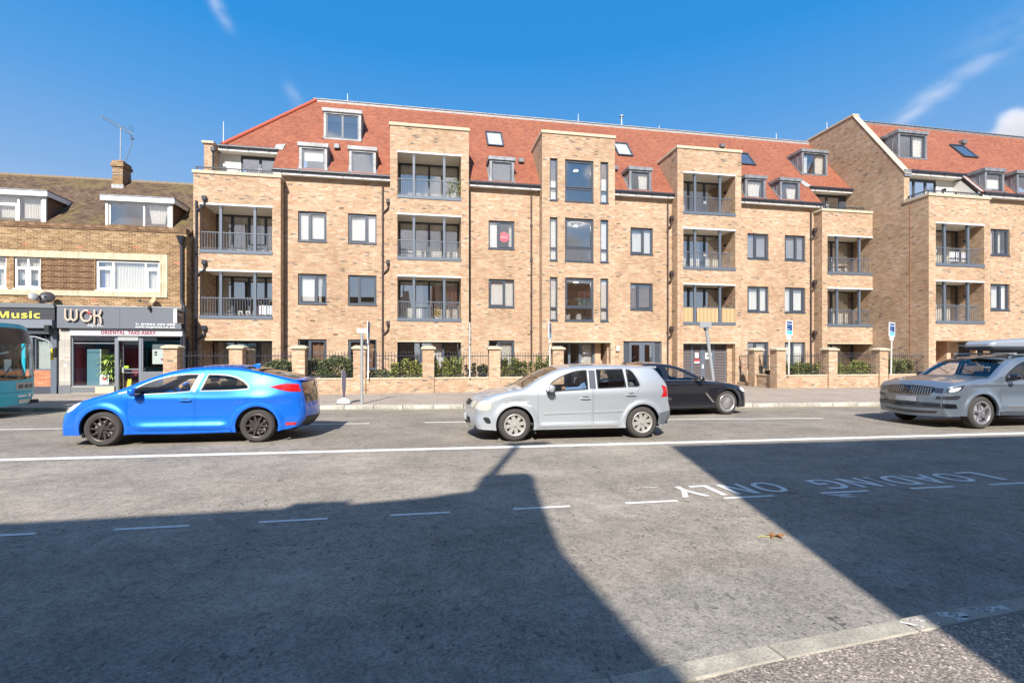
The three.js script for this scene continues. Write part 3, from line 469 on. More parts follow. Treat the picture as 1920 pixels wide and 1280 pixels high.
// ---------------------------------------------------------------- the main block of flats
const flats = thing('apartment_building', 'long four storey buff brick apartment building with steep red tiled roof, in the middle', 'apartment building', [7.7, 0.12, -28]);
{
  const ZB = -24.2, ZM = -24.8, EZ = 24.55, b = flats, TH = 0.32;
  const main = (x0, x1, holes, y1 = 10.08) => part('brick_wall', SLAB(rect(x0, x1, 0, y1), holes, ZM - TH, ZM), M.brick, b);
  const all = (x0, x1, lv = [L1, L2, L3]) => lv.map(([a, c]) => [x0, x1, a, c]);
  main(-6.32, -1.5, [...all(-5.73, -4.45), ...all(-3.47, -2.15)]);
  main(2.24, 6.0, all(3.31, 4.63));
  main(9.76, 13.3, [...all(10.89, 12.17, [L2, L3]), [10.5, 12.68, 0.13, 2.46]]);
  main(16.98, 22.1, [...all(17.8, 19.11), ...all(20.14, 21.46)]);
  // bays: front wall, returns
  const bay = (x0, x1, top, holes, back, o = {}) => {
    part('bay_front', SLAB(rect(x0, x1, 0, top), holes, ZB - 0.3, ZB), M.brick, b);
    for (const [a, c] of [[x0, x0 + 0.3], ...(o.noRight ? [] : [[x1 - 0.3, x1]])]) part('bay_side', BOX(a, c, 0, top, back, ZB - 0.302), M.brick, b);
  };
  const B = [[3.33, 5.53], [6.26, 8.48], [9.19, 11.43]];
  bay(-9.97, -6.34, 9.78, [[-9.71, -6.7, 0.13, 2.42], ...B.slice(0, 2).map(([a, c]) => [-9.71, -6.7, a, c])], -26.4);
  bay(-1.48, 2.26, 12.6, [[-1.14, 1.88, 0.5, 2.4], ...B.map(([a, c]) => [-1.14, 1.88, a, c])], -26.9);
  const BW = [[3.42, 5.64], [6.43, 8.65], [9.46, 11.61]];
  bay(5.93, 9.78, 12.84, [[6.45, 9.55, 0.13, 2.42], ...BW.flatMap(([a, c]) => [[6.33, 6.73, a, c], [7.12, 8.63, a, c], [9.0, 9.43, a, c]])], -27.1);
  bay(13.26, 17.0, 12.62, [[13.6, 16.64, 0.13, 2.4], ...B.map(([a, c]) => [13.6, 16.64, a, c])], -26.9);
  bay(22.01, 25.3, 9.8, [[22.35, 25.298, 0.13, 2.42], ...B.slice(0, 2).map(([a, c]) => [22.35, 25.298, a, c])], -26.4, { noRight: true });
  // copings of the bays
  for (const [x0, x1, y, back] of [[-1.48, 2.26, 12.76, -26.75], [5.93, 9.78, 12.99, -26.95], [13.26, 17.0, 12.78, -26.75]]) {
    coping(b, x0 - 0.05, x1 + 0.05, ZB - 0.32, ZB + 0.05, y, 0.15); copingZ(b, x0 - 0.05, x0 + 0.33, ZB - 0.323, back, y, 0.15); copingZ(b, x1 - 0.33, x1 + 0.05, ZB - 0.323, back, y, 0.15);
    part('bay_roof', BOX(x0 + 0.3, x1 - 0.3, y - 0.25, y - 0.2, back, ZB - 0.31), M.lead, b);
  }
  for (const [x0, x1] of [[-9.97, -6.34], [22.01, 25.3]]) {
    coping(b, x0 - 0.05, x1 + (x1 < 0 ? 0.05 : 0), ZB - 0.32, ZB + 0.05, 9.92, 0.14); copingZ(b, x0 - 0.05, x0 + 0.33, ZB - 0.323, ZB - 0.75, 9.92, 0.14); if (x1 < 0) copingZ(b, x1 - 0.33, x1 + 0.05, ZB - 0.323, -24.95, 9.92, 0.14);
    part('terrace_floor', BOX(x0 + 0.3, x1 - (x1 < 0 ? 0.3 : 0), 9.6, 9.7, -26.0, ZB - 0.3), M.capStone, b);
    const r = part('terrace_railing', [RBOX(x0 + 0.02, x1 - 0.35, 10.1, 10.145, ZB - 0.2, ZB - 0.14, 0.01, 1), ...[x0 + 0.06, (x0 + x1) / 2, x1 - 0.4].map((x) => BOX(x - 0.02, x + 0.02, 9.92, 10.1, ZB - 0.19, ZB - 0.15))], M.darkMatte, b);
    const bars = []; for (let x = x0 + 0.1; x < x1 - 0.4; x += 0.115) bars.push(BOX(x - 0.008, x + 0.008, 9.92, 10.1, ZB - 0.178, ZB - 0.162)); stuff(part('balusters', bars, M.darkMatte, r));
  }
  // balconies
  balcony(b, -9.71, -6.7, 3.33, 5.53, ZB, 1.75, [-8.86, -7.44], { door: [0.25, 0.5, 0.75], drapes: [[0.0, 0.2], [0.82, 0.98, 'blind', 0.35]] });
  balcony(b, -9.71, -6.7, 6.26, 8.48, ZB, 1.75, [-8.86, -7.44], { door: [0.25, 0.5, 0.75], drapes: [[0.02, 0.36], [0.37, 0.58], [0.66, 0.98]], lower: 4 });
  balcony(b, -1.14, 1.88, 3.33, 5.53, ZB, 1.5, [-0.37, 1.07], { door: [0.25, 0.5, 0.75], drapes: [[0.0, 0.22, 'blind'], [0.24, 0.4], [0.6, 0.72], [0.76, 0.98]] });
  balcony(b, -1.14, 1.88, 6.26, 8.48, ZB, 1.5, [-0.37, 1.07], { door: [0.25, 0.5, 0.75], drapes: [[0.02, 0.45], [0.5, 0.72], [0.8, 0.98]], lower: 2 });
  balcony(b, -1.14, 1.88, 9.19, 11.43, ZB, 1.5, [-0.37, 1.07], { door: [0.25, 0.5, 0.75], drapes: [[0.02, 0.48], [0.5, 0.98]] });
  balcony(b, 13.6, 16.64, 3.33, 5.53, ZB, 1.35, [14.29, 15.75], { door: [0.34, 0.66], bamboo: true, light: true, drapes: [[0.8, 0.98]] });
  balcony(b, 13.6, 16.64, 6.26, 8.48, ZB, 1.35, [14.29, 15.75], { door: [0.34, 0.66], light: true, gapRight: 0.16, drapes: [[0.02, 0.32], [0.36, 0.6], [0.68, 0.98]] });
  balcony(b, 13.6, 16.64, 9.19, 11.43, ZB, 1.35, [14.29, 15.75], { door: [0.34, 0.66], light: true, gapRight: 0.16, drapes: [[0.02, 0.3]], lower: 0 });
  balcony(b, 22.35, 25.298, 3.33, 5.53, ZB, 1.35, [23.0, 24.47], { door: [0.5], openRight: true, light: true, gapRight: 0.16, doorGap: 0.05, drapes: [[0.02, 0.48], [0.55, 0.95]] });
  balcony(b, 22.35, 25.298, 6.26, 8.48, ZB, 1.35, [23.0, 24.47], { door: [0.5], openRight: true, light: true, gapRight: 0.16, doorGap: 0.05, drapes: [[0.02, 0.48], [0.52, 0.95]] });
  // ground floor recesses
  const recess = (x0, x1, y0, y1, depth, wallL, wallR) => { const r = part('recess_lintel', BOX(x0 - 0.02, x1 + (wallR ? 0.02 : 0), y1 - 0.06, y1, ZB - 0.12, ZB + 0.012), M.coping, b); part('ceiling', BOX(x0, x1, y1 - 0.02, y1 + 0.03, ZB - depth, ZB - 0.122), M.soffit, r); if (wallL) part('side_wall', BOX(x0 - 0.25, x0, 0, y1 + 0.2, ZB - depth - 0.1, ZB - 0.302), M.brick, r); if (wallR) part('side_wall', BOX(x1, x1 + 0.25, 0, y1 + 0.2, ZB - depth - 0.1, ZB - 0.302), M.brick, r); };
  recess(-9.71, -6.7, 0.13, 2.42, 1.4, true, true); patioDoor(b, -9.7, -6.71, 0.14, 2.38, ZB - 1.3, [0.34, 0.66], [[0.06, 0.34], [0.5, 0.62], [0.7, 0.9]]);
  recess(-1.14, 1.88, 0.5, 2.4, 0.5, true, true); part('side_wall', BOX(-1.14, 1.88, 0.3, 0.52, ZB - 0.5, ZB - 0.31), M.brick, b); patioDoor(b, -1.13, 1.87, 0.53, 2.36, ZB - 0.4, [0.36, 0.72], [[0.38, 0.7, 'blind', 0.3]]);
  recess(22.35, 25.298, 0.13, 2.42, 1.35, true, false); patioDoor(b, 22.36, 25.24, 0.14, 2.38, ZB - 1.27, [0.5], [[0.1, 0.42], [0.56, 0.8]]);
  recess(6.45, 9.55, 0.13, 2.42, 1.1, true, true);
  { // glazed street entrance under the middle bay
    const z = ZB - 0.72, d = part('entrance_door', [...frameBoxes(6.46, 8.92, 0.14, 2.38, z - 0.08, z, 0.08), BOX(7.05, 7.15, 0.2, 2.3, z - 0.075, z + 0.005), BOX(7.5, 7.62, 0.2, 2.3, z - 0.075, z + 0.005), BOX(8.08, 8.2, 0.2, 2.3, z - 0.075, z + 0.005)], M.post, b);
    for (const [a, c] of [[6.54, 7.06], [7.15, 7.5], [7.62, 8.08], [8.2, 8.84]]) part('pane', BOX(a - 0.01, c + 0.01, 0.2, 2.31, z - 0.042, z - 0.04), M.glass, d);
    part('blind', pleats(8.24, 8.82, 0.2, 2.3, z - 0.16, 3, 0.03), M.curtain, d); part('notice', BOX(7.19, 7.3, 1.02, 1.24, z + 0.006, z + 0.012), M.white, d); part('notice', BOX(6.66, 7.12, 2.12, 2.2, z + 0.006, z + 0.012), M.white, d);
    part('return_wall', BOX(8.93, 9.25, 0.12, 2.4, ZB - 1.1, z + 0.06), M.brick, b);
    part('back_wall', BOX(9.25, 9.55, 0.12, 2.4, ZB - 1.15, ZB - 1.1), M.brick, b);
  }
  { // grey double entrance doors
    const z = ZM - 0.1, y0 = 0.14, y1 = 2.45, d = part('entrance_door', [...frameBoxes(10.51, 12.67, y0, y1, z - 0.08, z, 0.05), ...frameBoxes(10.86, 11.57, y0 + 0.02, y1 - 0.05, z - 0.06, z + 0.02, 0.13), ...frameBoxes(11.6, 12.31, y0 + 0.02, y1 - 0.05, z - 0.06, z + 0.02, 0.13), BOX(11.57, 11.6, y0, y1 - 0.05, z - 0.06, z + 0.005)], M.post, b);
    for (const [a, c] of [[10.98, 11.45], [11.72, 12.19]]) part('pane', BOX(a, c, y0 + 0.14, y1 - 0.17, z - 0.022, z - 0.02), M.glass, d);
    for (const [a, c] of [[10.56, 10.86], [12.31, 12.62]]) part('side_panel', BOX(a, c, y0 + 0.04, y1 - 0.05, z - 0.05, z - 0.01), M.darkMatte, d);
    part('handle', RBOX(11.46, 11.55, 0.95, 1.2, z + 0.02, z + 0.05, 0.01, 1), M.white, d);
  }
  { // louvred bin store doors
    const z = ZB - 0.42, y0 = 0.14, y1 = 2.36; part('return_wall', BOX(16.35, 16.64, 0.12, 2.4, z - 0.1, ZB - 0.302), M.brick, b);
    part('recess_lintel', BOX(13.58, 16.66, 2.34, 2.4, ZB - 0.5, ZB + 0.012), M.coping, b);
    const d = part('store_door', [...frameBoxes(13.6, 16.35, y0, y1, z - 0.08, z, 0.05), BOX(14.26, 14.4, y0, y1, z - 0.07, z + 0.01), BOX(14.83, 15.1, y0, y1, z - 0.07, z + 0.012), BOX(15.53, 15.67, y0, y1, z - 0.07, z + 0.01), BOX(14.4, 15.53, y1 - 0.14, y1, z - 0.07, z + 0.008)], M.post, b);
    for (const [a, c] of [[13.65, 14.26], [14.4, 14.83], [15.1, 15.53], [15.67, 16.3]]) { const ls = []; for (let y = y0 + 0.08; y < y1 - 0.15; y += 0.085) { const g = new THREE.BoxGeometry(c - a, 0.012, 0.085); g.rotateX(0.75).translate((a + c) / 2, y, z - 0.02); ls.push(g); } ls.push(BOX(a, c, y0, y1 - 0.05, z - 0.075, z - 0.07)); stuff(part('louvres', ls, M.midGreyBrown ??= std({ color: lin(0.15, 0.13, 0.13), roughness: 0.6 }), d)); }
    part('notice', BOX(14.5, 14.7, 1.58, 1.86, z + 0.03, z + 0.034), M.white, d); part('notice', BOX(14.46, 14.76, 1.3, 1.38, z + 0.03, z + 0.034), M.white, d); part('notice', BOX(14.46, 14.76, 1.38, 1.5, z + 0.03, z + 0.034), std({ color: lin(0.55, 0.04, 0.05), roughness: 0.5 }), d, 'red warning notice');
    part('notice', PANEL(15.1, 15.5, 1.52, 1.84, z + 0.034), canvasMat(128, 100, (x, w, h) => { x.fillStyle = '#e6e4e2'; x.fillRect(0, 0, w, h); x.fillStyle = '#3a3636'; x.beginPath(); x.moveTo(14, 34); x.lineTo(58, 40); x.lineTo(60, 56); x.lineTo(40, 72); x.lineTo(20, 48); x.fill(); x.fillStyle = '#777'; x.fillRect(68, 46, 46, 5); x.fillRect(68, 58, 40, 5); x.fillRect(68, 70, 46, 5); }), d, 'camera warning notice');
    part('handle', RBOX(14.9, 14.99, 1.0, 1.22, z + 0.03, z + 0.06, 0.01, 1), M.white, d);
  }
  part('wall_lamp', RBOX(10.06, 10.24, 1.93, 2.2, ZM, ZM + 0.12, 0.02, 1), M.whiteAged, b);
  // casements
  const W = (x0, x1, lv, o) => casement(b, x0, x1, lv[0], lv[1], ZM, o);
  W(-5.73, -4.45, L3, { m: 0.38, sash: 1, hang: [['blind', 0, 1]] }); W(-3.47, -2.15, L3, { m: 0.66, sash: 0, hang: [['blind', 0, 1]] });
  W(-5.73, -4.45, L2, { m: 0.64, sash: 0, hang: [['blind', 0, 0.62], ['tied', 0.62, 0.86]] }); W(-3.47, -2.15, L2, { m: 0.37, sash: 1, hang: [] });
  W(-5.73, -4.45, L1, { m: 0.38, sash: 1, hang: [['brown', 0.36, 1]] }); W(-3.47, -2.15, L1, { m: 0.66, sash: 0, hang: [['brown', 0.05, 0.95]] });
  W(3.31, 4.63, L3, { m: 0.37, sash: 1, hang: [['blind', 0, 0.33], ['curtain', 0.84, 1]] }); W(3.31, 4.63, L2, { m: 0.62, sash: 0, hang: [['blind', 0, 0.6], ['blind', 0.62, 1]] }); W(3.31, 4.63, L1, { m: 0.38, sash: 1, hang: [['curtain', 0.3, 0.95]] });
  W(10.89, 12.17, L3, { m: 0.6, sash: 0, hang: [['curtain', 0, 1]] }); W(10.89, 12.17, L2, { m: 0.33, sash: 1, hang: [['grey', 0, 1]] });
  W(17.8, 19.11, L3, { m: 0.38, sash: 1, hang: [['grey', 0, 1]] }); W(20.14, 21.46, L3, { m: 0.6, sash: 0, hang: [['grey', 0, 1]] });
  W(17.8, 19.11, L2, { m: 0.6, sash: 0, hang: [['curtain', 0.02, 0.58], ['curtain', 0.66, 1]] }); W(20.14, 21.46, L2, { m: 0.38, sash: 1, hang: [['curtain', 0, 0.34], ['curtain', 0.42, 1]] });
  W(17.8, 19.11, L1, { m: 0.38, sash: 1, hang: [['curtain', 0.5, 0.9]] }); W(20.14, 21.46, L1, { m: 0.45, sash: 0, hang: [['curtain', 0.02, 0.48], ['curtain', 0.55, 0.98]] });
  BW.forEach(([a, c], i) => {
    casement(b, 6.33, 6.73, a, c, ZB, { t: 0.31, hang: [['blind', 0, 1, 0.03, i === 2 ? 0.5 : 0.97]] }); casement(b, 9.0, 9.43, a, c, ZB, { t: 0.31, hang: [['blind', 0, 1, 0.03, i === 2 ? 0.62 : 0.97]] });  // pale blinds added to stand for sky reflected in the narrow panes
    const w = casement(b, 7.12, 8.63, a, c, ZB, { t: 0.32 });
    part('window_sash', frameBoxes(7.19, 8.56, a + 0.76, c - 0.07, ZB - 0.13, ZB - 0.055, 0.06), M.dark, w);
    part('ceiling_lamp', new THREE.CylinderGeometry(0.12, 0.12, 0.03, 16).translate(8.1, c - 0.03, ZB - 1.3), std({ color: 0xffffff, emissive: new THREE.Color(1, 0.95, 0.85), emissiveIntensity: 1.2, roughness: 0.5 }), w);
    const pl = new THREE.PointLight(new THREE.Color(1, 0.93, 0.8), 1.2, 6); pl.position.set(8.1 - 7.7, c - 0.12 - 0.12, ZB - 1.3 + 28); pl.castShadow = true; b.add(pl);
    for (const s of [6.78, 9.02 - 0.06]) part('stair_rail', [ROD([s > 8 ? 9.05 : 6.4, a + 0.1, ZB - 0.4], [s > 8 ? 9.4 : 6.7, a + 0.9, ZB - 0.4], 0.02, 6)], M.steel, w);
  });
  // inside: floors, back wall and cross walls, seen through the panes
  part('floor_slab', [3.0, 5.9, 8.85].map((y) => BOX(-9.6, 25.2, y - 0.12, y + 0.12, -29.5, -25.95)).concat([[-6.2, -1.5], [2.27, 5.9], [9.8, 13.2], [17.02, 22.0]].map(([x0, x1]) => BOX(x0, x1, 9.86, 9.97, -29.4, -25.12)), [BOX(-9.6, 25.2, 0.02, 0.12, -29.5, -25.3)], [[-6.3, -1.5], [2.27, 5.9], [9.8, 13.2], [17.02, 22.0]].flatMap(([x0, x1]) => [3.0, 5.9, 8.85].map((y) => BOX(x0, x1, y - 0.12, y + 0.12, -25.95, ZM - TH - 0.003))), [3.0, 5.9, 8.85].map((y) => BOX(6.25, 9.45, y - 0.12, y + 0.12, -25.95, ZB - 0.303))), M.room, b);
  part('interior_wall', [BOX(-9.65, 25.25, 0.1, 10, -29.8, -29.5), ...[-6.45, -4.0, -1.6, 2.15, 5.85, 9.65, 13.1, 16.85, 19.6, 21.9].map((x) => BOX(x, x + 0.12, 0.12, 9.85, -29.5, -25.96))], M.room, b);
  part('attic_wall', [BOX(-5.6, 25.2, 9.98, 15.4, -29.6, -29.5)], M.room, b);
  part('end_wall', [BOX(-9.97, -9.67, 0, 9.7, -36, -26.402), BOX(-9.97, 25.3, 0, 11.5, -36, -35.7), BOX(-5.7, 25.3, 11.5, 15.6, -36, -35.7)], M.brick, b);
  part('end_pier', BOX(-9.97, -9.6, 9.7, 11.55, -26.3, -25.3), M.brick, b); part('coping', RBOX(-10.05, -9.53, 11.55, 11.67, -26.35, -25.22, 0.015, 1), M.coping, b);
  // roof
  const R = (x, s) => [x, 10.33 + ROOFM * s, -(EZ + s)];
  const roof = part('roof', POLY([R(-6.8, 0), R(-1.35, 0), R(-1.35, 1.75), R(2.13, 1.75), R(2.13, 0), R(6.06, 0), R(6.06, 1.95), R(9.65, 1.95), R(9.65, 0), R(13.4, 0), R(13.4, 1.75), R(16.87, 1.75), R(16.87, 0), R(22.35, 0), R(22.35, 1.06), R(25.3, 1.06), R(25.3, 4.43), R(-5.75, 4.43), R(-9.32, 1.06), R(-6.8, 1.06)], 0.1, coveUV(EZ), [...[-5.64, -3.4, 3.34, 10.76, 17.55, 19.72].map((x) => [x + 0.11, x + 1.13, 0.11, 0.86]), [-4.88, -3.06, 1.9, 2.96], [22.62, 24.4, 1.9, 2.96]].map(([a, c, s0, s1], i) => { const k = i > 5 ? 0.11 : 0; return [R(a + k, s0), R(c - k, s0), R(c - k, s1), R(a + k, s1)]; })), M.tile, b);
  part('roof_hip', POLY([R(-9.32, 1.06), R(-5.75, 4.43), [-5.75, 15.8, -33], [-9.32, 11.64, -33]], 0.1, (x, y, z) => [z, y * 1.28]), M.tile, roof);
  for (let i = 0; i < 14; i++) { const a = R(lerp(-9.32, -5.75, i / 14), lerp(1.06, 4.43, i / 14)), c = R(lerp(-9.32, -5.75, (i + 1.05) / 14), lerp(1.06, 4.43, (i + 1.05) / 14)); part('hip_tile', ROD([a[0], a[1] + 0.03, a[2]], [c[0], c[1] + 0.02, c[2]], 0.1, 8), M.ridgeTile, roof); }
  part('flat_crown', [BOX(-5.8, 25.3, 15.62, 15.72, -35.9, -29.0)], M.lead, roof);
  part('ridge_trim', [BOX(-5.86, 25.3, 15.7, 15.86, -29.22, -28.92), BOX(-5.9, 25.3, 15.86, 15.9, -29.26, -28.88)], M.leadPale, roof);
  eaves(b, -6.8, -1.5, ZM, EZ); eaves(b, 2.27, 5.92, ZM, EZ); eaves(b, 9.79, 13.25, ZM, EZ); eaves(b, 17.01, 22.35, ZM, EZ);
  eaves(b, -9.45, -6.8, -26.0, 25.57, 11.64); eaves(b, 22.35, 25.3, -26.0, 25.57, 11.64);
  part('valley_lead', [POLY([R(-7.0, 1.0).map((v, i) => v + [0, 0.03, 0.04][i]), R(-6.6, 1.0).map((v, i) => v + [0, 0.03, 0.04][i]), R(-6.55, 1.35).map((v, i) => v + [0, 0.03, 0.04][i]), R(-6.95, 1.3).map((v, i) => v + [0, 0.03, 0.04][i])], 0.03), POLY([R(22.1, 1.0), R(22.6, 1.0), R(22.3, 1.4), R(21.9, 1.45)].map((q) => [q[0], q[1] + 0.03, q[2] + 0.04]), 0.03)], M.leadPale, b);
  // roof terrace at the left end and at the right end
  part('terrace_wall', BOX(-9.6, -8.62, 9.7, 11.4, -26.15, -26.0), M.render, b); patioDoor(b, -8.62, -6.86, 9.71, 11.3, -26.02, [0.5], []);
  part('terrace_cheek', SIDESLAB([[-24.6, 10.0], [-25.6, 11.25], [-26.0, 11.3], [-26.0, 9.7], [-24.6, 9.7]], -6.86, -6.8), M.render, b);
  patioDoor(b, 23.0, 24.9, 9.71, 11.3, -26.02, [0.52], [[0.05, 0.25]]); part('terrace_wall', [BOX(22.4, 23.0, 9.7, 11.4, -26.15, -26.0), BOX(24.9, 25.3, 9.7, 11.4, -26.15, -26.0)], M.darkMatte, b);
  part('terrace_cheek', SIDESLAB([[-24.6, 10.0], [-25.6, 11.25], [-26.0, 11.3], [-26.0, 9.7], [-24.6, 9.7]], 22.35, 22.41), M.render, b);
  // dormers, roof windows, vents
  dormer(b, -5.64, -4.4, 10.38, 11.66, -24.63, EZ, { mat: M.leadPale, hang: [['blind', 0.05, 0.95, 0.45, 0.88]] }); dormer(b, -3.4, -2.17, 10.38, 11.66, -24.63, EZ, { mat: M.leadPale, hang: [] });
  dormer(b, -4.88, -3.06, 12.66, 14.22, -26.42, EZ, { m: true, mat: M.leadPale });
  dormer(b, 3.34, 4.58, 10.38, 11.66, -24.63, EZ, {}); dormer(b, 10.76, 12.0, 10.38, 11.66, -24.63, EZ, { hang: [['curtain', 0.45, 1, 0, 1]] });
  dormer(b, 17.55, 18.8, 10.38, 11.66, -24.63, EZ, { hang: [['curtain', 0.1, 0.9, 0, 0.95]] }); dormer(b, 19.72, 20.97, 10.38, 11.66, -24.63, EZ, { hang: [['curtain', 0.4, 1, 0, 0.7]] });
  dormer(b, 22.62, 24.4, 12.66, 14.22, -26.42, EZ, { m: true, hang: [['curtain', 0.5, 1, 0, 1], ['curtain', 0.02, 0.28, 0, 1]] });
  skylight(b, 3.5, 4.42, 13.05, 14.2, EZ, M.blind); skylight(b, 11.0, 11.92, 13.08, 14.15, EZ, M.blind); skylight(b, 18.85, 19.8, 13.12, 14.15, EZ, M.roomDark);
  roofVent(b, -4.14, 11.95, EZ); roofVent(b, 5.17, 11.9, EZ); roofVent(b, 10.4, 11.85, EZ); roofVent(b, 18.31, 14.6, EZ);
  // pipes
  downpipe(b, -9.83, ZB, 0.12, 8.55, [[-9.5, 8.6, ZB], [-9.5, 5.75, ZB], [-9.5, 2.85, ZB]], M.gutter);
  downpipe(b, -1.86, ZM, 0.12, 9.9, [[-1.6, 9.1, ZM], [-1.6, 6.15, ZM], [-1.6, 3.2, ZM]], M.brownPipe);
  downpipe(b, 5.5, ZM, 0.12, 9.9, [], M.brownPipe); downpipe(b, 2.34, ZM, 0.12, 9.9, [], M.brownPipe);
  downpipe(b, 13.0, ZM, 0.12, 9.9, [[13.16, 9.0, ZM + 0.12], [13.16, 6.05, ZM + 0.12], [13.16, 3.1, ZM + 0.12]], M.brownPipe);
  downpipe(b, 21.78, ZM, 0.12, 9.9, [[21.92, 8.75, ZM + 0.12], [21.92, 5.8, ZM + 0.12], [21.92, 2.95, ZM + 0.12]], M.brownPipe);
  downpipe(b, -9.55, -25.28, 9.92, 11.3, [[-9.55, 11.2, -25.28]], M.gutter);
  for (const [x, y] of [[5.3, 8.68], [5.3, 5.75], [5.3, 2.75], [-3.88, 8.7], [-3.88, 5.8], [-4.15, 2.66], [10.1, 8.62], [10.1, 5.85], [-5.2, 3.3], [19.6, 3.1], [17.3, 5.9]]) part('air_brick', BOX(x, x + 0.215, y, y + 0.065, ZM - 0.02, ZM + 0.008), M.darkBrick, b);
  for (const x of [2.62, 13.45]) part('movement_joint', BOX(x, x + 0.016, 0.12, 9.9, (x < 5 ? ZM : ZB) - 0.02, (x < 5 ? ZM : ZB) + 0.003), M.redBrick, b);
}
// ---------------------------------------------------------------- the next block, standing forward on the right
const flats2 = thing('apartment_building', 'buff brick apartment building standing forward at the right edge, showing its tall side wall', 'apartment building', [33, 0.12, -26]);
{
  const b = flats2, ZB = -21.0, ZM = -21.6, EZ = 21.35, TH = 0.32;
  part('gable_wall', SIDESLAB([[-21.302, 0], [-21.302, 9.8], [-22.32, 9.8], [-22.32, 11.45], [-25.55, 15.98], [-36, 15.98], [-36, 0]], 25.3, 25.65), M.brick, b);
  // its stepped coping
  const slope = (s0, s1) => { const a = [lerp(-22.25, -25.5, s0), lerp(11.42, 15.98, s0)], c = [lerp(-22.25, -25.5, s1), lerp(11.42, 15.98, s1)]; return SIDESLAB([[a[0] + 0.02, a[1] - 0.02], [a[0] - 0.02, a[1] + 0.045], [c[0] - 0.02, c[1] + 0.045], [c[0] + 0.02, c[1] - 0.02]], 25.27, 25.7); };
  for (let i = 0; i < 6; i++) part('coping', slope(i / 6 + 0.002, (i + 1) / 6 - 0.002), M.coping, b);
  copingZ(b, 25.25, 25.7, -25.45, -36, 16.1, 0.12); part('parapet_end', BOX(25.302, 25.648, 15.4, 15.97, -25.9, -25.5), M.brick, b);
  part('brick_wall', SLAB(rect(29.05, 46, 0, 10.08), [[29.99, 31.27, ...L3], [29.99, 31.27, ...L2], [33, 34.3, ...L3], [33, 34.3, ...L2], [29.1, 45, 0.13, 2.4]], ZM - TH, ZM), M.brick, b);
  part('bay_front', SLAB(rect(25.3, 29.1, 0, 9.8), [[25.73, 29.098, 1.3, 2.46], [25.73, 28.75, 3.33, 5.55], [25.73, 28.75, 6.26, 8.5]], ZB - 0.3, ZB), M.brick, b);
  part('bay_side', BOX(28.8, 29.1, 2.5, 9.8, -23.2, ZB - 0.302), M.brick, b);
  part('niche_wall', [BOX(25.65, 29.1, 1.0, 1.3, -22.3, ZB - 0.302), BOX(25.65, 27.35, 1.3, 2.6, -22.6, -22.3), BOX(27.35, 27.6, 1.3, 2.6, -22.6, -21.75), BOX(27.6, 29.2, 0.12, 2.6, -22.9, -22.6)], M.brick, b);
  part('niche_ceiling', BOX(25.65, 29.1, 2.46, 2.52, -22.9, ZB - 0.302), M.soffit, b);
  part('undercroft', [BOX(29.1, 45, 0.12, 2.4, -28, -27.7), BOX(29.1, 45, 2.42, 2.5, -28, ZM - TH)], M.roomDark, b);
  coping(b, 25.25, 29.15, ZB - 0.32, ZB + 0.05, 9.94, 0.14); copingZ(b, 25.25, 25.68, ZB - 0.323, -22.31, 9.94, 0.14); copingZ(b, 28.77, 29.15, ZB - 0.323, -21.7, 9.94, 0.14);
  part('terrace_floor', BOX(25.65, 28.8, 9.6, 9.7, -22.9, ZB - 0.3), M.capStone, b);
  {
    const y = 10.16, r = part('terrace_railing', [RBOX(25.42, 28.75, y - 0.045, y, ZB - 0.2, ZB - 0.14, 0.01, 1), RBOX(25.42, 25.48, y - 0.045, y, -22.25, ZB - 0.2, 0.01, 1), ...[25.45, 27.2, 28.7].map((x) => BOX(x - 0.02, x + 0.02, 9.94, y - 0.04, ZB - 0.19, ZB - 0.15)), BOX(25.43, 25.47, 9.94, y - 0.04, -22.22, -22.18)], M.darkMatte, b);
    const bars = []; for (let x = 25.52; x < 28.7; x += 0.115) bars.push(BOX(x - 0.008, x + 0.008, 9.94, y - 0.04, ZB - 0.178, ZB - 0.162)); for (let z = -22.15; z < -21.25; z += 0.115) bars.push(BOX(25.442, 25.458, 9.94, y - 0.04, z - 0.008, z + 0.008)); stuff(part('balusters', bars, M.darkMatte, r));
  }
  for (const [yb, yt] of [[3.33, 5.55], [6.26, 8.5]]) balcony(b, 25.73, 28.75, yb, yt, ZB, 1.35, [26.3, 27.77], { door: [0.5], doorGap: 0.05, light: true, gapRight: 0.16, drapes: [[0.02, 0.48], [0.52, 0.94]] });
  for (const x of [29.99, 33]) { casement(b, x, x + 1.28, L3[0], L3[1], ZM, { m: 0.37, sash: 1, hang: [['curtain', 0, 0.32], ['curtain', 0.38, 0.78]] }); casement(b, x, x + 1.28, L2[0], L2[1], ZM, { m: 0.6, sash: 0, hang: [['curtain', 0.02, 0.58], ['blind', 0.64, 1]] }); }
  part('floor_slab', [3.0, 5.9, 8.85].map((y) => BOX(29.11, 45, y - 0.12, y + 0.12, -26, ZM - TH - 0.003)).concat([3.0, 5.9, 8.85].map((y) => BOX(25.66, 29.1, y - 0.12, y + 0.12, -26, -22.46)), [BOX(25.66, 45, 9.86, 9.97, -26, -22.9)]), M.room, b);
  part('interior_wall', [BOX(25.66, 45, 2.6, 10, -26.3, -26), BOX(29.3, 29.42, 2.6, 9.85, -26, -22.5), BOX(32.2, 32.32, 2.6, 9.85, -26, -22.5)], M.room, b);
  const R = (x, s) => [x, 10.33 + ROOFM * s, -(EZ + s)];
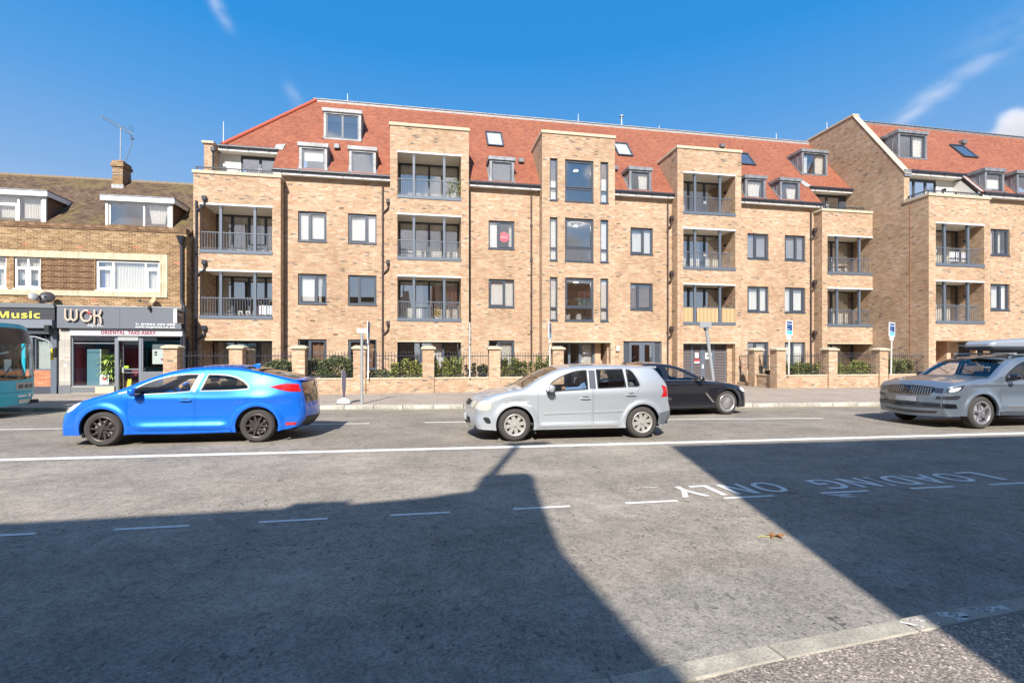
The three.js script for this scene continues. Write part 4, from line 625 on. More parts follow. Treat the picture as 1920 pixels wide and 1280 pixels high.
  const roof = part('roof', POLY([R(29.15, 0), R(46, 0), R(46, 4.43), R(25.65, 4.43), R(25.65, 1.06), R(29.15, 1.06)], 0.1, coveUV(EZ), [[29.51, 30.55, 0.11, 0.86], [31.61, 32.64, 0.11, 0.86], [34.11, 35.14, 0.11, 0.86], [26.06, 27.74, 1.9, 2.96]].map(([a, c, s0, s1]) => [R(a, s0), R(c, s0), R(c, s1), R(a, s1)])), M.tile, b);
  part('flat_crown', BOX(25.65, 46, 15.62, 15.72, -33, -25.8), M.lead, roof);
  part('ridge_trim', [BOX(25.66, 46, 15.7, 15.84, -26.02, -25.72), BOX(25.66, 46, 15.84, 15.88, -26.06, -25.68)], M.lead, roof);
  eaves(b, 29.15, 45.9, ZM, EZ); eaves(b, 25.72, 29.3, -22.8, 22.37, 11.64);
  part('corbel', BOX(25.3, 25.72, 11.25, 11.62, -22.34, -22.26), M.lead, b);
  patioDoor(b, 25.7, 27.95, 9.71, 11.3, -22.82, [0.36, 0.7], [[0.02, 0.3, 'blind']]); part('terrace_wall', BOX(27.95, 29.2, 9.7, 11.4, -22.95, -22.8), M.render, b);
  part('terrace_cheek', SIDESLAB([[-21.4, 10.05], [-22.4, 11.28], [-22.8, 11.3], [-22.8, 9.7], [-21.4, 9.7]], 29.09, 29.15), M.render, b);
  part('verge', POLY([R(29.05, 0.02), R(29.2, 0.02), R(29.2, 1.04), R(29.05, 1.04)].map((q) => [q[0], q[1] + 0.015, q[2] + 0.015]), 0.03), M.leadPale, b);
  part('wall_light', [BOX(28.3, 28.42, 10.75, 10.9, -22.8, -22.62)], M.black, b);
  dormer(b, 25.95, 27.85, 12.66, 14.22, -23.22, EZ, { m: true, hang: [['curtain', 0.55, 1, 0, 1]] });
  dormer(b, 29.4, 30.66, 10.38, 11.66, -21.43, EZ, { hang: [['blind', 0.1, 0.95, 0.2, 0.7]] }); dormer(b, 31.5, 32.75, 10.38, 11.66, -21.43, EZ, {}); dormer(b, 34, 35.25, 10.38, 11.66, -21.43, EZ, {});
  skylight(b, 30.95, 31.95, 13.2, 14.25, EZ, M.roomDark); roofVent(b, 32.2, 14.5, EZ);
  downpipe(b, 29.3, ZM, 2.5, 9.9, [], M.gutter);
  part('movement_joint', BOX(25.29, 25.31, 0.12, 9.6, -22.0, -21.98), M.redBrick, b);
}
// ---------------------------------------------------------------- the old brick parade with two shops on the left
const shops = thing('shop_building', 'brown brick parade with mossy tiled roof, takeaway and music shop, at the left edge', 'shop building', [-18, 0.12, -26]);
{
  const b = shops, ZW = -23.6, ZS = -23.3, XR = -9.99, XL = -30;
  part('brick_wall', SLAB(rect(XL, XR, 2.5, 7.02), [[-16.4, -15.45, 4.4, 5.72], [-17.6, -16.66, 4.4, 5.72], [-13.46, -11.03, 4.38, 5.7], [-15.42, -13.5, 4.4, 5.72], [-21, -18.6, 4.4, 5.7], [-26, -23.6, 4.4, 5.7]], ZW - 0.3, ZW), M.oldBrick, b);
  for (let x = XL, i = 0; x < XR - 0.05; x += 0.6, i++) part('parapet_coping', BOX(x + 0.002, Math.min(XR, x + 0.598), 7.02, 7.16, ZW - 0.34, ZW + 0.04), M.darkBrick, b);
  part('parapet_ledge', BOX(XL, XR, 6.94, 7.02, ZW, ZW + 0.03), M.darkBrick, b);
  part('stone_band', BOX(XL, -10.72, 5.72, 6.0, ZW, ZW + 0.035), M.concrete, b); part('stone_band', BOX(XL, -10.72, 4.16, 4.38, ZW, ZW + 0.05), M.concrete, b); part('stone_band', BOX(-11.02, -10.72, 4.38, 5.72, ZW, ZW + 0.035), M.concrete, b);
  { // panel of projecting brick courses between the windows
    const p = part('brick_panel', BOX(-15.42, -13.5, 4.4, 5.72, ZW - 0.2, ZW - 0.06), M.darkBrick, b); let n = 0;
    for (let r = 0; r < 17; r++) { const y = 4.41 + r * 0.0772; for (let c = 0; c < 9; c++) { const x = -15.42 + c * 0.2245 - (r % 2 ? 0.112 : 0), x0 = Math.max(-15.42, x + 0.006), x1 = Math.min(-13.5, x + 0.2185); if (x1 - x0 < 0.05) continue; part('brick', BOX(x0, x1, y + 0.005, y + 0.07, ZW - 0.061, ZW - (r % 3 === 0 ? 0.045 : 0.012) + rr(-0.004, 0.004)), M.panelBricks ? M.panelBricks[n % 4] : (M.panelBricks = [[0.20, 0.115, 0.062], [0.165, 0.092, 0.05], [0.235, 0.14, 0.078], [0.18, 0.105, 0.06]].map((c) => std({ color: lin(...c), roughness: 0.95 })))[0], p); n++; } }
  }
  const upvc = (x0, x1, y0, y1, z, cols, tops, hang) => {
    const fr = frameBoxes(x0, x1, y0, y1, z - 0.07, z, 0.06), xs = [x0, ...cols.map((c) => lerp(x0, x1, c)), x1], panes = [];
    for (let i = 0; i + 1 < xs.length; i++) {
      if (i) fr.push(BOX(xs[i] - 0.035, xs[i] + 0.035, y0 + 0.06, y1 - 0.06, z - 0.066, z + 0.004)); const a = xs[i] + 0.05, c = xs[i + 1] - 0.05;
      if (tops[i]) { const yt = lerp(y0, y1, tops[i]); fr.push(BOX(a, c, yt - 0.035, yt + 0.035, z - 0.064, z + 0.003)); fr.push(...frameBoxes(a, c, y0 + 0.055, yt - 0.03, z - 0.06, z + 0.012, 0.05)); panes.push([a, c, y0 + 0.05, yt - 0.03], [a, c, yt + 0.03, y1 - 0.05]); } else panes.push([a, c, y0 + 0.05, y1 - 0.05]);
    }
    const w = part('window', fr, M.white, b); for (const [a, c, ya, yc] of panes) part('pane', BOX(a, c, ya, yc, z - 0.036, z - 0.034), M.glass, w);
    part('sill', BOX(x0 - 0.04, x1 + 0.04, y0 - 0.05, y0, z - 0.05, z + 0.07), M.white, w);
    for (const [k, a, c, lo] of hang) part(k === 'net' ? 'curtain' : k, pleats(lerp(x0, x1, a), lerp(x0, x1, c), lerp(y0, y1, lo), y1 - 0.04, z - 0.16, Math.round((c - a) * (x1 - x0) * 8) + 2, 0.025, k === 'tied' ? 0.5 : 0), k === 'blue' ? std({ color: lin(0.05, 0.12, 0.4), roughness: 1 }) : M.curtain, w);
    return w;
  };
  upvc(-16.4, -15.45, 4.43, 5.7, ZW - 0.06, [0.5], [0.68, 0.68], [['net', 0, 1, 0.3]]); upvc(-17.6, -16.66, 4.43, 5.7, ZW - 0.06, [0.5], [0.68, 0.68], [['net', 0, 1, 0]]);
  upvc(-13.44, -11.04, 4.42, 5.68, ZW - 0.06, [0.26, 0.77], [0.76, 0, 0.76], [['net', 0.1, 0.97, 0], ['blue', 0.04, 0.1, 0.1]]); upvc(-21, -18.6, 4.42, 5.68, ZW - 0.06, [0.26, 0.77], [0.76, 0, 0.76], [['net', 0, 1, 0]]); upvc(-26, -23.6, 4.42, 5.68, ZW - 0.06, [0.26, 0.77], [0.76, 0, 0.76], [['net', 0, 1, 0]]);
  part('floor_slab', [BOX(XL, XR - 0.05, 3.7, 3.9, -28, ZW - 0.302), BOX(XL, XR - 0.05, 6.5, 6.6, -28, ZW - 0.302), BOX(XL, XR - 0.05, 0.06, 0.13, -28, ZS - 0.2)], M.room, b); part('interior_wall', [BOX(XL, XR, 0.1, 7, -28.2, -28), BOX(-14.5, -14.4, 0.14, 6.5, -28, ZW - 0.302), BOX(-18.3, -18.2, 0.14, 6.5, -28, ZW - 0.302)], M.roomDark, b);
  part('end_wall', BOX(XR - 0.25, XR, 0.1, 7.0, -32, ZW - 0.302), M.oldBrick, b);
  // roof: 40 degrees, ridge 10.2 m up
  const rz = (y) => ZW - 0.2 - (y - 6.9) / 0.92, P = (x, y) => [x, y, rz(y)];
  const roof = part('roof', POLY([P(XL, 6.9), P(XR, 6.9), P(XR, 10.28), P(XL, 10.28)], 0.1, (x, y, z) => [x, (-z - 23.6) * 1.36]), M.oldTile, b);
  part('roof_back', POLY([[XR, 6.9, 2 * rz(10.28) - rz(6.9)], [XL, 6.9, 2 * rz(10.28) - rz(6.9)], P(XL, 10.28), P(XR, 10.28)], 0.1, (x, y, z) => [x, (-z - 23.6) * 1.36]), M.oldTile, roof);
  for (let x = XL; x < XR - 0.1; x += 0.45) part('ridge_tile', ROD([x + 0.005, 10.25, rz(10.28)], [x + 0.445, 10.25, rz(10.28)], 0.11, 8), M.oldRidge ??= std({ color: lin(0.2, 0.15, 0.095), roughness: 0.95 }), roof);
  part('party_line', POLY([P(-14.7, 6.95), P(-14.62, 6.95), P(-14.0 + 1.5, 10.2), P(-14.08 + 1.5, 10.2)].map((q) => [q[0] - 1.3, q[1] + 0.012, q[2] + 0.012]), 0.01), M.darkBrick, roof);
  // box dormers
  const boxDormer = (x0, x1, y0, y1, z, cols, tops, hang, sideMat) => {
    const d = part('dormer', [BOX(x0, x0 + 0.08, y0, y1, rz(y1) - 0.1, z - 0.02), BOX(x1 - 0.08, x1, y0, y1, rz(y1) - 0.1, z - 0.02)], sideMat, b);
    part('dormer_roof', [BOX(x0 - 0.14, x1 + 0.14, y1, y1 + 0.05, rz(y1 + 0.05) - 0.1, z + 0.2)], M.lead, d); part('fascia', [BOX(x0 - 0.13, x1 + 0.13, y1 - 0.2, y1 - 0.001, z + 0.15, z + 0.18), BOX(x1 + 0.1, x1 + 0.13, y1 - 0.2, y1 - 0.001, rz(y1 - 0.1) - 0.1, z + 0.15), BOX(x0 - 0.13, x0 - 0.1, y1 - 0.2, y1 - 0.001, rz(y1 - 0.1) - 0.1, z + 0.15), BOX(x0 - 0.1, x1 + 0.1, y1 - 0.2, y1 - 0.17, z - 0.02, z + 0.15)], M.white, d);
    part('corner_post', [BOX(x0, x0 + 0.1, y0, y1 - 0.2, z - 0.02, z + 0.05), BOX(x1 - 0.14, x1 + 0.002, y0, y1 - 0.2, z - 0.02, z + 0.05)], M.whiteAged, d);
    part('dormer_lining', [BOX(x0 + 0.08, x1 - 0.08, y0, y1, z - 1.3, z - 1.25), BOX(x0 + 0.08, x1 - 0.08, y0 - 0.03, y0, z - 1.25, z - 0.05)], M.room, d);
    upvc(x0 + 0.11, x1 - 0.15, y0 + 0.02, y1 - 0.21, z, cols, tops, hang);
  };
  boxDormer(-13.45, -10.83, 7.17, 8.56, -24.3, [0.58], [0, 0], [['tied', 0.62, 0.96, 0]], M.sideHung ??= std({ color: lin(0.13, 0.075, 0.05), roughness: 0.9 }));
  boxDormer(-19.4, -15.68, 7.17, 8.6, -24.3, [0.25, 0.5, 0.745], [0.72, 0.72, 0.72, 0], [['net', 0.02, 0.24, 0], ['net', 0.27, 0.49, 0], ['net', 0.52, 0.73, 0], ['net', 0.78, 0.97, 0]], M.sideHung);
  // chimney
  { const c = part('chimney', [BOX(-14.62, -14.18, 9.2, 10.78, -27.6, -26.9), BOX(-14.68, -14.12, 10.78, 10.92, -27.66, -26.84), BOX(-14.64, -14.16, 10.92, 11.06, -27.62, -26.88)], M.oldBrick, b); part('lead_flashing', BOX(-14.66, -14.14, 9.6, 9.92, -27.3, -26.88), M.leadPale, c); part('chimney_pot', new THREE.CylinderGeometry(0.11, 0.13, 0.14, 14).translate(-14.42, 11.1, -27.2), M.redBrick, c); for (const y of [10.4, 10.58]) part('aerial_strap', BOX(-14.635, -14.165, y, y + 0.02, -27.615, -26.885), M.galv, c); }
  // rain pipe with hopper head
  { const p = part('downpipe', [ROD([-10.14, 4.1, ZW + 0.1], [-10.14, 6.5, ZW + 0.1], 0.06, 10), TUBE([[-10.14, 4.15, ZW + 0.1], [-10.12, 3.95, ZW + 0.12], [-9.93, 3.72, ZW + 0.36], [-9.92, 3.5, ZW + 0.36]], 0.06, 8), ROD([-9.92, 0.12, ZW + 0.36], [-9.92, 3.55, ZW + 0.36], 0.06, 10)], M.gutter, b); part('hopper', new THREE.CylinderGeometry(0.2, 0.08, 0.34, 4).rotateY(Math.PI / 4).translate(-10.14, 6.62, ZW + 0.14), M.gutter, p); part('conduit', [ROD([-10.05, 0.12, ZW + 0.32], [-10.05, 3.0, ZW + 0.32], 0.035, 8), BOX(-10.16, -9.86, 0.12, 2.4, ZW + 0.0, ZW + 0.2)], M.gutter, p); }
  // takeaway shopfront
  const fasciaMat = std({ color: lin(0.115, 0.125, 0.145), roughness: 0.6 });
  const fa = part('shop_fascia', [BOX(-14.56, -9.98, 2.8, 3.68, ZW, -23.12)], fasciaMat, b); part('fascia_joint', BOX(-12.3, -12.29, 2.82, 3.66, -23.12, -23.116), M.darkMatte, fa); part('fascia_trim', BOX(-14.57, -9.97, 3.68, 3.72, ZW, -23.1), M.galv, fa); part('floodlight_stub', BOX(-11.2, -11.12, 3.58, 3.74, -23.1, -22.98), M.black, fa);
  const beige = std({ color: lin(0.45, 0.36, 0.28), roughness: 0.45 });
  const stroke = (pts, w, closed = false) => { const c = new THREE.CatmullRomCurve3(pts.map(([x, y]) => V(x, y, -23.05)), closed, 'catmullrom', 0.5), g = new THREE.TubeGeometry(c, pts.length * 8, w, 8, closed); g.scale(1, 1, 0.6); g.translate(0, 0, -23.05 * 0.4); return g; };
  const cap = (x, y, r) => new THREE.SphereGeometry(r, 10, 8).scale(1, 1, 0.6).translate(x, y, -23.05);
  const wx = (u) => lerp(-14.28, -12.92, (u - 270) / (1600 - 270)), wy = (v) => lerp(3.56, 2.98, (v - 160) / (590 - 160)), S = 0.043;
  const line = (a) => a.map(([u, v]) => [wx(u), wy(v)]);
  part('sign_letter', [stroke(line([[330, 175], [330, 380], [360, 460], [430, 495], [490, 470], [525, 430]]), S), stroke(line([[525, 190], [525, 420], [560, 470], [620, 500], [700, 460], [730, 390], [730, 190]]), S), cap(wx(330), wy(172), S), cap(wx(525), wy(188), S), cap(wx(730), wy(188), S)], beige, fa);
  part('sign_letter', [stroke(line([[1130, 205], [1000, 200], [890, 290], [885, 400], [960, 500], [1070, 520], [1180, 480], [1230, 390], [1235, 330]]), S * 1.05)], beige, fa); part('sign_accent', [stroke(line([[1080, 250], [1140, 235], [1190, 285]]), S * 0.8), cap(wx(1190), wy(285), S * 0.85)], std({ color: lin(0.6, 0.06, 0.05), roughness: 0.4 }), fa);
  part('sign_letter', [stroke(line([[1350, 195], [1350, 570]]), S), stroke(line([[1380, 355], [1470, 345], [1540, 300], [1570, 200]]), S), stroke(line([[1440, 345], [1530, 385], [1570, 460], [1575, 570]]), S), cap(wx(1350), wy(195), S), cap(wx(1350), wy(570), S), cap(wx(1570), wy(200), S), cap(wx(1575), wy(570), S)], beige, fa);
  const text3 = (str, x0, x1, y, size, z, mat, parent, font = fontBold, depth = 0.008) => { const g = new TextGeometry(str, { font, size, depth, curveSegments: 3 }); g.computeBoundingBox(); const w = g.boundingBox.max.x - g.boundingBox.min.x; g.translate(-g.boundingBox.min.x, 0, 0); g.scale((x1 - x0) / w, 1, 1); g.translate(x0, y, z); return part('sign_text', g, mat, parent); };
  const wlet = std({ color: lin(0.72, 0.72, 0.72), roughness: 0.5 });
  { const gs = text3('Express', -13.45, -12.9, 2.87, 0.13, -23.112, wlet, fa, fontPlain); const p = gs.geometry.attributes.position; for (let i = 0; i < p.count; i++) p.setX(i, p.getX(i) + (p.getY(i) - 2.78) * 0.22); }
  text3('T: 01923 222 888', -11.72, -10.22, 2.95, 0.072, -23.118, wlet, fa, fontBold, 0.003); text3('wok-express.co.uk', -11.72, -10.22, 2.84, 0.072, -23.118, wlet, fa, fontBold, 0.003);
  const st = part('sign_strip', BOX(-14.18, -10.0, 2.5, 2.8, -23.5, -23.24), std({ color: lin(0.42, 0.42, 0.44), roughness: 0.5 }), b); text3('ORIENTAL  TAKE-AWAY', -13.05, -11.02, 2.555, 0.15, -23.239, std({ color: lin(0.22, 0.012, 0.04), roughness: 0.5 }), st, fontBold, 0.006);
  { // tiled pier, each tile its own piece
    const pier = part('tiled_pier', BOX(-14.6, -14.19, 0.12, 2.76, -23.7, -23.3), M.whiteAged, b), tm = [0, 1, 2].map((i) => std({ color: lin(0.36 + i * 0.035, 0.335 + i * 0.033, 0.29 + i * 0.03), roughness: 0.35 }));
    for (let r = 0; r < 16; r++) for (let c = 0; c < 2; c++) part('tile', RBOX(-14.597 + c * 0.205, -14.395 + c * 0.205, 0.47 + r * 0.143, 0.61 + r * 0.143, -23.3, -23.29, 0.003, 1), tm[(r * 2 + c * 3 + (r >> 1)) % 3], pier);
    part('pier_base', BOX(-14.61, -14.18, 0.12, 0.46, -23.7, -23.28), M.midGrey, pier);
    for (const [x, y, w, h, c] of [[-14.45, 1.75, 0.08, 0.07, [0.4, 0.36, 0.32]], [-14.36, 1.58, 0.12, 0.05, [0.5, 0.2, 0.16]], [-14.5, 1.42, 0.06, 0.09, [0.3, 0.25, 0.25]], [-14.3, 1.3, 0.07, 0.08, [0.25, 0.25, 0.3]], [-14.42, 1.22, 0.12, 0.1, [0.6, 0.58, 0.58]], [-14.28, 2.02, 0.07, 0.07, [0.35, 0.33, 0.32]]]) part('sticker', BOX(x, x + w, y, y + h, -23.29, -23.287), std({ color: lin(...c), roughness: 0.7 }), pier);
  }
  const shopFrame = std({ color: lin(0.22, 0.24, 0.27), roughness: 0.4, metalness: 0.4 });
  part('stall_riser', [BOX(-14.18, -12.6, 0.12, 0.4, -23.7, -23.3)], M.capStone, b); part('stall_riser', BOX(-11.6, -10.02, 0.12, 0.95, -23.7, -23.32), M.midGrey, b);
  part('riser_stain', BOX(-14.17, -13.3, 0.14, 0.38, -23.3, -23.296), M.midGrey, b);
  const sf = part('shop_window', [...frameBoxes(-14.18, -12.56, 0.4, 2.5, -23.42, -23.36, 0.05), ...frameBoxes(-11.6, -10.02, 0.95, 2.5, -23.42, -23.36, 0.05), BOX(-12.56, -12.46, 0.12, 2.5, -23.46, -23.34), BOX(-11.7, -11.6, 0.12, 2.5, -23.46, -23.34)], shopFrame, b);
  part('pane', BOX(-14.14, -12.6, 0.44, 2.46, -23.391, -23.389), M.shopGlass, sf); part('pane', BOX(-11.56, -10.06, 1.0, 2.46, -23.391, -23.389), M.shopGlass, sf);
  const door = part('shop_door', [...frameBoxes(-12.45, -11.71, 0.14, 2.2, -23.62, -23.56, 0.06), BOX(-12.39, -11.77, 1.08, 1.13, -23.6, -23.54), BOX(-12.39, -11.77, 0.95, 0.98, -23.58, -23.52), BOX(-12.46, -11.7, 2.2, 2.3, -23.62, -23.5)], shopFrame, b); part('pane', BOX(-12.4, -11.76, 0.2, 2.15, -23.591, -23.589), M.shopGlass, door); part('door_handle', RBOX(-12.42, -12.34, 0.95, 1.18, -23.55, -23.5, 0.01, 1), M.galv, door); part('door_sticker', BOX(-12.36, -12.2, 1.15, 1.25, -23.556, -23.553), std({ color: lin(0.35, 0.6, 0.03), roughness: 0.5 }), door);
  part('shutter_box', [BOX(-12.46, -11.7, 2.3, 2.5, -23.55, -23.3)], M.galv, b);
  part('maroon_wall', [BOX(-14.2, -12.5, 0.14, 3.6, -25.05, -25), BOX(-14.18, -14.1, 0.42, 3.6, -25, -23.5), BOX(-14.1, -13.95, 0.42, 2.5, -24.4, -24.3)], std({ color: lin(0.30, 0.03, 0.055), roughness: 0.8 }), b); part('counter_front', BOX(-12.4, -10.0, 0.14, 1.2, -25.2, -24.9), std({ color: lin(0.03, 0.02, 0.02), roughness: 0.6 }), b);
  part('fridge', RBOX(-13.92, -13.42, 0.3, 1.95, -24.4, -23.85, 0.02, 1), std({ color: lin(0.13, 0.24, 0.29), roughness: 0.3 }), b); part('fridge_edge', BOX(-13.42, -13.38, 0.3, 1.95, -24.4, -23.84), M.whiteAged, b); part('shop_screen', BOX(-13.36, -12.95, 1.0, 1.85, -24.5, -24.45), std({ color: lin(0.2, 0.2, 0.14), roughness: 0.9 }), b);
  part('tape_line', BOX(-14.13, -12.6, 2.18, 2.205, -23.387, -23.384), M.galv, sf);
  part('menu_board', BOX(-11.25, -10.75, 1.32, 1.95, -23.5, -23.47), M.whiteAged, b); part('menu_header', BOX(-11.25, -10.75, 1.97, 2.16, -23.5, -23.47), M.midGrey, b); part('menu_print', [BOX(-11.17, -11.07, 1.68, 1.74, -23.47, -23.467), BOX(-11.17, -11.07, 1.77, 1.86, -23.47, -23.467)], M.darkMatte, b); part('menu_print', BOX(-10.92, -10.82, 1.48, 1.55, -23.47, -23.467), std({ color: lin(0.5, 0.04, 0.06), roughness: 0.6 }), b);
  // music shop
  const mz = -23.2; const mf = part('shop_fascia', BOX(XL, -14.64, 3.12, 3.6, ZW, -23.12), std({ color: lin(0.035, 0.035, 0.04), roughness: 0.5 }), b); part('fascia_trim', [BOX(XL, -14.63, 3.6, 3.78, ZW, -23.08)], M.midGrey, mf); part('awning_box', [BOX(XL, -14.66, 2.88, 3.12, ZW, -23.0), BOX(XL, -14.68, 2.78, 2.88, -23.3, -22.95)], shopFrame, mf); part('awning_slot', BOX(XL, -14.66, 2.55, 2.78, -23.5, -23.1), M.darkMatte, mf);
  part('awning_end', [RBOX(-14.85, -14.68, 2.62, 2.9, -23.05, -22.85, 0.02, 1)], M.black, mf);
  text3('Music', -16.62, -15.13, 3.18, 0.26, -23.118, std({ color: lin(0.70, 0.62, 0.10), roughness: 0.4 }), mf, fontBold, 0.02);
  part('shop_pillar', [BOX(-14.85, -14.64, 0.12, 2.7, -23.5, -23.22), BOX(-15.62, -15.5, 0.12, 2.55, -23.5, -23.25)], M.post, b);
  part('shop_riser', BOX(XL, -14.85, 0.42, 1.08, -23.55, -23.3), M.redBrick, b); part('plinth', BOX(XL, -14.64, 0.12, 0.42, -23.55, -23.26), M.darkMatte, b);
  const mw = part('shop_window', [...frameBoxes(-15.5, -14.85, 1.08, 2.4, -23.42, -23.34, 0.06), ...frameBoxes(-18, -15.62, 1.08, 2.4, -23.42, -23.34, 0.06)], M.post, b); part('pane', BOX(-15.46, -14.89, 1.12, 2.36, -23.381, -23.379), M.shopGlass, mw); part('pane', BOX(-17.95, -15.67, 1.12, 2.36, -23.381, -23.379), M.shopGlass, mw); part('blind', slats(-15.46, -14.89, 1.12, 2.3, -23.46, 0.045), M.whiteAged, mw);
  part('window_head', BOX(XL, -14.85, 2.4, 2.6, -23.5, -23.3), M.darkMatte, b); part('bracket', [-15.4, -15.2, -15.02].map((x) => BOX(x, x + 0.03, 2.4, 2.62, -23.3, -23.2)), M.black, b);
}
// things on and in the parade
{
  const dish = (name, label, x, y, z, r, mat, tilt, yaw) => {
    const t = thing('satellite_dish', label, 'satellite dish', [x, y, z], undefined); const g = new THREE.SphereGeometry(r * 1.5, 20, 10, 0, 6.2832, 0, 0.73).translate(0, -r * 1.5, 0).scale(1, 1, 1); g.rotateX(Math.PI / 2 + tilt).rotateY(yaw);
    const back = g.clone(); own('reflector', g, mat, t); own('arm', [ROD([0, -r * 0.6, 0], [Math.sin(yaw) * 0.4, -0.08, Math.cos(yaw) * 0.45], 0.016, 6), ROD([0, -0.1, -0.05], [0, -0.22, -0.28], 0.025, 8)], M.galv, t); own('receiver', RBOX(Math.sin(yaw) * 0.4 - 0.035, Math.sin(yaw) * 0.4 + 0.035, -0.12, -0.03, Math.cos(yaw) * 0.45 - 0.06, Math.cos(yaw) * 0.45 + 0.06, 0.015, 1), M.darkMatte, t); return t;
  };
  dish('a', 'pale grey satellite dish on the wall above the yellow music shop sign', -15.42, 4.1, -23.25, 0.185, M.galv, -0.45, 0.9);
  dish('b', 'large black satellite dish on the wall left of the takeaway sign', -14.9, 4.08, -23.1, 0.25, std({ color: lin(0.05, 0.045, 0.05), roughness: 0.4 }), -0.4, 0.5);
  dish('c', 'small beige satellite dish above the right end of the takeaway sign', -11.22, 4.02, -23.28, 0.18, std({ color: lin(0.40, 0.30, 0.16), roughness: 0.6 }), -0.45, -0.6);
  const bs = thing('projecting_sign', 'small double sided box sign sticking out from the right end of the takeaway fascia', 'sign', [-9.95, 3.3, -23.0]);
  own('sign_box', RBOX(-0.07, 0.07, -0.29, 0.29, -0.1, 0.5, 0.015, 1), M.whiteAged, bs); const face = canvasMat(128, 128, (x, w, h) => { x.fillStyle = '#4a3f38'; x.fillRect(0, 0, w, h); x.strokeStyle = '#b9a48c'; x.lineWidth = 5; x.strokeRect(4, 4, w - 8, h - 8); x.fillStyle = '#d8c6ae'; x.font = 'bold 40px sans-serif'; x.fillText('WOK', 16, 62); x.font = 'italic 18px serif'; x.fillText('Express', 52, 82); x.font = '13px sans-serif'; x.fillText('01923 222 888', 20, 108); });
  own('sign_face', new THREE.PlaneGeometry(0.56, 0.54).rotateY(Math.PI / 2).translate(0.073, 0, 0.2), face, bs); own('bracket', ROD([0, 0.31, -0.25], [0, 0.31, 0.4], 0.015, 6), M.galv, bs);
  const an = thing('tv_aerial', 'tall television aerial on a mast strapped to the brick chimney', 'aerial', [-14.42, 10.75, -27.15]);
  own('mast', ROD([0, -0.4, 0], [0.02, 1.95, 0], 0.02, 8), M.galv, an);
  { const boom = [[-0.72, 2.42, 0.15], [0.5, 1.78, -0.1]], els = [ROD(...boom, 0.014, 6)]; for (let i = 0; i < 15; i++) { const t = i / 14, x = lerp(-0.7, 0.28, t), y = lerp(2.41, 1.9, t), z = lerp(0.14, -0.06, t), L = 0.13; els.push(ROD([x - 0.05, y - 0.07, z - L], [x + 0.05, y + 0.07, z + L], 0.007, 5)); }
    for (const s of [-1, 1]) for (let k = 0; k < 4; k++) els.push(ROD([0.36 + k * 0.03, 1.86 + s * (0.07 + k * 0.07), -0.35], [0.42 + k * 0.03, 1.86 + s * (0.07 + k * 0.07), 0.2], 0.007, 5)); els.push(ROD([0.02, 1.9, 0], [0.06, 2.02, 0], 0.02, 6)); own('antenna', els, M.galv, an); }
  own('second_mast', TUBE([[0.18, -0.1, 0], [0.22, 0.35, 0], [0.4, 0.9, 0], [0.5, 1.2, 0], [0.52, 1.5, 0]], 0.016, 6), M.midGrey, an); own('clamp', BOX(0.46, 0.58, 1.48, 1.54, -0.04, 0.04), M.darkMatte, an);
}
function blades(n, len, w, seed, spread = 1) { // sword shaped leaves bending out of one crown
  const pos = [], idx = [], nor = []; for (let i = 0; i < n; i++) { const a = rnd() * 6.283, up = rr(0.1, 1.45), L = len * rr(0.65, 1.1), k = pos.length / 3; for (let s = 0; s <= 5; s++) { const t = s / 5, bend = up - t * t * 1.5 * spread * rr(0.9, 1.1), r = L * t * Math.cos(clamp(up - t * 0.5, -0.6, 1.5)), y = L * (t * Math.sin(up) - 0.55 * t * t * spread), ww = w * Math.sin(Math.PI * Math.min(0.94, 0.25 + t * 0.72)); pos.push(Math.cos(a) * r - Math.sin(a) * ww, y, Math.sin(a) * r + Math.cos(a) * ww, Math.cos(a) * r + Math.sin(a) * ww, y, Math.sin(a) * r - Math.cos(a) * ww); if (s) { const q = k + s * 2; idx.push(q - 2, q, q - 1, q, q + 1, q - 1); } } }
  const g = new THREE.BufferGeometry(); g.setAttribute('position', new THREE.Float32BufferAttribute(pos, 3)); g.setIndex(idx); g.computeVertexNormals(); return g;
}
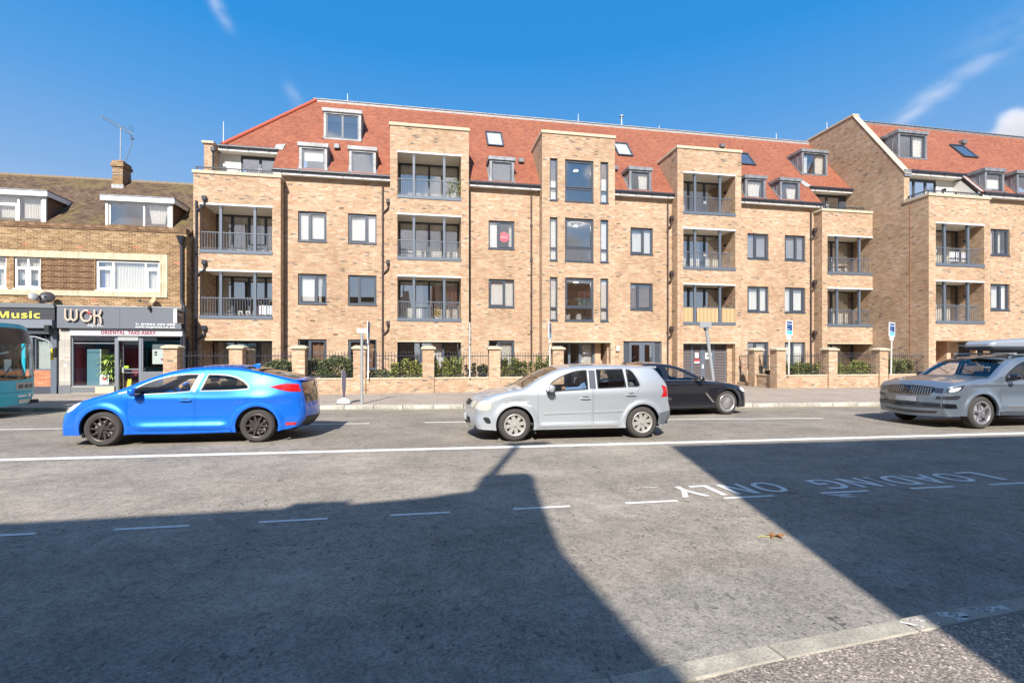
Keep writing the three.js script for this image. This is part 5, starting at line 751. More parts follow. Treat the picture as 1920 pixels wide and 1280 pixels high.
{
  const yl = std({ color: lin(0.34, 0.44, 0.09), roughness: 0.5 });
  const y = thing('yucca_plant', 'tall green yucca plant behind the glass left of the takeaway door', 'plant', [-12.92, 0.42, -23.72]);
  own('trunk', [ROD([0, 0, 0], [-0.02, 0.62, 0], 0.045, 8), ROD([0.04, 0.2, 0], [-0.08, 1.0, 0.03], 0.035, 8)], std({ color: lin(0.17, 0.12, 0.07), roughness: 0.9 }), y); own('foliage', [blades(90, 0.6, 0.03, 1).translate(-0.02, 0.62, 0), blades(100, 0.58, 0.03, 2).translate(-0.08, 1.05, 0.03), blades(60, 0.5, 0.026, 3).translate(0.06, 0.4, 0.02)], yl, y); own('pot', new THREE.CylinderGeometry(0.13, 0.1, 0.22, 14).translate(0, 0.03, 0), M.whiteAged, y);
  const y2 = thing('yucca_plant', 'thin branching yucca plant behind the glass right of the takeaway door', 'plant', [-10.5, 0.98, -23.75]);
  own('trunk', [ROD([0, 0, 0], [-0.3, 0.36, 0], 0.02, 6), ROD([0, 0, 0], [0.1, 0.5, 0], 0.02, 6), ROD([0.1, 0.5, 0], [0.05, 0.95, 0], 0.016, 6)], std({ color: lin(0.2, 0.15, 0.09), roughness: 0.9 }), y2); own('foliage', [blades(30, 0.26, 0.014, 4).translate(-0.3, 0.36, 0), blades(34, 0.32, 0.015, 5).translate(0.1, 0.5, 0), blades(34, 0.32, 0.015, 6).translate(0.05, 0.95, 0)], std({ color: lin(0.24, 0.27, 0.06), roughness: 0.5 }), y2);
  const po = thing('poster', 'white poster with a red emblem standing inside the takeaway window', 'poster', [-13.05, 0.45, -23.46]); own('sheet', new THREE.PlaneGeometry(0.33, 0.42).translate(0, 0.23, 0.004), canvasMat(128, 160, (x, w, h) => { x.fillStyle = '#efe9e9'; x.fillRect(0, 0, w, h); x.fillStyle = '#c8202c'; x.beginPath(); x.ellipse(64, 66, 36, 26, 0, 0, 7); x.fill(); x.fillStyle = '#efe9e9'; x.beginPath(); x.moveTo(40, 40); x.lineTo(64, 62); x.lineTo(88, 40); x.lineTo(80, 30); x.lineTo(48, 30); x.fill(); x.fillStyle = '#c9a9ab'; x.fillRect(26, 112, 76, 5); x.fillRect(36, 124, 56, 4); }), po); own('backing', BOX(-0.17, 0.17, 0.02, 0.45, -0.01, 0), M.whiteAged, po);
  const cs = thing('floor_sign', 'yellow folding floor sign just inside the takeaway door', 'floor sign', [-12.28, 0.14, -23.78]); for (const s of [-1, 1]) own('panel', RBOX(-0.09, 0.09, 0, 0.55, -0.01, 0.01, 0.008, 1).rotateX(s * 0.18).translate(0, 0, s * -0.1), std({ color: lin(0.62, 0.55, 0.02), roughness: 0.4 }), cs);
  const cs2 = thing('floor_sign', 'yellow folding floor sign behind the window glass left of the takeaway door', 'floor sign', [-12.66, 0.42, -23.66]); for (const s of [-1, 1]) own('panel', RBOX(-0.08, 0.08, 0, 0.42, -0.01, 0.01, 0.008, 1).rotateX(s * 0.18).translate(0, 0, s * -0.08), std({ color: lin(0.62, 0.5, 0.02), roughness: 0.4 }), cs2);
}
// ---------------------------------------------------------------- garden walls, railings and planting in front of the flats
function gardenWall(label, piers, runs, extra) {
  const w = thing('garden_wall', label, 'garden wall', [(piers[0][0] + piers[piers.length - 1][0]) / 2, 0.12, -21.1]);
  for (const [x, z = -21] of piers) {
    const p = part('pier', BOX(x - 0.24, x + 0.24, 0.1, 1.94, z - 0.48, z), M.brick, w);
    part('cap', [RBOX(x - 0.31, x + 0.31, 1.94, 2.02, z - 0.55, z + 0.07, 0.015, 1), new THREE.CylinderGeometry(0.24, 0.42, 0.07, 4).rotateY(Math.PI / 4).translate(x, 2.055, z - 0.24)], M.capStone, p);
  }
  for (const [x0, x1] of runs) {
    part('wall_panel', BOX(x0, x1, 0.1, 0.7, -21.32, -21.1), M.brick, w);
    for (let n = Math.max(1, Math.round((x1 - x0) / 0.6)), i = 0; i < n; i++) part('coping', RBOX(lerp(x0, x1, i / n) + 0.002, lerp(x0, x1, (i + 1) / n) - 0.002, 0.7, 0.765, -21.35, -21.07, 0.012, 1), M.coping, w);
    const bars = []; for (let x = x0 + 0.08; x < x1 - 0.05; x += 0.118) { bars.push(ROD([x, 0.78, -21.21], [x, 1.8, -21.21], 0.009, 5)); bars.push(new THREE.ConeGeometry(0.016, 0.06, 5).translate(x, 1.83, -21.21)); }
    const r = part('railing', [BOX(x0, x1, 1.655, 1.685, -21.225, -21.195), BOX(x0, x1, 0.84, 0.865, -21.225, -21.195)], M.gutter, w); stuff(part('railing_bars', bars, M.gutter, r));
  }
  extra?.(w); return w;
}
const LP = [-9.46, -7.15, -4.84, -2.5, 0.27, 3.07, 5.88];
gardenWall('low brick garden wall with stone capped piers and black railings, left of the entrance', LP.map((x) => [x]), LP.slice(1).map((x, i) => [LP[i] + 0.24, x - 0.24]));
const RP = [16.87, 19.72, 22.63];
gardenWall('low brick garden wall with stone capped piers and black railings, right of the entrance', [...RP.map((x) => [x]), [16.86, -22.6]], [[RP[0] + 0.24, RP[1] - 0.24], [RP[1] + 0.24, RP[2] - 0.24], [RP[2] + 0.24, 25.29]], (w) => {
  part('wall_panel', BOX(16.74, 16.96, 0.1, 0.7, -22.6, -21.48), M.brick, w); part('coping', RBOX(16.71, 16.99, 0.7, 0.765, -22.6, -21.49, 0.012, 1), M.coping, w);
  part('wall_panel', BOX(16.74, 16.96, 0.1, 0.3, -24.15, -23.1), M.brick, w);
  const bars = []; for (let z = -24.1; z < -23.1; z += 0.115) bars.push(ROD([16.85, 0.2, z], [16.85, 1.8, z], 0.009, 5)); for (let z = -22.55; z < -21.5; z += 0.115) bars.push(ROD([16.85, 0.77, z], [16.85, 1.8, z], 0.009, 5)); const r = part('railing', [BOX(16.835, 16.865, 1.65, 1.68, -24.15, -23.08), BOX(16.835, 16.865, 1.65, 1.68, -22.6, -21.48)], M.gutter, w); stuff(part('railing_bars', bars, M.gutter, r));
});
structure('garden_soil', join([BOX(-9.9, 5.9, 0.1, 0.5, -23.6, -21.32), BOX(16.96, 25.28, 0.1, 0.5, -23.4, -21.32)]), M.soil);

// leaves: folded blades scattered over and through a volume
function leafCloud(n, place, size, cols, seed) {
  const pos = [], col = [], idx = []; const up = V(0, 1, 0), q = new THREE.Quaternion(), e = new THREE.Euler(), v = V();
  for (let i = 0; i < n; i++) {
    const [c, out] = place(i), s = size * rr(0.65, 1.35), k = pos.length / 3; e.set(rr(-0.9, 0.9), rr(0, 6.283), rr(-0.9, 0.9)); q.setFromEuler(e);
    const f = rr(0.1, 0.3); for (const [x, y, z] of [[0, 0, 0], [0.28, f * 0.5, 0.45], [0, 0, 1], [-0.28, f * 0.5, 0.45]]) { v.set(x, y, z - 0.4).multiplyScalar(s).applyQuaternion(q).add(c); pos.push(v.x, v.y, v.z); }
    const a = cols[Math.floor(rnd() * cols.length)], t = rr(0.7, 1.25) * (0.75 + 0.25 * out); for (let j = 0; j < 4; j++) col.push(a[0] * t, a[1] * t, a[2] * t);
    idx.push(k, k + 1, k + 2, k, k + 2, k + 3);
  }
  const g = new THREE.BufferGeometry(); g.setAttribute('position', new THREE.Float32BufferAttribute(pos, 3)); g.setAttribute('color', new THREE.Float32BufferAttribute(col, 3)); g.setIndex(idx); g.computeVertexNormals(); return g;
}
M.leaves = M.leaf();
M.twig = std({ color: lin(0.11, 0.075, 0.045), roughness: 0.95 });
const green = [[0.10, 0.135, 0.04], [0.13, 0.165, 0.05], [0.08, 0.11, 0.032], [0.17, 0.19, 0.07]], lime = [[0.30, 0.33, 0.06], [0.24, 0.29, 0.05], [0.37, 0.37, 0.09], [0.15, 0.20, 0.045], [0.42, 0.38, 0.13]], dusky = [[0.06, 0.075, 0.03], [0.08, 0.09, 0.035], [0.14, 0.14, 0.055], [0.045, 0.05, 0.022]];
function ballShrub(label, x, z, r, sy, cols = green) {
  const t = thing('round_shrub', label, 'shrub', [x, 0.5, z]), c = V(0, r * sy * 0.86, 0);
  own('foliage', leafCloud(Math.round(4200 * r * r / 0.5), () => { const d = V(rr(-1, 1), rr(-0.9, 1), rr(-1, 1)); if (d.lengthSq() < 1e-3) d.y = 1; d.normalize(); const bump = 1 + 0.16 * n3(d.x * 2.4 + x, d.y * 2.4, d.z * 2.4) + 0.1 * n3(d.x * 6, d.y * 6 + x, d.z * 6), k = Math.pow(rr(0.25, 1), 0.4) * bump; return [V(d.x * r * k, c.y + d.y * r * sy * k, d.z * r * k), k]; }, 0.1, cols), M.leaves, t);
  own('stems', [0, 1, 2, 3, 4].map((i) => ROD([0, 0, 0], [Math.cos(i * 1.3) * r * 0.6, r * sy * 1.1, Math.sin(i * 1.3) * r * 0.6], 0.016, 5, 0.006)), M.twig, t); return t;
}
function leafyShrub(label, x0, x1, h, cols, dens = 1) {
  const t = thing('leafy_shrub', label, 'shrub', [(x0 + x1) / 2, 0.5, -21.75]), w = x1 - x0, stems = [], tips = [];
  const n = Math.round(w * 15 * dens); for (let i = 0; i < n; i++) { const x = rr(-w / 2, w / 2), hh = h * (0.62 + 0.4 * Math.abs(n3(x * 1.1 + x0, 3.3, 0)) + rr(0, 0.28)), z = rr(-0.28, 0.22), tx = x + rr(-0.22, 0.22), tz = z + rr(-0.12, 0.12); stems.push(ROD([x, 0, z], [tx, hh, tz], 0.008, 4, 0.003)); tips.push([x, z, tx, tz, hh]); }
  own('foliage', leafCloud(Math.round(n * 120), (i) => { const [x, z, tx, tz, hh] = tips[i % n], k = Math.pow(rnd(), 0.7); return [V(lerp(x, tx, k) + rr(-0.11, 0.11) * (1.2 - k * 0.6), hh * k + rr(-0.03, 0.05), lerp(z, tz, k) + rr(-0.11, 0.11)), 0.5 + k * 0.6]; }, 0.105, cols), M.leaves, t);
  own('stems', stems, M.twig, t); return t;
}
ballShrub('dark round clipped shrub left of the second brick pier, behind the blue hatchback roof', -5.75, -22.0, 0.68, 0.82); ballShrub('dark round shrub half hidden behind the brick pier, with brown curtains above it', -4.5, -22.3, 0.6, 0.95); ballShrub('largest round green shrub, under the window with brown curtains', -3.5, -21.95, 0.74, 0.86);
ballShrub('low pale cushion shrub behind the railings beside the pale street sign pole', -1.75, -21.85, 0.52, 0.62, [[0.24, 0.25, 0.10], [0.17, 0.19, 0.07], [0.11, 0.13, 0.04]]);
leafyShrub('loose yellow green shrub right of the pale cushion shrub behind the railings', -1.35, 0.0, 0.95, lime); leafyShrub('tall yellow green shrub behind the railings under the wide ground floor window', 0.6, 1.9, 1.2, lime); leafyShrub('duller olive shrub beside the leaning white pole behind the railings', 1.95, 2.8, 0.95, dusky);
leafyShrub('leafy green shrub behind the railings just left of the glazed entrance', 3.35, 5.6, 1.15, [...lime, ...green]);
leafyShrub('sparse bare twigged plant behind the railings at the far left of the flats', -9.1, -7.5, 0.6, [[0.2, 0.14, 0.06], [0.16, 0.12, 0.06]], 0.35);
leafyShrub('leafy shrub behind the railings below the left for sale board', 17.2, 19.4, 0.9, [...lime, ...green]); leafyShrub('leafy shrub behind the railings between the two right hand garden piers', 20.0, 22.35, 0.9, lime); leafyShrub('leafy shrub against the tall side wall, right of the last pier', 22.95, 25.1, 1.05, [...green, ...lime]);
{ const t = leafyShrub('small dark potted bush inside the entrance, behind the corner pier', 17.05, 17.5, 0.55, dusky, 1.4); t.position.z = -22.2; }
// plants and things on balconies and sills
function pottedPlant(label, x, y, z, s, cols, pot = M.whiteAged) { const t = thing('potted_plant', label, 'plant', [x, y, z]); own('pot', new THREE.CylinderGeometry(0.11 * s, 0.08 * s, 0.2 * s, 12).translate(0, 0.1 * s, 0), pot, t); own('foliage', leafCloud(Math.round(240 * s), () => { const d = V(rr(-1, 1), rr(-1, 1), rr(-1, 1)); return [V(d.x * 0.2 * s, 0.42 * s + d.y * 0.24 * s, d.z * 0.2 * s), 1]; }, 0.09, cols), M.leaves, t); return t; }
pottedPlant('left leafy white potted plant on the lowest big window sill of the middle bay', 7.42, 3.55, -24.75, 1.5, green); pottedPlant('right leafy white potted plant on the lowest big window sill of the middle bay', 8.0, 3.55, -24.75, 1.7, green);
pottedPlant('bushy plant at the right end of the top balcony of the left tall bay', 1.55, 9.34, -24.65, 1.6, lime); pottedPlant('yellow flowers in a pot on the lower balcony of the left tall bay', 0.75, 3.47, -24.6, 0.8, [[0.6, 0.36, 0.02], [0.55, 0.4, 0.03], [0.1, 0.12, 0.03]]);
{ const t = thing('potted_palm', 'spiky potted palm at the right end of the lower balcony beside the tall side wall', 'plant', [24.85, 3.47, -24.7]); own('trunk', ROD([0, 0, 0], [0.05, 0.65, 0], 0.03, 6), M.twig, t); own('foliage', blades(44, 0.42, 0.016, 9).translate(0.05, 0.68, 0), std({ color: lin(0.16, 0.17, 0.05), roughness: 0.6 }), t); own('pot', new THREE.CylinderGeometry(0.14, 0.11, 0.25, 12).translate(0, 0.12, 0), M.darkMatte, t);
  const tb = thing('balcony_table', 'small round wooden table on the upper balcony beside the tall side wall', 'table', [23.85, 6.4, -24.8]); own('table_top', new THREE.CylinderGeometry(0.42, 0.42, 0.03, 24).translate(0, 0.42, 0), std({ color: lin(0.22, 0.13, 0.06), roughness: 0.6 }), tb); for (let i = 0; i < 4; i++) own('leg', ROD([Math.cos(i * 1.57 + 0.6) * 0.3, 0, Math.sin(i * 1.57 + 0.6) * 0.3], [-Math.cos(i * 1.57 + 0.6) * 0.1, 0.41, -Math.sin(i * 1.57 + 0.6) * 0.1], 0.015, 6), M.twig, tb);
  const la = thing('clothes_airer', 'folding airer hung with pale washing on the upper balcony of the right hand building', 'clothes airer', [27.7, 6.4, -21.75]); own('frame', [ROD([-0.6, 0, -0.2], [0.5, 0.75, 0.2], 0.014, 6), ROD([0.6, 0, -0.2], [-0.5, 0.75, 0.2], 0.014, 6), ROD([-0.6, 0, 0.25], [0.5, 0.75, -0.2], 0.014, 6), ROD([-0.65, 0.75, 0.2], [0.65, 0.75, 0.2], 0.012, 6), ROD([-0.65, 0.75, -0.2], [0.65, 0.75, -0.2], 0.012, 6)], M.galv, la); for (const [x, c] of [[-0.3, 0.6], [0.12, 0.5], [0.5, 0.55]]) own('garment', pleats(x - 0.17, x + 0.17, 0.25, 0.75, 0.21, 2, 0.02), std({ color: lin(c, c * 0.97, c), roughness: 1 }), la);
  const tw = thing('clothes_airer', 'airer with pale towels behind the railing of the lowest balcony at the left end', 'clothes airer', [-7.1, 3.47, -24.5]); own('frame', [ROD([-0.35, 0, 0], [0.35, 0.85, 0], 0.012, 6), ROD([0.35, 0, 0], [-0.35, 0.85, 0], 0.012, 6), ROD([-0.36, 0.5, 0.05], [0.36, 0.5, 0.05], 0.012, 6)], M.galv, tw); for (const x of [-0.24, 0, 0.24]) own('towel', pleats(x - 0.11, x + 0.11, 0.08, 0.5, 0.06, 2, 0.015), std({ color: lin(0.6 - x * 0.3, 0.58, 0.6), roughness: 1 }), tw);
  for (const [i, x] of [-8.35, -8.02, -7.72].entries()) { const ch = thing('balcony_stool', ['left', 'middle', 'right'][i] + ' one of three small white stools on the lowest balcony at the left end', 'stool', [x, 3.47, -25.2]); own('seat', RBOX(-0.09, 0.09, 0.26, 0.3, -0.09, 0.09, 0.01, 1), M.whiteAged, ch); for (const [a, c] of [[-1, -1], [1, -1], [-1, 1], [1, 1]]) own('leg', ROD([a * 0.09, 0, c * 0.09], [a * 0.06, 0.27, c * 0.06], 0.014, 6), M.whiteAged, ch); }
}
{ const s = thing('window_sticker', 'round red sticker in the second floor window right of the left tall bay', 'sticker', [4.12, 7.72, -24.926]); own('disc', new THREE.CircleGeometry(0.27, 32).translate(0, 0, 0.006), canvasMat(128, 128, (x) => { x.fillStyle = '#d8394a'; x.fillRect(0, 0, 128, 128); x.fillStyle = '#f3d6d8'; x.font = 'bold 34px sans-serif'; x.textAlign = 'center'; x.fillText('SOLD', 64, 77); }), s); }
// ---------------------------------------------------------------- street furniture, boards, roof gear
function saleBoard(label, x, z, h, boardY, turn, lean, board = true, col) {
  const t = thing('estate_agent_board', label, 'for sale board', [x, 0.72, z]); t.rotation.z = lean; t.rotation.y = turn;
  own('post', RBOX(-0.024, 0.024, 0, h, -0.024, 0.024, 0.006, 1), M.whiteAged, t);
  const face = canvasMat(160, 200, (c, w, hh) => { c.fillStyle = '#e9edf2'; c.fillRect(0, 0, w, hh); c.fillStyle = '#1c4272'; c.fillRect(8, 8, w - 16, 134); c.fillStyle = '#e8eef6'; c.font = 'bold 27px serif'; c.fillText('Imbrooke', 22, 52); c.fillStyle = '#9fb4cf'; c.fillRect(16, 76, 60, 4); c.fillStyle = '#d8dee8'; c.fillRect(16, 118, 72, 6); c.fillStyle = '#17a6d6'; c.fillRect(8, 148, w - 16, 44); c.fillStyle = '#bfe8f6'; c.font = 'bold 20px sans-serif'; c.fillText('For Sale', 18, 178); });
  for (const [yaw, off] of [[0, 0.016], [Math.PI, -0.016]]) own('board_face', new THREE.PlaneGeometry(0.5, 0.66).rotateY(yaw).translate(0, boardY, off), face, t);
  own('board', RBOX(-0.27, 0.27, boardY - 0.35, boardY + 0.35, -0.014, 0.014, 0.004, 1), M.white, t); own('bracket', [BOX(-0.16, -0.1, boardY - 0.5, boardY - 0.35, -0.02, 0.012), BOX(0.06, 0.12, boardY - 0.5, boardY - 0.35, -0.02, 0.02), BOX(-0.16, 0.12, boardY - 0.54, boardY - 0.5, -0.02, 0.02)], M.white, t); return t;
}
saleBoard('blue for sale board on a white post by the corner pier right of the entrance', 17.28, -21.02, 2.0, 2.3, 0.35, -0.02); saleBoard('blue for sale board in front of the last pier by the tall side wall', 22.93, -20.9, 2.0, 2.27, 0.3, -0.035); saleBoard('for sale board turned nearly edge on, on a white post beside the entrance pier', 5.48, -20.95, 1.75, 2.05, 1.12, -0.015);
for (const [label, x, z, lean, h] of [['thin edge on for sale board on a leaning white post behind the street sign', -2.15, -20.95, -0.05, 1.65], ['thin edge on for sale board on a leaning white post between the shrubs', 2.0, -21.0, -0.05, 1.65]]) { const t = saleBoard(label, x, z, h, 2.0, 1.5, lean); void t; }

{ // street sign pole and the pavement sign on its heavy white base
  const t = thing('street_sign_pole', 'grey pole with a small white plate on top, on the pavement behind the blue hatchback', 'sign pole', [-1.88, 0.12, -16.45]); own('pole', ROD([0, 0, 0], [0, 2.3, 0], 0.045, 12), M.galv, t); own('plate', RBOX(-0.15, 0.16, 2.26, 2.4, 0.03, 0.05, 0.006, 1), M.white, t); own('plate_print', [0, 1, 2].map((i) => BOX(-0.12, 0.13, 2.28 + i * 0.035, 2.292 + i * 0.035, 0.05, 0.053)), std({ color: lin(0.4, 0.42, 0.42), roughness: 0.6 }), t);
  const f = thing('pavement_sign', 'slim pavement sign turned edge on in a white weighted base beside the grey sign pole', 'pavement sign', [-2.45, 0.12, -16.6]); f.rotation.y = -1.2;
  own('base', new THREE.LatheGeometry([[0, 0], [0.3, 0], [0.31, 0.05], [0.26, 0.12], [0.12, 0.17], [0.05, 0.2], [0, 0.2]].map(([a, b]) => new THREE.Vector2(a, b)), 8).scale(1, 1, 0.75), M.whiteAged, f); own('stem', RBOX(-0.03, 0.03, 0.18, 0.3, -0.02, 0.02, 0.006, 1), M.darkMatte, f);
  const sh = new THREE.Shape([[-0.05, 0.26], [0.05, 0.26], [0.19, 0.55], [0.2, 1.02], [-0.2, 1.08], [-0.2, 0.55]].map(([a, b]) => new THREE.Vector2(a, b))); own('panel', metreUV(new THREE.ExtrudeGeometry(sh, { depth: 0.025, bevelEnabled: true, bevelSize: 0.006, bevelThickness: 0.006, bevelSegments: 1 }).translate(0, 0, -0.012)), std({ color: lin(0.09, 0.08, 0.12), roughness: 0.6 }), f); own('panel_edge', BOX(-0.215, -0.2, 0.5, 1.08, -0.025, 0.025), M.whiteAged, f);
  const l = thing('sign_post', 'leaning pale grey post with a small plate on top, behind the black saloon', 'sign post', [9.55, 0.12, -14.9]); own('post', ROD([0, 0, 0], [-0.36, 2.45, 0], 0.055, 12), M.galv, l); own('plate', RBOX(-0.6, -0.18, 2.45, 2.65, -0.02, 0.02, 0.006, 1), M.galv, l); own('clip', BOX(-0.43, -0.31, 2.36, 2.47, -0.05, 0.05), M.darkMatte, l);
}
{ // roof top rods and cowl
  const rods = [[-9.35, 11.75, -25.9, 1.15, 'white lightning rod at the left end of the red roof, by the roof terrace'], [-4.1, 15.86, -29.1, 0.55, 'short lightning rod on the ridge above the left tall bay'], [9.4, 15.86, -29.1, 0.6, 'short lightning rod on the ridge above the middle bay'], [14.7, 15.86, -29.1, 0.32, 'tiny lightning rod on the ridge left of the right hand bay'], [23.0, 15.86, -29.1, 0.5, 'short lightning rod at the right end of the long ridge'], [25.45, 16.1, -27.6, 0.5, 'short lightning rod on the flat top of the tall side wall']];
  for (const [x, y, z, h, l] of rods) { const r = thing('lightning_rod', l, 'lightning rod', [x, y, z]); own('rod', ROD([0, 0, 0], [0, h, 0], 0.024, 6, 0.016), M.galvPale ??= std({ color: lin(0.55, 0.57, 0.6), roughness: 0.5 }), r); own('foot', RBOX(-0.06, 0.06, 0, 0.05, -0.06, 0.06, 0.01, 1), M.galv, r); }
  const c = thing('vent_pipe', 'vent pipe with a small cowl on the roof ridge right of the middle bay', 'vent pipe', [12.2, 15.86, -29.1]); own('pipe', ROD([0, 0, 0], [0, 0.55, 0], 0.04, 8), M.galvPale, c); own('cowl', [new THREE.SphereGeometry(0.13, 12, 8, 0, 6.2832, 0, 1.57).translate(0, 0.66, 0), new THREE.CylinderGeometry(0.07, 0.07, 0.12, 10).translate(0, 0.6, 0)], M.galv, c);
}
{ // a brown leaf and its stalk in the road
  const t = thing('fallen_leaf', 'curled brown leaf lying on the sunny asphalt beside the big shadow', 'leaf', [3.1, 0.002, -3.94]);
  const pos = [0, 0.012, 0], idx = [], N = 15; for (let i = 0; i < N; i++) { const a = i / N * 6.283, r = (i % 3 === 0 ? 0.10 : 0.045) * rr(0.8, 1.15); pos.push(Math.cos(a) * r, 0.004 + 0.03 * rnd(), Math.sin(a) * r * 0.9); idx.push(0, 1 + (i + 1) % N, 1 + i); }
  const g = new THREE.BufferGeometry(); g.setAttribute('position', new THREE.Float32BufferAttribute(pos, 3)); g.setIndex(idx); g.computeVertexNormals(); own('blade', g, std({ color: lin(0.30, 0.13, 0.035), roughness: 0.8 }), t); own('stalk', TUBE([[-0.05, 0.008, 0], [-0.11, 0.012, -0.01], [-0.17, 0.006, 0.0]], 0.0035, 5), std({ color: lin(0.45, 0.42, 0.1), roughness: 0.8 }), t);
}
// ---------------------------------------------------------------- the terrace behind the camera: it throws the big shadows and stands in the reflections
{
  const left = thing('terrace_house', 'brick house behind the viewer with its wall edge shaped to throw the left shadow', 'house', [-10, 0.1, 7]), Z = 4;
  part('brick_wall', SLAB([[-24, 0], [-0.75, 0], [-0.77, 5.2], [-0.88, 5.78], [-0.98, 6.32], [-1.15, 7.19], [-1.34, 8.27], [-1.38, 8.6], [-1.4, 8.82], [-2.06, 8.82], [-2.06, 8.2], [-2.5, 8.05], [-3.4, 7.93], [-3.4, 8.06], [-4.0, 8.06], [-4.0, 7.92], [-24, 7.75]], [-21, -17.5, -14, -10.5, -7].flatMap((x) => [[x, x + 1.5, 4.6, 6.3]]).concat([[-22, -13, 0.5, 2.9], [-11.5, -3, 0.5, 2.9]]), Z, Z + 0.35).translate(0, 0, 0), M.oldBrick, left);  // raked end and chimney step shaped to the outline of the shadow
  for (const x of [-21, -17.5, -14, -10.5, -7]) { const w = part('window', [...frameBoxes(x, x + 1.5, 4.6, 6.3, Z + 0.1, Z + 0.18, 0.07), BOX(x + 0.72, x + 0.78, 4.67, 6.23, Z + 0.1, Z + 0.17)], M.white, left); part('pane', BOX(x + 0.05, x + 1.45, 4.65, 6.25, Z + 0.14, Z + 0.142), M.glass, w); }
  for (const [a, c] of [[-22, -13], [-11.5, -3]]) { const w = part('shop_window', [...frameBoxes(a, c, 0.5, 2.9, Z + 0.1, Z + 0.18, 0.08), ...[0.33, 0.66].map((t) => BOX(lerp(a, c, t) - 0.04, lerp(a, c, t) + 0.04, 0.58, 2.82, Z + 0.1, Z + 0.17))], M.dark, left); part('pane', BOX(a + 0.05, c - 0.05, 0.55, 2.85, Z + 0.14, Z + 0.142), M.shopGlass, w); part('fascia', BOX(a - 0.2, c + 0.2, 3.0, 3.7, Z - 0.12, Z), M.darkMatte, w); }
  part('floor_slab', [BOX(-23.9, -1.4, 3.8, 4.0, Z + 0.36, Z + 9), BOX(-23.9, -1.4, 7.2, 7.3, Z + 0.36, Z + 9)], M.roomDark, left); part('back_wall', BOX(-24, -1.3, 0, 7.4, Z + 9, Z + 9.3), M.oldBrick, left); part('roof', POLY([[-1.3, 7.4, Z + 0.4], [-24, 7.4, Z + 0.4], [-24, 8.3, Z + 4.6], [-1.4, 8.3, Z + 4.6]], 0.1), M.oldTile, left);
  part('roof_pole', [ROD([-2.0, 8.82, Z + 0.2], [-1.78, 10.9, Z + 0.2], 0.07, 8), BOX(-2.0, -1.2, 10.82, 10.92, Z + 0.1, Z + 0.3)], M.galv, left);  // unseen pole and crossbar, known only from a thin shadow on the road
  const right = thing('terrace_house', 'tall flat roofed brick house behind the viewer that throws the right shadow', 'house', [12, 0.1, 7]);
  part('brick_wall', SLAB([[1.12, 0], [26, 0], [26, 9.6], [1.12, 10.15]], [2.6, 6.2, 9.8, 13.4, 17, 20.6].flatMap((x) => [[x, x + 1.5, 4.4, 6.1], [x, x + 1.5, 7.2, 8.9]]).concat([[2.2, 11, 0.5, 3.0], [12.5, 24, 0.5, 3.0]]), Z, Z + 0.35), M.redBrick, right);
  for (const x of [2.6, 6.2, 9.8, 13.4, 17, 20.6]) for (const y of [4.4, 7.2]) { const w = part('window', [...frameBoxes(x, x + 1.5, y, y + 1.7, Z + 0.1, Z + 0.18, 0.07), BOX(x + 0.72, x + 0.78, y + 0.07, y + 1.63, Z + 0.1, Z + 0.17)], M.white, right); part('pane', BOX(x + 0.05, x + 1.45, y + 0.05, y + 1.65, Z + 0.14, Z + 0.142), M.glass, w); }
  for (const [a, c] of [[2.2, 11], [12.5, 24]]) { const w = part('shop_window', [...frameBoxes(a, c, 0.5, 3.0, Z + 0.1, Z + 0.18, 0.08), ...[0.33, 0.66].map((t) => BOX(lerp(a, c, t) - 0.04, lerp(a, c, t) + 0.04, 0.58, 2.92, Z + 0.1, Z + 0.17))], M.dark, right); part('pane', BOX(a + 0.05, c - 0.05, 0.55, 2.95, Z + 0.14, Z + 0.142), M.shopGlass, w); part('fascia', BOX(a - 0.2, c + 0.2, 3.1, 3.8, Z - 0.12, Z), M.darkMatte, w); }
  part('floor_slab', [4.0, 6.7, 9.2].map((y) => BOX(1.4, 25.7, y - 0.2, y, Z + 0.36, Z + 9)), M.roomDark, right); part('side_wall', [BOX(1.12, 1.42, 0, 9.9, Z + 0.352, Z + 9), BOX(25.7, 26, 0, 9.4, Z + 0.352, Z + 9), BOX(1.12, 26, 0, 9.4, Z + 9, Z + 9.3)], M.redBrick, right);
}
// ---------------------------------------------------------------- cars. A car's own space: x forward, y up, z to its right... the near side is mirrored from the far one
const carPaint = (r, g, b, metal = 0.55, rough = 0.32) => phys({ color: lin(r, g, b), metalness: metal, roughness: rough, clearcoat: 1, clearcoatRoughness: 0.03 });
const carGlass = (t) => phys({ color: lin(t, t * 1.02, t * 1.02), roughness: 0, transmission: 1, thickness: 0, ior: 1.65 });
M.carGlass = carGlass(0.82); M.carGlassDark = carGlass(0.22);
M.cabinMid = std({ color: lin(0.13, 0.13, 0.13), roughness: 0.9 });
M.chrome = std({ color: lin(0.62, 0.62, 0.6), roughness: 0.18, metalness: 0.95 });
M.satin = std({ color: lin(0.24, 0.225, 0.205), roughness: 0.45, metalness: 0.6 });
M.lampGlass = phys({ color: lin(0.8, 0.82, 0.84), roughness: 0.04, metalness: 0.25, clearcoat: 1 });
M.hazyLamp = phys({ color: lin(0.52, 0.50, 0.40), roughness: 0.25, metalness: 0.1, clearcoat: 1 });
M.redLamp = phys({ color: lin(0.42, 0.008, 0.012), roughness: 0.12, clearcoat: 1 });
M.darkLamp = phys({ color: lin(0.03, 0.03, 0.035), roughness: 0.08, clearcoat: 1 });
M.gloss = phys({ color: lin(0.008, 0.008, 0.01), roughness: 0.12, clearcoat: 1 });

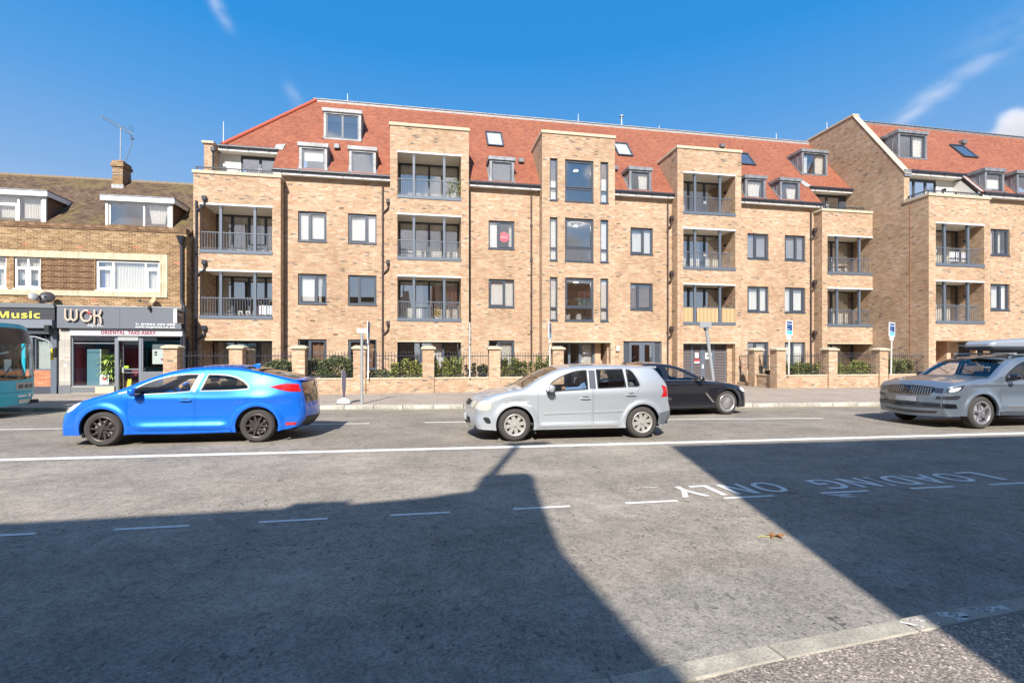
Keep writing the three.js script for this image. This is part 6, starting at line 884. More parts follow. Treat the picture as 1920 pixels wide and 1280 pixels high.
function smoothPts(pts, per = 0.05) { // [x, y, sharp?] -> dense polyline; corners flagged sharp stay corners
  const out = []; let run = [];
  const flush = () => { if (run.length < 2) return; const c = new THREE.CatmullRomCurve3(run.map((p) => V(p[0], p[1], 0)), false, 'centripetal'); const n = Math.max(2, Math.round(c.getLength() / per)); const q = c.getPoints(n); if (out.length) q.shift(); out.push(...q.map((v) => [v.x, v.y])); };
  for (const p of pts) { run.push(p); if (p[2] && run.length > 1) { flush(); run = [p]; } } flush(); return out;
}
function smoothLoop(pts, per = 0.04) { const p = [...pts]; const k = p.findIndex((q) => q[2]); if (k < 0) { const c = new THREE.CatmullRomCurve3(p.map((q) => V(q[0], q[1], 0)), true, 'centripetal'); return c.getPoints(Math.round(c.getLength() / per)).slice(0, -1).map((v) => [v.x, v.y]); } const r = [...p.slice(k), ...p.slice(0, k), p[k]]; const s = smoothPts(r, per); s.pop(); return s; }
const area2 = (p) => { let a = 0; for (let i = 0; i < p.length; i++) { const q = p[(i + 1) % p.length]; a += p[i][0] * q[1] - q[0] * p[i][1]; } return a / 2; };
function inset(poly, d) { // shrink a closed polyline by d
  const s = area2(poly) > 0 ? 1 : -1, n = poly.length; return poly.map((p, i) => { const a = poly[(i + n - 1) % n], c = poly[(i + 1) % n]; let e1 = [p[0] - a[0], p[1] - a[1]], e2 = [c[0] - p[0], c[1] - p[1]]; const l1 = Math.hypot(...e1) || 1, l2 = Math.hypot(...e2) || 1; const n1 = [-e1[1] / l1 * s, e1[0] / l1 * s], n2 = [-e2[1] / l2 * s, e2[0] / l2 * s]; let m = [n1[0] + n2[0], n1[1] + n2[1]]; const ml = Math.hypot(...m) || 1; m = [m[0] / ml, m[1] / ml]; const k = d / Math.max(0.5, m[0] * n1[0] + m[1] * n1[1]); return [p[0] + m[0] * k, p[1] + m[1] * k]; });
}
class CarBody {
  constructor(s) {
    this.s = s; this.chain = []; this.tags = {};
    // chain of the upper outline, from the front foot over the roof to the rear foot; control points stay samples
    const pts = s.top.map((p) => V(p[0], p[1], 0)), curve = new THREE.CatmullRomCurve3(pts, false, 'centripetal'), n = pts.length - 1;
    for (let i = 0; i < n; i++) { const k = Math.max(2, Math.round(pts[i].distanceTo(pts[i + 1]) / 0.045)); const A = s.top[i], B = s.top[i + 1]; if (A[4]) this.tags[A[4]] = this.chain.length;
      for (let j = 0; j < k; j++) { const v = curve.getPoint((i + j / k) / n); this.chain.push([v.x, v.y, lerp(A[2], B[2], j / k), lerp(A[3], B[3], j / k)]); } }
    const L = s.top[n]; if (L[4]) this.tags[L[4]] = this.chain.length; this.chain.push([L[0], L[1], L[2], L[3]]);
  }
  near(x, y) { let best = 1e9, r = 0.05; for (let i = 0; i + 1 < this.chain.length; i++) { const a = this.chain[i], b = this.chain[i + 1], dx = b[0] - a[0], dy = b[1] - a[1]; const t = clamp(((x - a[0]) * dx + (y - a[1]) * dy) / (dx * dx + dy * dy + 1e-12), 0, 1), d = Math.hypot(x - a[0] - dx * t, y - a[1] - dy * t); if (d < best) { best = d; r = lerp(a[2], b[2], t); } } return [best, r]; }
  W0(x, y) {
    const s = this.s; let w = s.w;
    const f = clamp((x - s.taperF[0]) / (s.front - s.taperF[0]), 0, 1.2), r = clamp((s.taperR[0] - x) / (s.taperR[0] - s.rear), 0, 1.2);
    w -= s.taperF[1] * f ** 2.4 + s.taperR[1] * r ** 2.4;
    const yb = s.belt(x), u = (y - yb) / 0.06, over = u > 20 ? y - yb : 0.06 * Math.log1p(Math.exp(u)); w -= over * s.tumble;
    w -= 0.16 * Math.max(0, 0.46 - y) ** 1.6 + 0.03 * Math.max(0, y - 0.62) ** 2;
    for (const fn of s.feat ?? []) w += fn(x, y); return w;
  }
  W(x, y) { const w = this.W0(x, y), [d, r] = this.near(x, y); if (d >= r) return w; const q = r - d; return w - r + Math.sqrt(Math.max(0, r * r - q * q)); }
  // a region of the side (polygon in x, y with holes), both sides or one
  side(poly, holes = [], off = 0, cell = 0.05, sides = [1, -1]) {
    const P = (a) => a.map(([x, y]) => new THREE.Vector2(x, y)); const sh = new THREE.Shape(P(poly)); for (const h of holes) sh.holes.push(new THREE.Path(P(h)));
    let g = new THREE.ShapeGeometry(sh).toNonIndexed(); g.deleteAttribute('normal'); g = new TessellateModifier(cell, 9).modify(g); g.deleteAttribute('uv'); g = mergeVertices(g, 1e-5);
    const p = g.attributes.position, N = p.count, out = [], e = 0.004, zs = new Float32Array(N), nx = new Float32Array(N), ny = new Float32Array(N), nz = new Float32Array(N);
    for (let i = 0; i < N; i++) { const x = p.getX(i), y = p.getY(i), z = this.W(x, y); zs[i] = z; let gx = (this.W(x + e, y) - this.W(x - e, y)) / (2 * e), gy = (this.W(x, y + e) - this.W(x, y - e)) / (2 * e); gx = clamp(gx, -8, 8); gy = clamp(gy, -8, 8); const l = Math.hypot(gx, gy, 1); nx[i] = -gx / l; ny[i] = -gy / l; nz[i] = 1 / l; }
    for (const sd of sides) { const q = g.clone(), pp = q.attributes.position, nn = new Float32Array(N * 3); for (let i = 0; i < N; i++) { pp.setXYZ(i, p.getX(i) + nx[i] * off, p.getY(i) + ny[i] * off, sd * (zs[i] + nz[i] * off)); nn.set([nx[i], ny[i], sd * nz[i]], i * 3); } q.setAttribute('normal', new THREE.BufferAttribute(nn, 3)); if (sd < 0) { const ix = q.index.array; for (let k = 0; k < ix.length; k += 3) { const t = ix[k + 1]; ix[k + 1] = ix[k + 2]; ix[k + 2] = t; } } out.push(q); }
    return join(out);
  }
  // a thin raised strip along a line drawn on the side
  ribbon(line, w, off = 0.003, sides = [1, -1], thick = 0) {
    const pos = [], idx = []; for (const sd of sides) { const k = pos.length / 3; line.forEach((p, i) => { const a = line[Math.max(0, i - 1)], c = line[Math.min(line.length - 1, i + 1)], L = Math.hypot(c[0] - a[0], c[1] - a[1]) || 1, nx = -(c[1] - a[1]) / L, ny = (c[0] - a[0]) / L; for (const t of [-1, 0, 1]) { const x = p[0] + nx * w / 2 * t, y = p[1] + ny * w / 2 * t; pos.push(x, y, sd * (this.W(x, y) + off + (t ? 0 : thick))); } if (i) for (const j of [0, 1]) { const q = k + i * 3 + j; idx.push(q - 3, q, q - 2, q, q + 1, q - 2); } }); }
    const g = new THREE.BufferGeometry(); g.setAttribute('position', new THREE.Float32BufferAttribute(pos, 3)); g.setIndex(idx); g.computeVertexNormals(); return g;
  }
  lip(line, depth, sides = [1, -1]) { const pos = [], idx = []; for (const sd of sides) { const k = pos.length / 3; line.forEach(([x, y], i) => { const z = this.W(x, y); pos.push(x, y, sd * z, x, y, sd * (z - depth)); if (i) { const q = k + i * 2; idx.push(q - 2, q, q - 1, q, q + 1, q - 1); } }); } const g = new THREE.BufferGeometry(); g.setAttribute('position', new THREE.Float32BufferAttribute(pos, 3)); g.setIndex(idx); g.computeVertexNormals(); return g; }
  // point of the crowned upper skin at chain sample i (may be fractional) and t across (-1..1)
  skin(i, t, off = 0) {
    const n = this.chain.length - 1, a = clamp(Math.floor(i), 0, n - 1), f = i - a, A = this.chain[a], B = this.chain[a + 1], x = lerp(A[0], B[0], f), y = lerp(A[1], B[1], f);
    const p = this.chain[Math.max(0, a - 1)], q = this.chain[Math.min(n, a + 2)], dx = q[0] - p[0], dy = q[1] - p[1], L = Math.hypot(dx, dy), nx = dy / L, ny = -dx / L; // outward, as the chain runs front to rear over the top
    const w = this.W(x, y), c = lerp(A[3], B[3], f), h = c * (1 - t * t) ** 1.25 + off;
    return [x + nx * h, y + ny * h, t * w];
  }
  loft(i0, i1, ts, off = 0) {
    const pos = [], idx = [], m = ts.length; for (let i = i0; i <= i1; i++) for (const t of ts) pos.push(...this.skin(i, t, off));
    for (let i = 0; i < i1 - i0; i++) for (let j = 0; j + 1 < m; j++) { const a = i * m + j, b = a + m; idx.push(a, a + 1, b, b, a + 1, b + 1); }
    const g = new THREE.BufferGeometry(); g.setAttribute('position', new THREE.Float32BufferAttribute(pos, 3)); g.setIndex(idx); g.computeVertexNormals(); return g;
  }
  // the outline pulled in by part of the edge radius, and the rounded strip that joins it to the upper skin
  inner(i) { const n = this.chain.length - 1, A = this.chain[i], p = this.chain[Math.max(0, i - 1)], q = this.chain[Math.min(n, i + 1)], L = Math.hypot(q[0] - p[0], q[1] - p[1]), nx = (q[1] - p[1]) / L, ny = -(q[0] - p[0]) / L, d = A[2] * 0.55; return [A[0] - nx * d, A[1] - (i === 0 || i === n ? 0 : ny * d), nx, ny]; }
  fillet(sides = [1, -1]) {
    const pos = [], nor = [], idx = [], m = 7, n = this.chain.length - 1, e = 0.004, f1 = Math.acos(0.45);
    for (const sd of sides) { const k = pos.length / 3; for (let i = 0; i <= n; i++) { const A = this.chain[i], [ix, iy] = this.inner(i); for (let j = 0; j < m; j++) { const f = f1 * j / (m - 1), u = (1 - Math.cos(f)) / 0.55, x = lerp(A[0], ix, u), y = lerp(A[1], iy, u), r = A[2], w = this.W0(x, y), z = lerp(w - r + r * Math.sin(f), this.W(x, y), sstep(u, 0.2, 1)); pos.push(x, y, sd * z); } if (i) for (let j = 0; j + 1 < m; j++) { const a = k + (i - 1) * m + j, b = a + m; sd > 0 ? idx.push(a, a + 1, b, b, a + 1, b + 1) : idx.push(a, b, a + 1, b, b + 1, a + 1); } } }
    void nor; void e; const g = new THREE.BufferGeometry(); g.setAttribute('position', new THREE.Float32BufferAttribute(pos, 3)); g.setIndex(idx); g.computeVertexNormals(); return g;
  }
  // a patch on the front or the back: polygon in (z, y)
  face(poly, rear, off = 0.004, cell = 0.05) {
    const n = this.chain.length - 1; const find = (y) => { if (!rear) { for (let i = 0; i < n; i++) if (this.chain[i + 1][1] >= y) { const a = this.chain[i], b = this.chain[i + 1]; return i + clamp((y - a[1]) / (b[1] - a[1] + 1e-9), 0, 1); } } else for (let i = n; i > 0; i--) if (this.chain[i - 1][1] >= y) { const a = this.chain[i], b = this.chain[i - 1]; return i - clamp((y - a[1]) / (b[1] - a[1] + 1e-9), 0, 1); } return n / 2; };
    const sh = new THREE.Shape(poly.map(([z, y]) => new THREE.Vector2(z, y))); let g = new THREE.ShapeGeometry(sh).toNonIndexed(); g.deleteAttribute('normal'); g = new TessellateModifier(cell, 8).modify(g); g.deleteAttribute('uv'); g = mergeVertices(g, 1e-5);
    const p = g.attributes.position; for (let k = 0; k < p.count; k++) { const z = p.getX(k), i = find(p.getY(k)), a = this.chain[Math.min(n, Math.round(i))], w = this.W(a[0], a[1]); p.setXYZ(k, ...this.skin(i, clamp(z / w, -1, 1), off)); }
    g.deleteAttribute('normal'); g.computeVertexNormals(); return g;
  }
}
function wheelGeo(R, rim, width, style) { // axle along z, outer face at +z
  const o = {}; const lathe = (pts, n = 48) => new THREE.LatheGeometry(pts.map(([r, z]) => new THREE.Vector2(r, z)), n).rotateX(Math.PI / 2); const h = width / 2;
  o.tyre = lathe([[rim - 0.01, -h], [rim + 0.02, -h - 0.005], [R - 0.035, -h + 0.002], [R - 0.008, -h + 0.03], [R, -h + 0.05], [R, h - 0.05], [R - 0.008, h - 0.03], [R - 0.03, h - 0.002], [(R + rim) / 2, h + 0.008], [rim + 0.012, h], [rim - 0.012, h - 0.012]]);
  o.ring = lathe([[rim + 0.004, h - 0.004], [rim - 0.004, h + 0.002], [rim - 0.022, h - 0.004], [rim - 0.03, h - 0.02], [rim - 0.035, -h], [rim - 0.03, -h]]);
  const sp = [], bevel = { depth: 0.02, bevelEnabled: true, bevelSize: 0.004, bevelThickness: 0.006, bevelSegments: 1 };
  const spoke = (a, w0, w1, skew = 0, r0 = 0.05) => { const s = new THREE.Shape([[r0, -w0], [rim - 0.018, -w1 + skew], [rim - 0.018, w1 + skew], [r0, w0]].map(([x, y]) => new THREE.Vector2(x, y))); const g = new THREE.ExtrudeGeometry(s, bevel); g.rotateZ(a).translate(0, 0, h - 0.045); sp.push(g); };
  for (let i = 0; i < style.n; i++) { const a = i / style.n * 6.283 + (style.turn ?? 0.3); if (style.kind === 'twin') { spoke(a - 0.12, 0.016, 0.013, -style.split, 0.05); spoke(a + 0.12, 0.016, 0.013, style.split, 0.05); } else if (style.kind === 'skew') { spoke(a, 0.026, 0.02, 0.07, 0.05); spoke(a + 0.34, 0.018, 0.026, -0.03, 0.06); } else spoke(a, style.w0, style.w1, 0, 0.05); }
  o.spokes = join(sp); o.hub = join([new THREE.CylinderGeometry(0.055, 0.075, 0.03, 24).rotateX(Math.PI / 2).translate(0, 0, h - 0.03), new THREE.CylinderGeometry(0.03, 0.034, 0.012, 20).rotateX(Math.PI / 2).translate(0, 0, h + 0.0)]);
  o.back = new THREE.CylinderGeometry(rim - 0.04, rim - 0.04, 0.02, 32).rotateX(Math.PI / 2).translate(0, 0, -0.02); o.disc = new THREE.CylinderGeometry(rim * 0.68, rim * 0.68, 0.02, 32).rotateX(Math.PI / 2).translate(0, 0, h - 0.085); return o;
}
function buildCar(s) {
  const B = new CarBody(s), car = thing(s.name, s.label, 'car', [s.at[0], 0, s.at[1]]); car.rotation.y = s.turn; if (s.group) car.userData.group = s.group;
  const hw = s.wb / 2, R = s.R, ra = R + s.archGap, n = B.chain.length - 1;
  const arch = (cx) => { const yb = s.sill(cx), a0 = Math.asin(clamp((yb - R) / ra, -1, 1)), pts = []; for (let k = 0; k <= 26; k++) { const a = lerp(Math.PI - a0, a0, k / 26); pts.push([cx + Math.cos(a) * ra, R + Math.sin(a) * ra]); } return pts; }; // from rear foot to front foot
  const aR = arch(-hw), aF = arch(hw), rearFoot = B.chain[n], frontFoot = B.chain[0], bottom = [];
  for (const [a, b] of [[[rearFoot[0], rearFoot[1]], aR[0]], [aR[aR.length - 1], aF[0]], [aF[aF.length - 1], [frontFoot[0], frontFoot[1]]]]) { const k = Math.max(2, Math.round(Math.hypot(b[0] - a[0], b[1] - a[1]) / 0.12)); const seg = []; for (let j = 0; j <= k; j++) { const x = lerp(a[0], b[0], j / k); seg.push([x, lerp(a[1], b[1], j / k)]); } bottom.push(...seg); if (a[0] === rearFoot[0]) bottom.push(...aR.slice(1, -1)); else if (b[0] !== frontFoot[0]) bottom.push(...aF.slice(1, -1)); }
  const inn = B.chain.map((_, i) => B.inner(i).slice(0, 2)), outline = [...inn, ...bottom.filter(([x]) => x < inn[0][0] - 0.01 && x > inn[n][0] + 0.01)], clean = outline.filter((p, i) => { const q = outline[(i + 1) % outline.length]; return Math.hypot(p[0] - q[0], p[1] - q[1]) > 0.003; });
  const doors = s.doors.map((d) => smoothLoop(d, 0.05)), wins = s.windows.map((w) => smoothLoop(w.p, 0.04));
  const holes = [...doors]; s.windows.forEach((w, i) => { if (w.door === undefined) holes.push(wins[i]); });
  const body = own('body', [B.side(clean, holes, 0, 0.05), B.fillet(), B.lip(aR, 0.05), B.lip(aF, 0.05)], s.paint, car);
  // upper skin
  const tMain = [-1, -0.985, -0.95, -0.9, -0.8, -0.65, -0.5, -0.33, -0.16, 0, 0.16, 0.33, 0.5, 0.65, 0.8, 0.9, 0.95, 0.985, 1], skins = [], cuts = s.skins.map((k) => ({ ...k, a: B.tags[k.from], b: B.tags[k.to] })).sort((p, q) => p.a - q.a); let at = 0;
  const ts = (lo, hi) => [lo, ...tMain.filter((t) => t > lo + 0.01 && t < hi - 0.01), hi];
  for (const c of cuts) { if (c.a > at) skins.push(B.loft(at, c.a, tMain)); if (c.t < 1) { skins.push(B.loft(c.a, c.b, ts(-1, -c.t))); skins.push(B.loft(c.a, c.b, ts(c.t, 1))); } own(c.name, B.loft(c.a, c.b, ts(-c.t, c.t), c.off ?? -0.004), c.mat, car); at = c.b; }
  if (at < n) skins.push(B.loft(at, n, tMain)); own('body_top', skins, s.paint, car);
  const lining = []; lining.push(B.loft(B.tags[s.roof[0]], B.tags[s.roof[1]], ts(-0.96, 0.96), -0.03)); own('headlining', lining, s.pale ? M.cabinPale : M.cabin, car);
  // doors with their own windows
  doors.forEach((d, i) => { const inner = inset(d, 0.0035), wh = []; s.windows.forEach((w, j) => { if (w.door === i) wh.push(wins[j]); });
    for (const sd of [1, -1]) { const m = own('door', B.side(inner, wh, 0, 0.05, [sd]), s.paint, car);
      for (const h of s.handles.filter((q) => q.door === i)) { const z = B.W(h.x, h.y); own('handle', RBOX(h.x - 0.105, h.x + 0.105, h.y - 0.018, h.y + 0.018, sd * (z + 0.018) - 0.014, sd * (z + 0.018) + 0.014, 0.012, 2), h.mat ?? s.paint, m); own('handle_recess', B.side(smoothLoop([[h.x - 0.09, h.y - 0.02], [h.x + 0.03, h.y - 0.035], [h.x + 0.1, h.y], [h.x + 0.03, h.y + 0.035], [h.x - 0.09, h.y + 0.02]], 0.03), [], 0.002, 0.1, [sd]), M.trimRubber, m); } } });
  own('seam_backing', doors.map((d) => B.ribbon([...d, d[0]], 0.05, -0.02)), M.well, car);
  s.windows.forEach((w, j) => { for (const sd of [1, -1]) own('side_window', B.side(inset(wins[j], -0.006), [], -0.009, 0.07, [sd]), w.mat ?? M.carGlass, car); const c = [...wins[j], wins[j][0]]; for (const sd of [1, -1]) own('window_trim', [B.ribbon(c, w.trim ?? 0.022, 0.002, [sd])], w.trimMat ?? M.trimRubber, car); });
  for (const f of s.patches ?? []) { const poly = f.smooth === false ? f.p : smoothLoop(f.p, 0.03); if (f.on === 'side') for (const sd of [1, -1]) own(f.name, B.side(poly, [], f.off ?? 0.004, 0.06, [sd]), f.mat, car); else { own(f.name, B.face(poly, f.on === 'rear', f.off ?? 0.005, 0.06), f.mat, car); if (f.mirror) own(f.name, B.face(poly.map(([z, y]) => [-z, y]), f.on === 'rear', f.off ?? 0.005, 0.06), f.mat, car); } }
  for (const r of s.ribbons ?? []) for (const sd of [1, -1]) own(r.name, B.ribbon(smoothPts(r.p, 0.06), r.w, r.off ?? 0.003, [sd], r.thick ?? 0), r.mat, car);
  // underneath, wheel wells, cabin
  const wl = []; for (const cx of [hw, -hw]) for (const sd of [1, -1]) { wl.push(new THREE.CylinderGeometry(ra + 0.015, ra + 0.015, 0.3, 28, 1, true, Math.PI / 2 - 0.15, Math.PI + 0.3).rotateX(Math.PI / 2).translate(cx, R, sd * (s.w - 0.21))); wl.push(new THREE.CircleGeometry(ra + 0.015, 28, -0.15, Math.PI + 0.3).translate(cx, R, sd * (s.w - 0.36))); }
  own('wheel_arch_liner', wl, M.well, car);
  own('underbody', [BOX(s.rear + 0.25, s.front - 0.3, s.ground, s.ground + 0.12, -s.w + 0.37, s.w - 0.37), BOX(-hw + ra, hw - ra, s.ground, s.ground + 0.1, -s.w + 0.07, s.w - 0.07), BOX(hw + ra, s.front - 0.12, s.ground + 0.03, s.ground + 0.12, -s.w + 0.3, s.w - 0.3), BOX(s.rear + 0.12, -hw - ra, s.ground + 0.06, s.ground + 0.2, -s.w + 0.3, s.w - 0.3)], M.well, car);
  const tub = s.cabin, zc = s.w - 0.12; own('cabin_lining', [BOX(tub[0], tub[1], 0.3, 0.34, -zc, zc), BOX(tub[0], tub[1] - 0.1, 0.3, tub[2] - 0.05, zc, zc + 0.03), BOX(tub[0], tub[1] - 0.1, 0.3, tub[2] - 0.05, -zc - 0.03, -zc), BOX(tub[0] - 0.5, tub[0], tub[2] - 0.22, tub[2] - 0.18, -zc + 0.1, zc - 0.1)], M.cabin, car);
  own('dashboard', [RBOX(tub[1] - 0.45, tub[1] + 0.25, 0.55, tub[2] - 0.04, -zc + 0.05, zc - 0.05, 0.05, 2)], M.cabin, car);
  const seat = (x, z, w = 0.5) => [RBOX(x - 0.25, x + 0.27, 0.36, 0.56, z - w / 2, z + w / 2, 0.06, 2), RBOX(-0.07, 0.07, 0, 0.62, -w / 2 + 0.02, w / 2 - 0.02, 0.06, 2).rotateZ(0.24).translate(x - 0.24, 0.5, z), RBOX(-0.05, 0.05, 0, 0.19, -0.13, 0.13, 0.045, 2).rotateZ(0.12).translate(x - 0.42, 1.13 + (s.seatUp ?? 0), z)];
  for (const z of [-0.37, 0.37]) own('seat', seat(s.seatX, z).map((g) => g.translate(0, s.seatUp ?? 0, 0)), s.pale2 ? M.cabinMid : M.cabin, car); own('rear_seat', [RBOX(s.seatX - 1.05, s.seatX - 0.5, 0.36, 0.54, -0.62, 0.62, 0.06, 2), RBOX(-0.07, 0.07, 0, 0.6, -0.64, 0.64, 0.06, 2).rotateZ(0.3).translate(s.seatX - 1.02, 0.5, 0), ...[-0.38, 0.38].map((z) => RBOX(s.seatX - 1.28, s.seatX - 1.18, 1.0, 1.2, z - 0.12, z + 0.12, 0.04, 2))].map((g) => g.translate(0, s.seatUp ?? 0, 0)), s.pale2 ? M.cabinMid : M.cabin, car);
  own('steering_wheel', new THREE.TorusGeometry(0.185, 0.016, 8, 28).rotateY(Math.PI / 2).rotateZ(0.4).translate(s.seatX + 0.46, 0.88 + (s.seatUp ?? 0), 0.37), M.black, car);
  // wheels
  const wg = wheelGeo(R, s.rim, s.tyreW, s.style);
  for (const [cx, turn] of [[hw, s.steer ?? 0], [-hw, 0]]) for (const sd of [1, -1]) { const w = new THREE.Group(); w.name = 'wheel'; w.position.set(cx, R, sd * (s.w - s.tyreW / 2 - s.inset)); w.rotation.set(0, (sd > 0 ? 0 : Math.PI) + turn, 0); car.add(w); own('tyre', wg.tyre, M.rubber, w); own('rim', join([wg.ring, wg.spokes]), s.rimMat, w); own('hub', wg.hub, s.hubMat ?? s.rimMat, w); own('brake', wg.disc, M.galv, w); own('wheel_back', wg.back, M.well, w); }
  // mirrors
  for (const sd of [1, -1]) { const m = s.mirror, z = B.W(m[0], m[1]); const g = new RoundedBoxGeometry(0.13, 0.14, 0.22, 4, 0.06); g.translate(m[0] - 0.0, m[1] + 0.05, sd * (z + 0.15)); const mm = own('wing_mirror', g, s.mirrorMat ?? s.paint, car); own('mirror_base', [RBOX(m[0] - 0.055, m[0] + 0.06, m[1] - 0.035, m[1] + 0.02, sd * (z + 0.07) - 0.09, sd * (z + 0.07) + 0.09, 0.02, 2)], s.mirrorBase ?? M.trimRubber, mm); own('mirror_glass', BOX(m[0] - 0.072, m[0] - 0.068, m[1], m[1] + 0.1, sd * (z + 0.15) - 0.09, sd * (z + 0.15) + 0.09), M.chrome, mm); }
  if (s.plate) for (const [rear, y, mat] of [[false, s.plate[0], std({ color: lin(0.6, 0.6, 0.58), roughness: 0.5 })], [true, s.plate[1], std({ color: lin(0.55, 0.42, 0.05), roughness: 0.5 })]]) own('number_plate', B.face(rect(-0.26, 0.26, y - 0.055, y + 0.055), rear, 0.014, 0.1), mat, car);
  s.extra?.(car, B); return { car, B };
}
// top: [x, y, edge radius, crown, tag]
const bump = (x0, y0, sx, sy, h) => (x, y) => h * Math.exp(-(((x - x0) / sx) ** 2) - ((y - y0) / sy) ** 2);
const crease = (fy, w, h, x0, x1) => (x, y) => { const d = (y - fy(x)) / w, k = sstep(x, x0 - 0.15, x0 + 0.15) * (1 - sstep(x, x1 - 0.15, x1 + 0.15)); return h * k * Math.exp(-d * d); };
const flare = (cx, R, ra, h) => (x, y) => { const r = Math.hypot(x - cx, y - R); return h * Math.exp(-(((r - ra) / 0.055) ** 2)); };
const blue = carPaint(0.003, 0.15, 0.70, 0.4, 0.38), silver = carPaint(0.50, 0.53, 0.555, 0.6, 0.36), blackPaint = phys({ color: lin(0.012, 0.012, 0.016), metalness: 0.2, roughness: 0.3, clearcoat: 1, clearcoatRoughness: 0.03 }), steelBlue = carPaint(0.20, 0.24, 0.285, 0.6, 0.3);
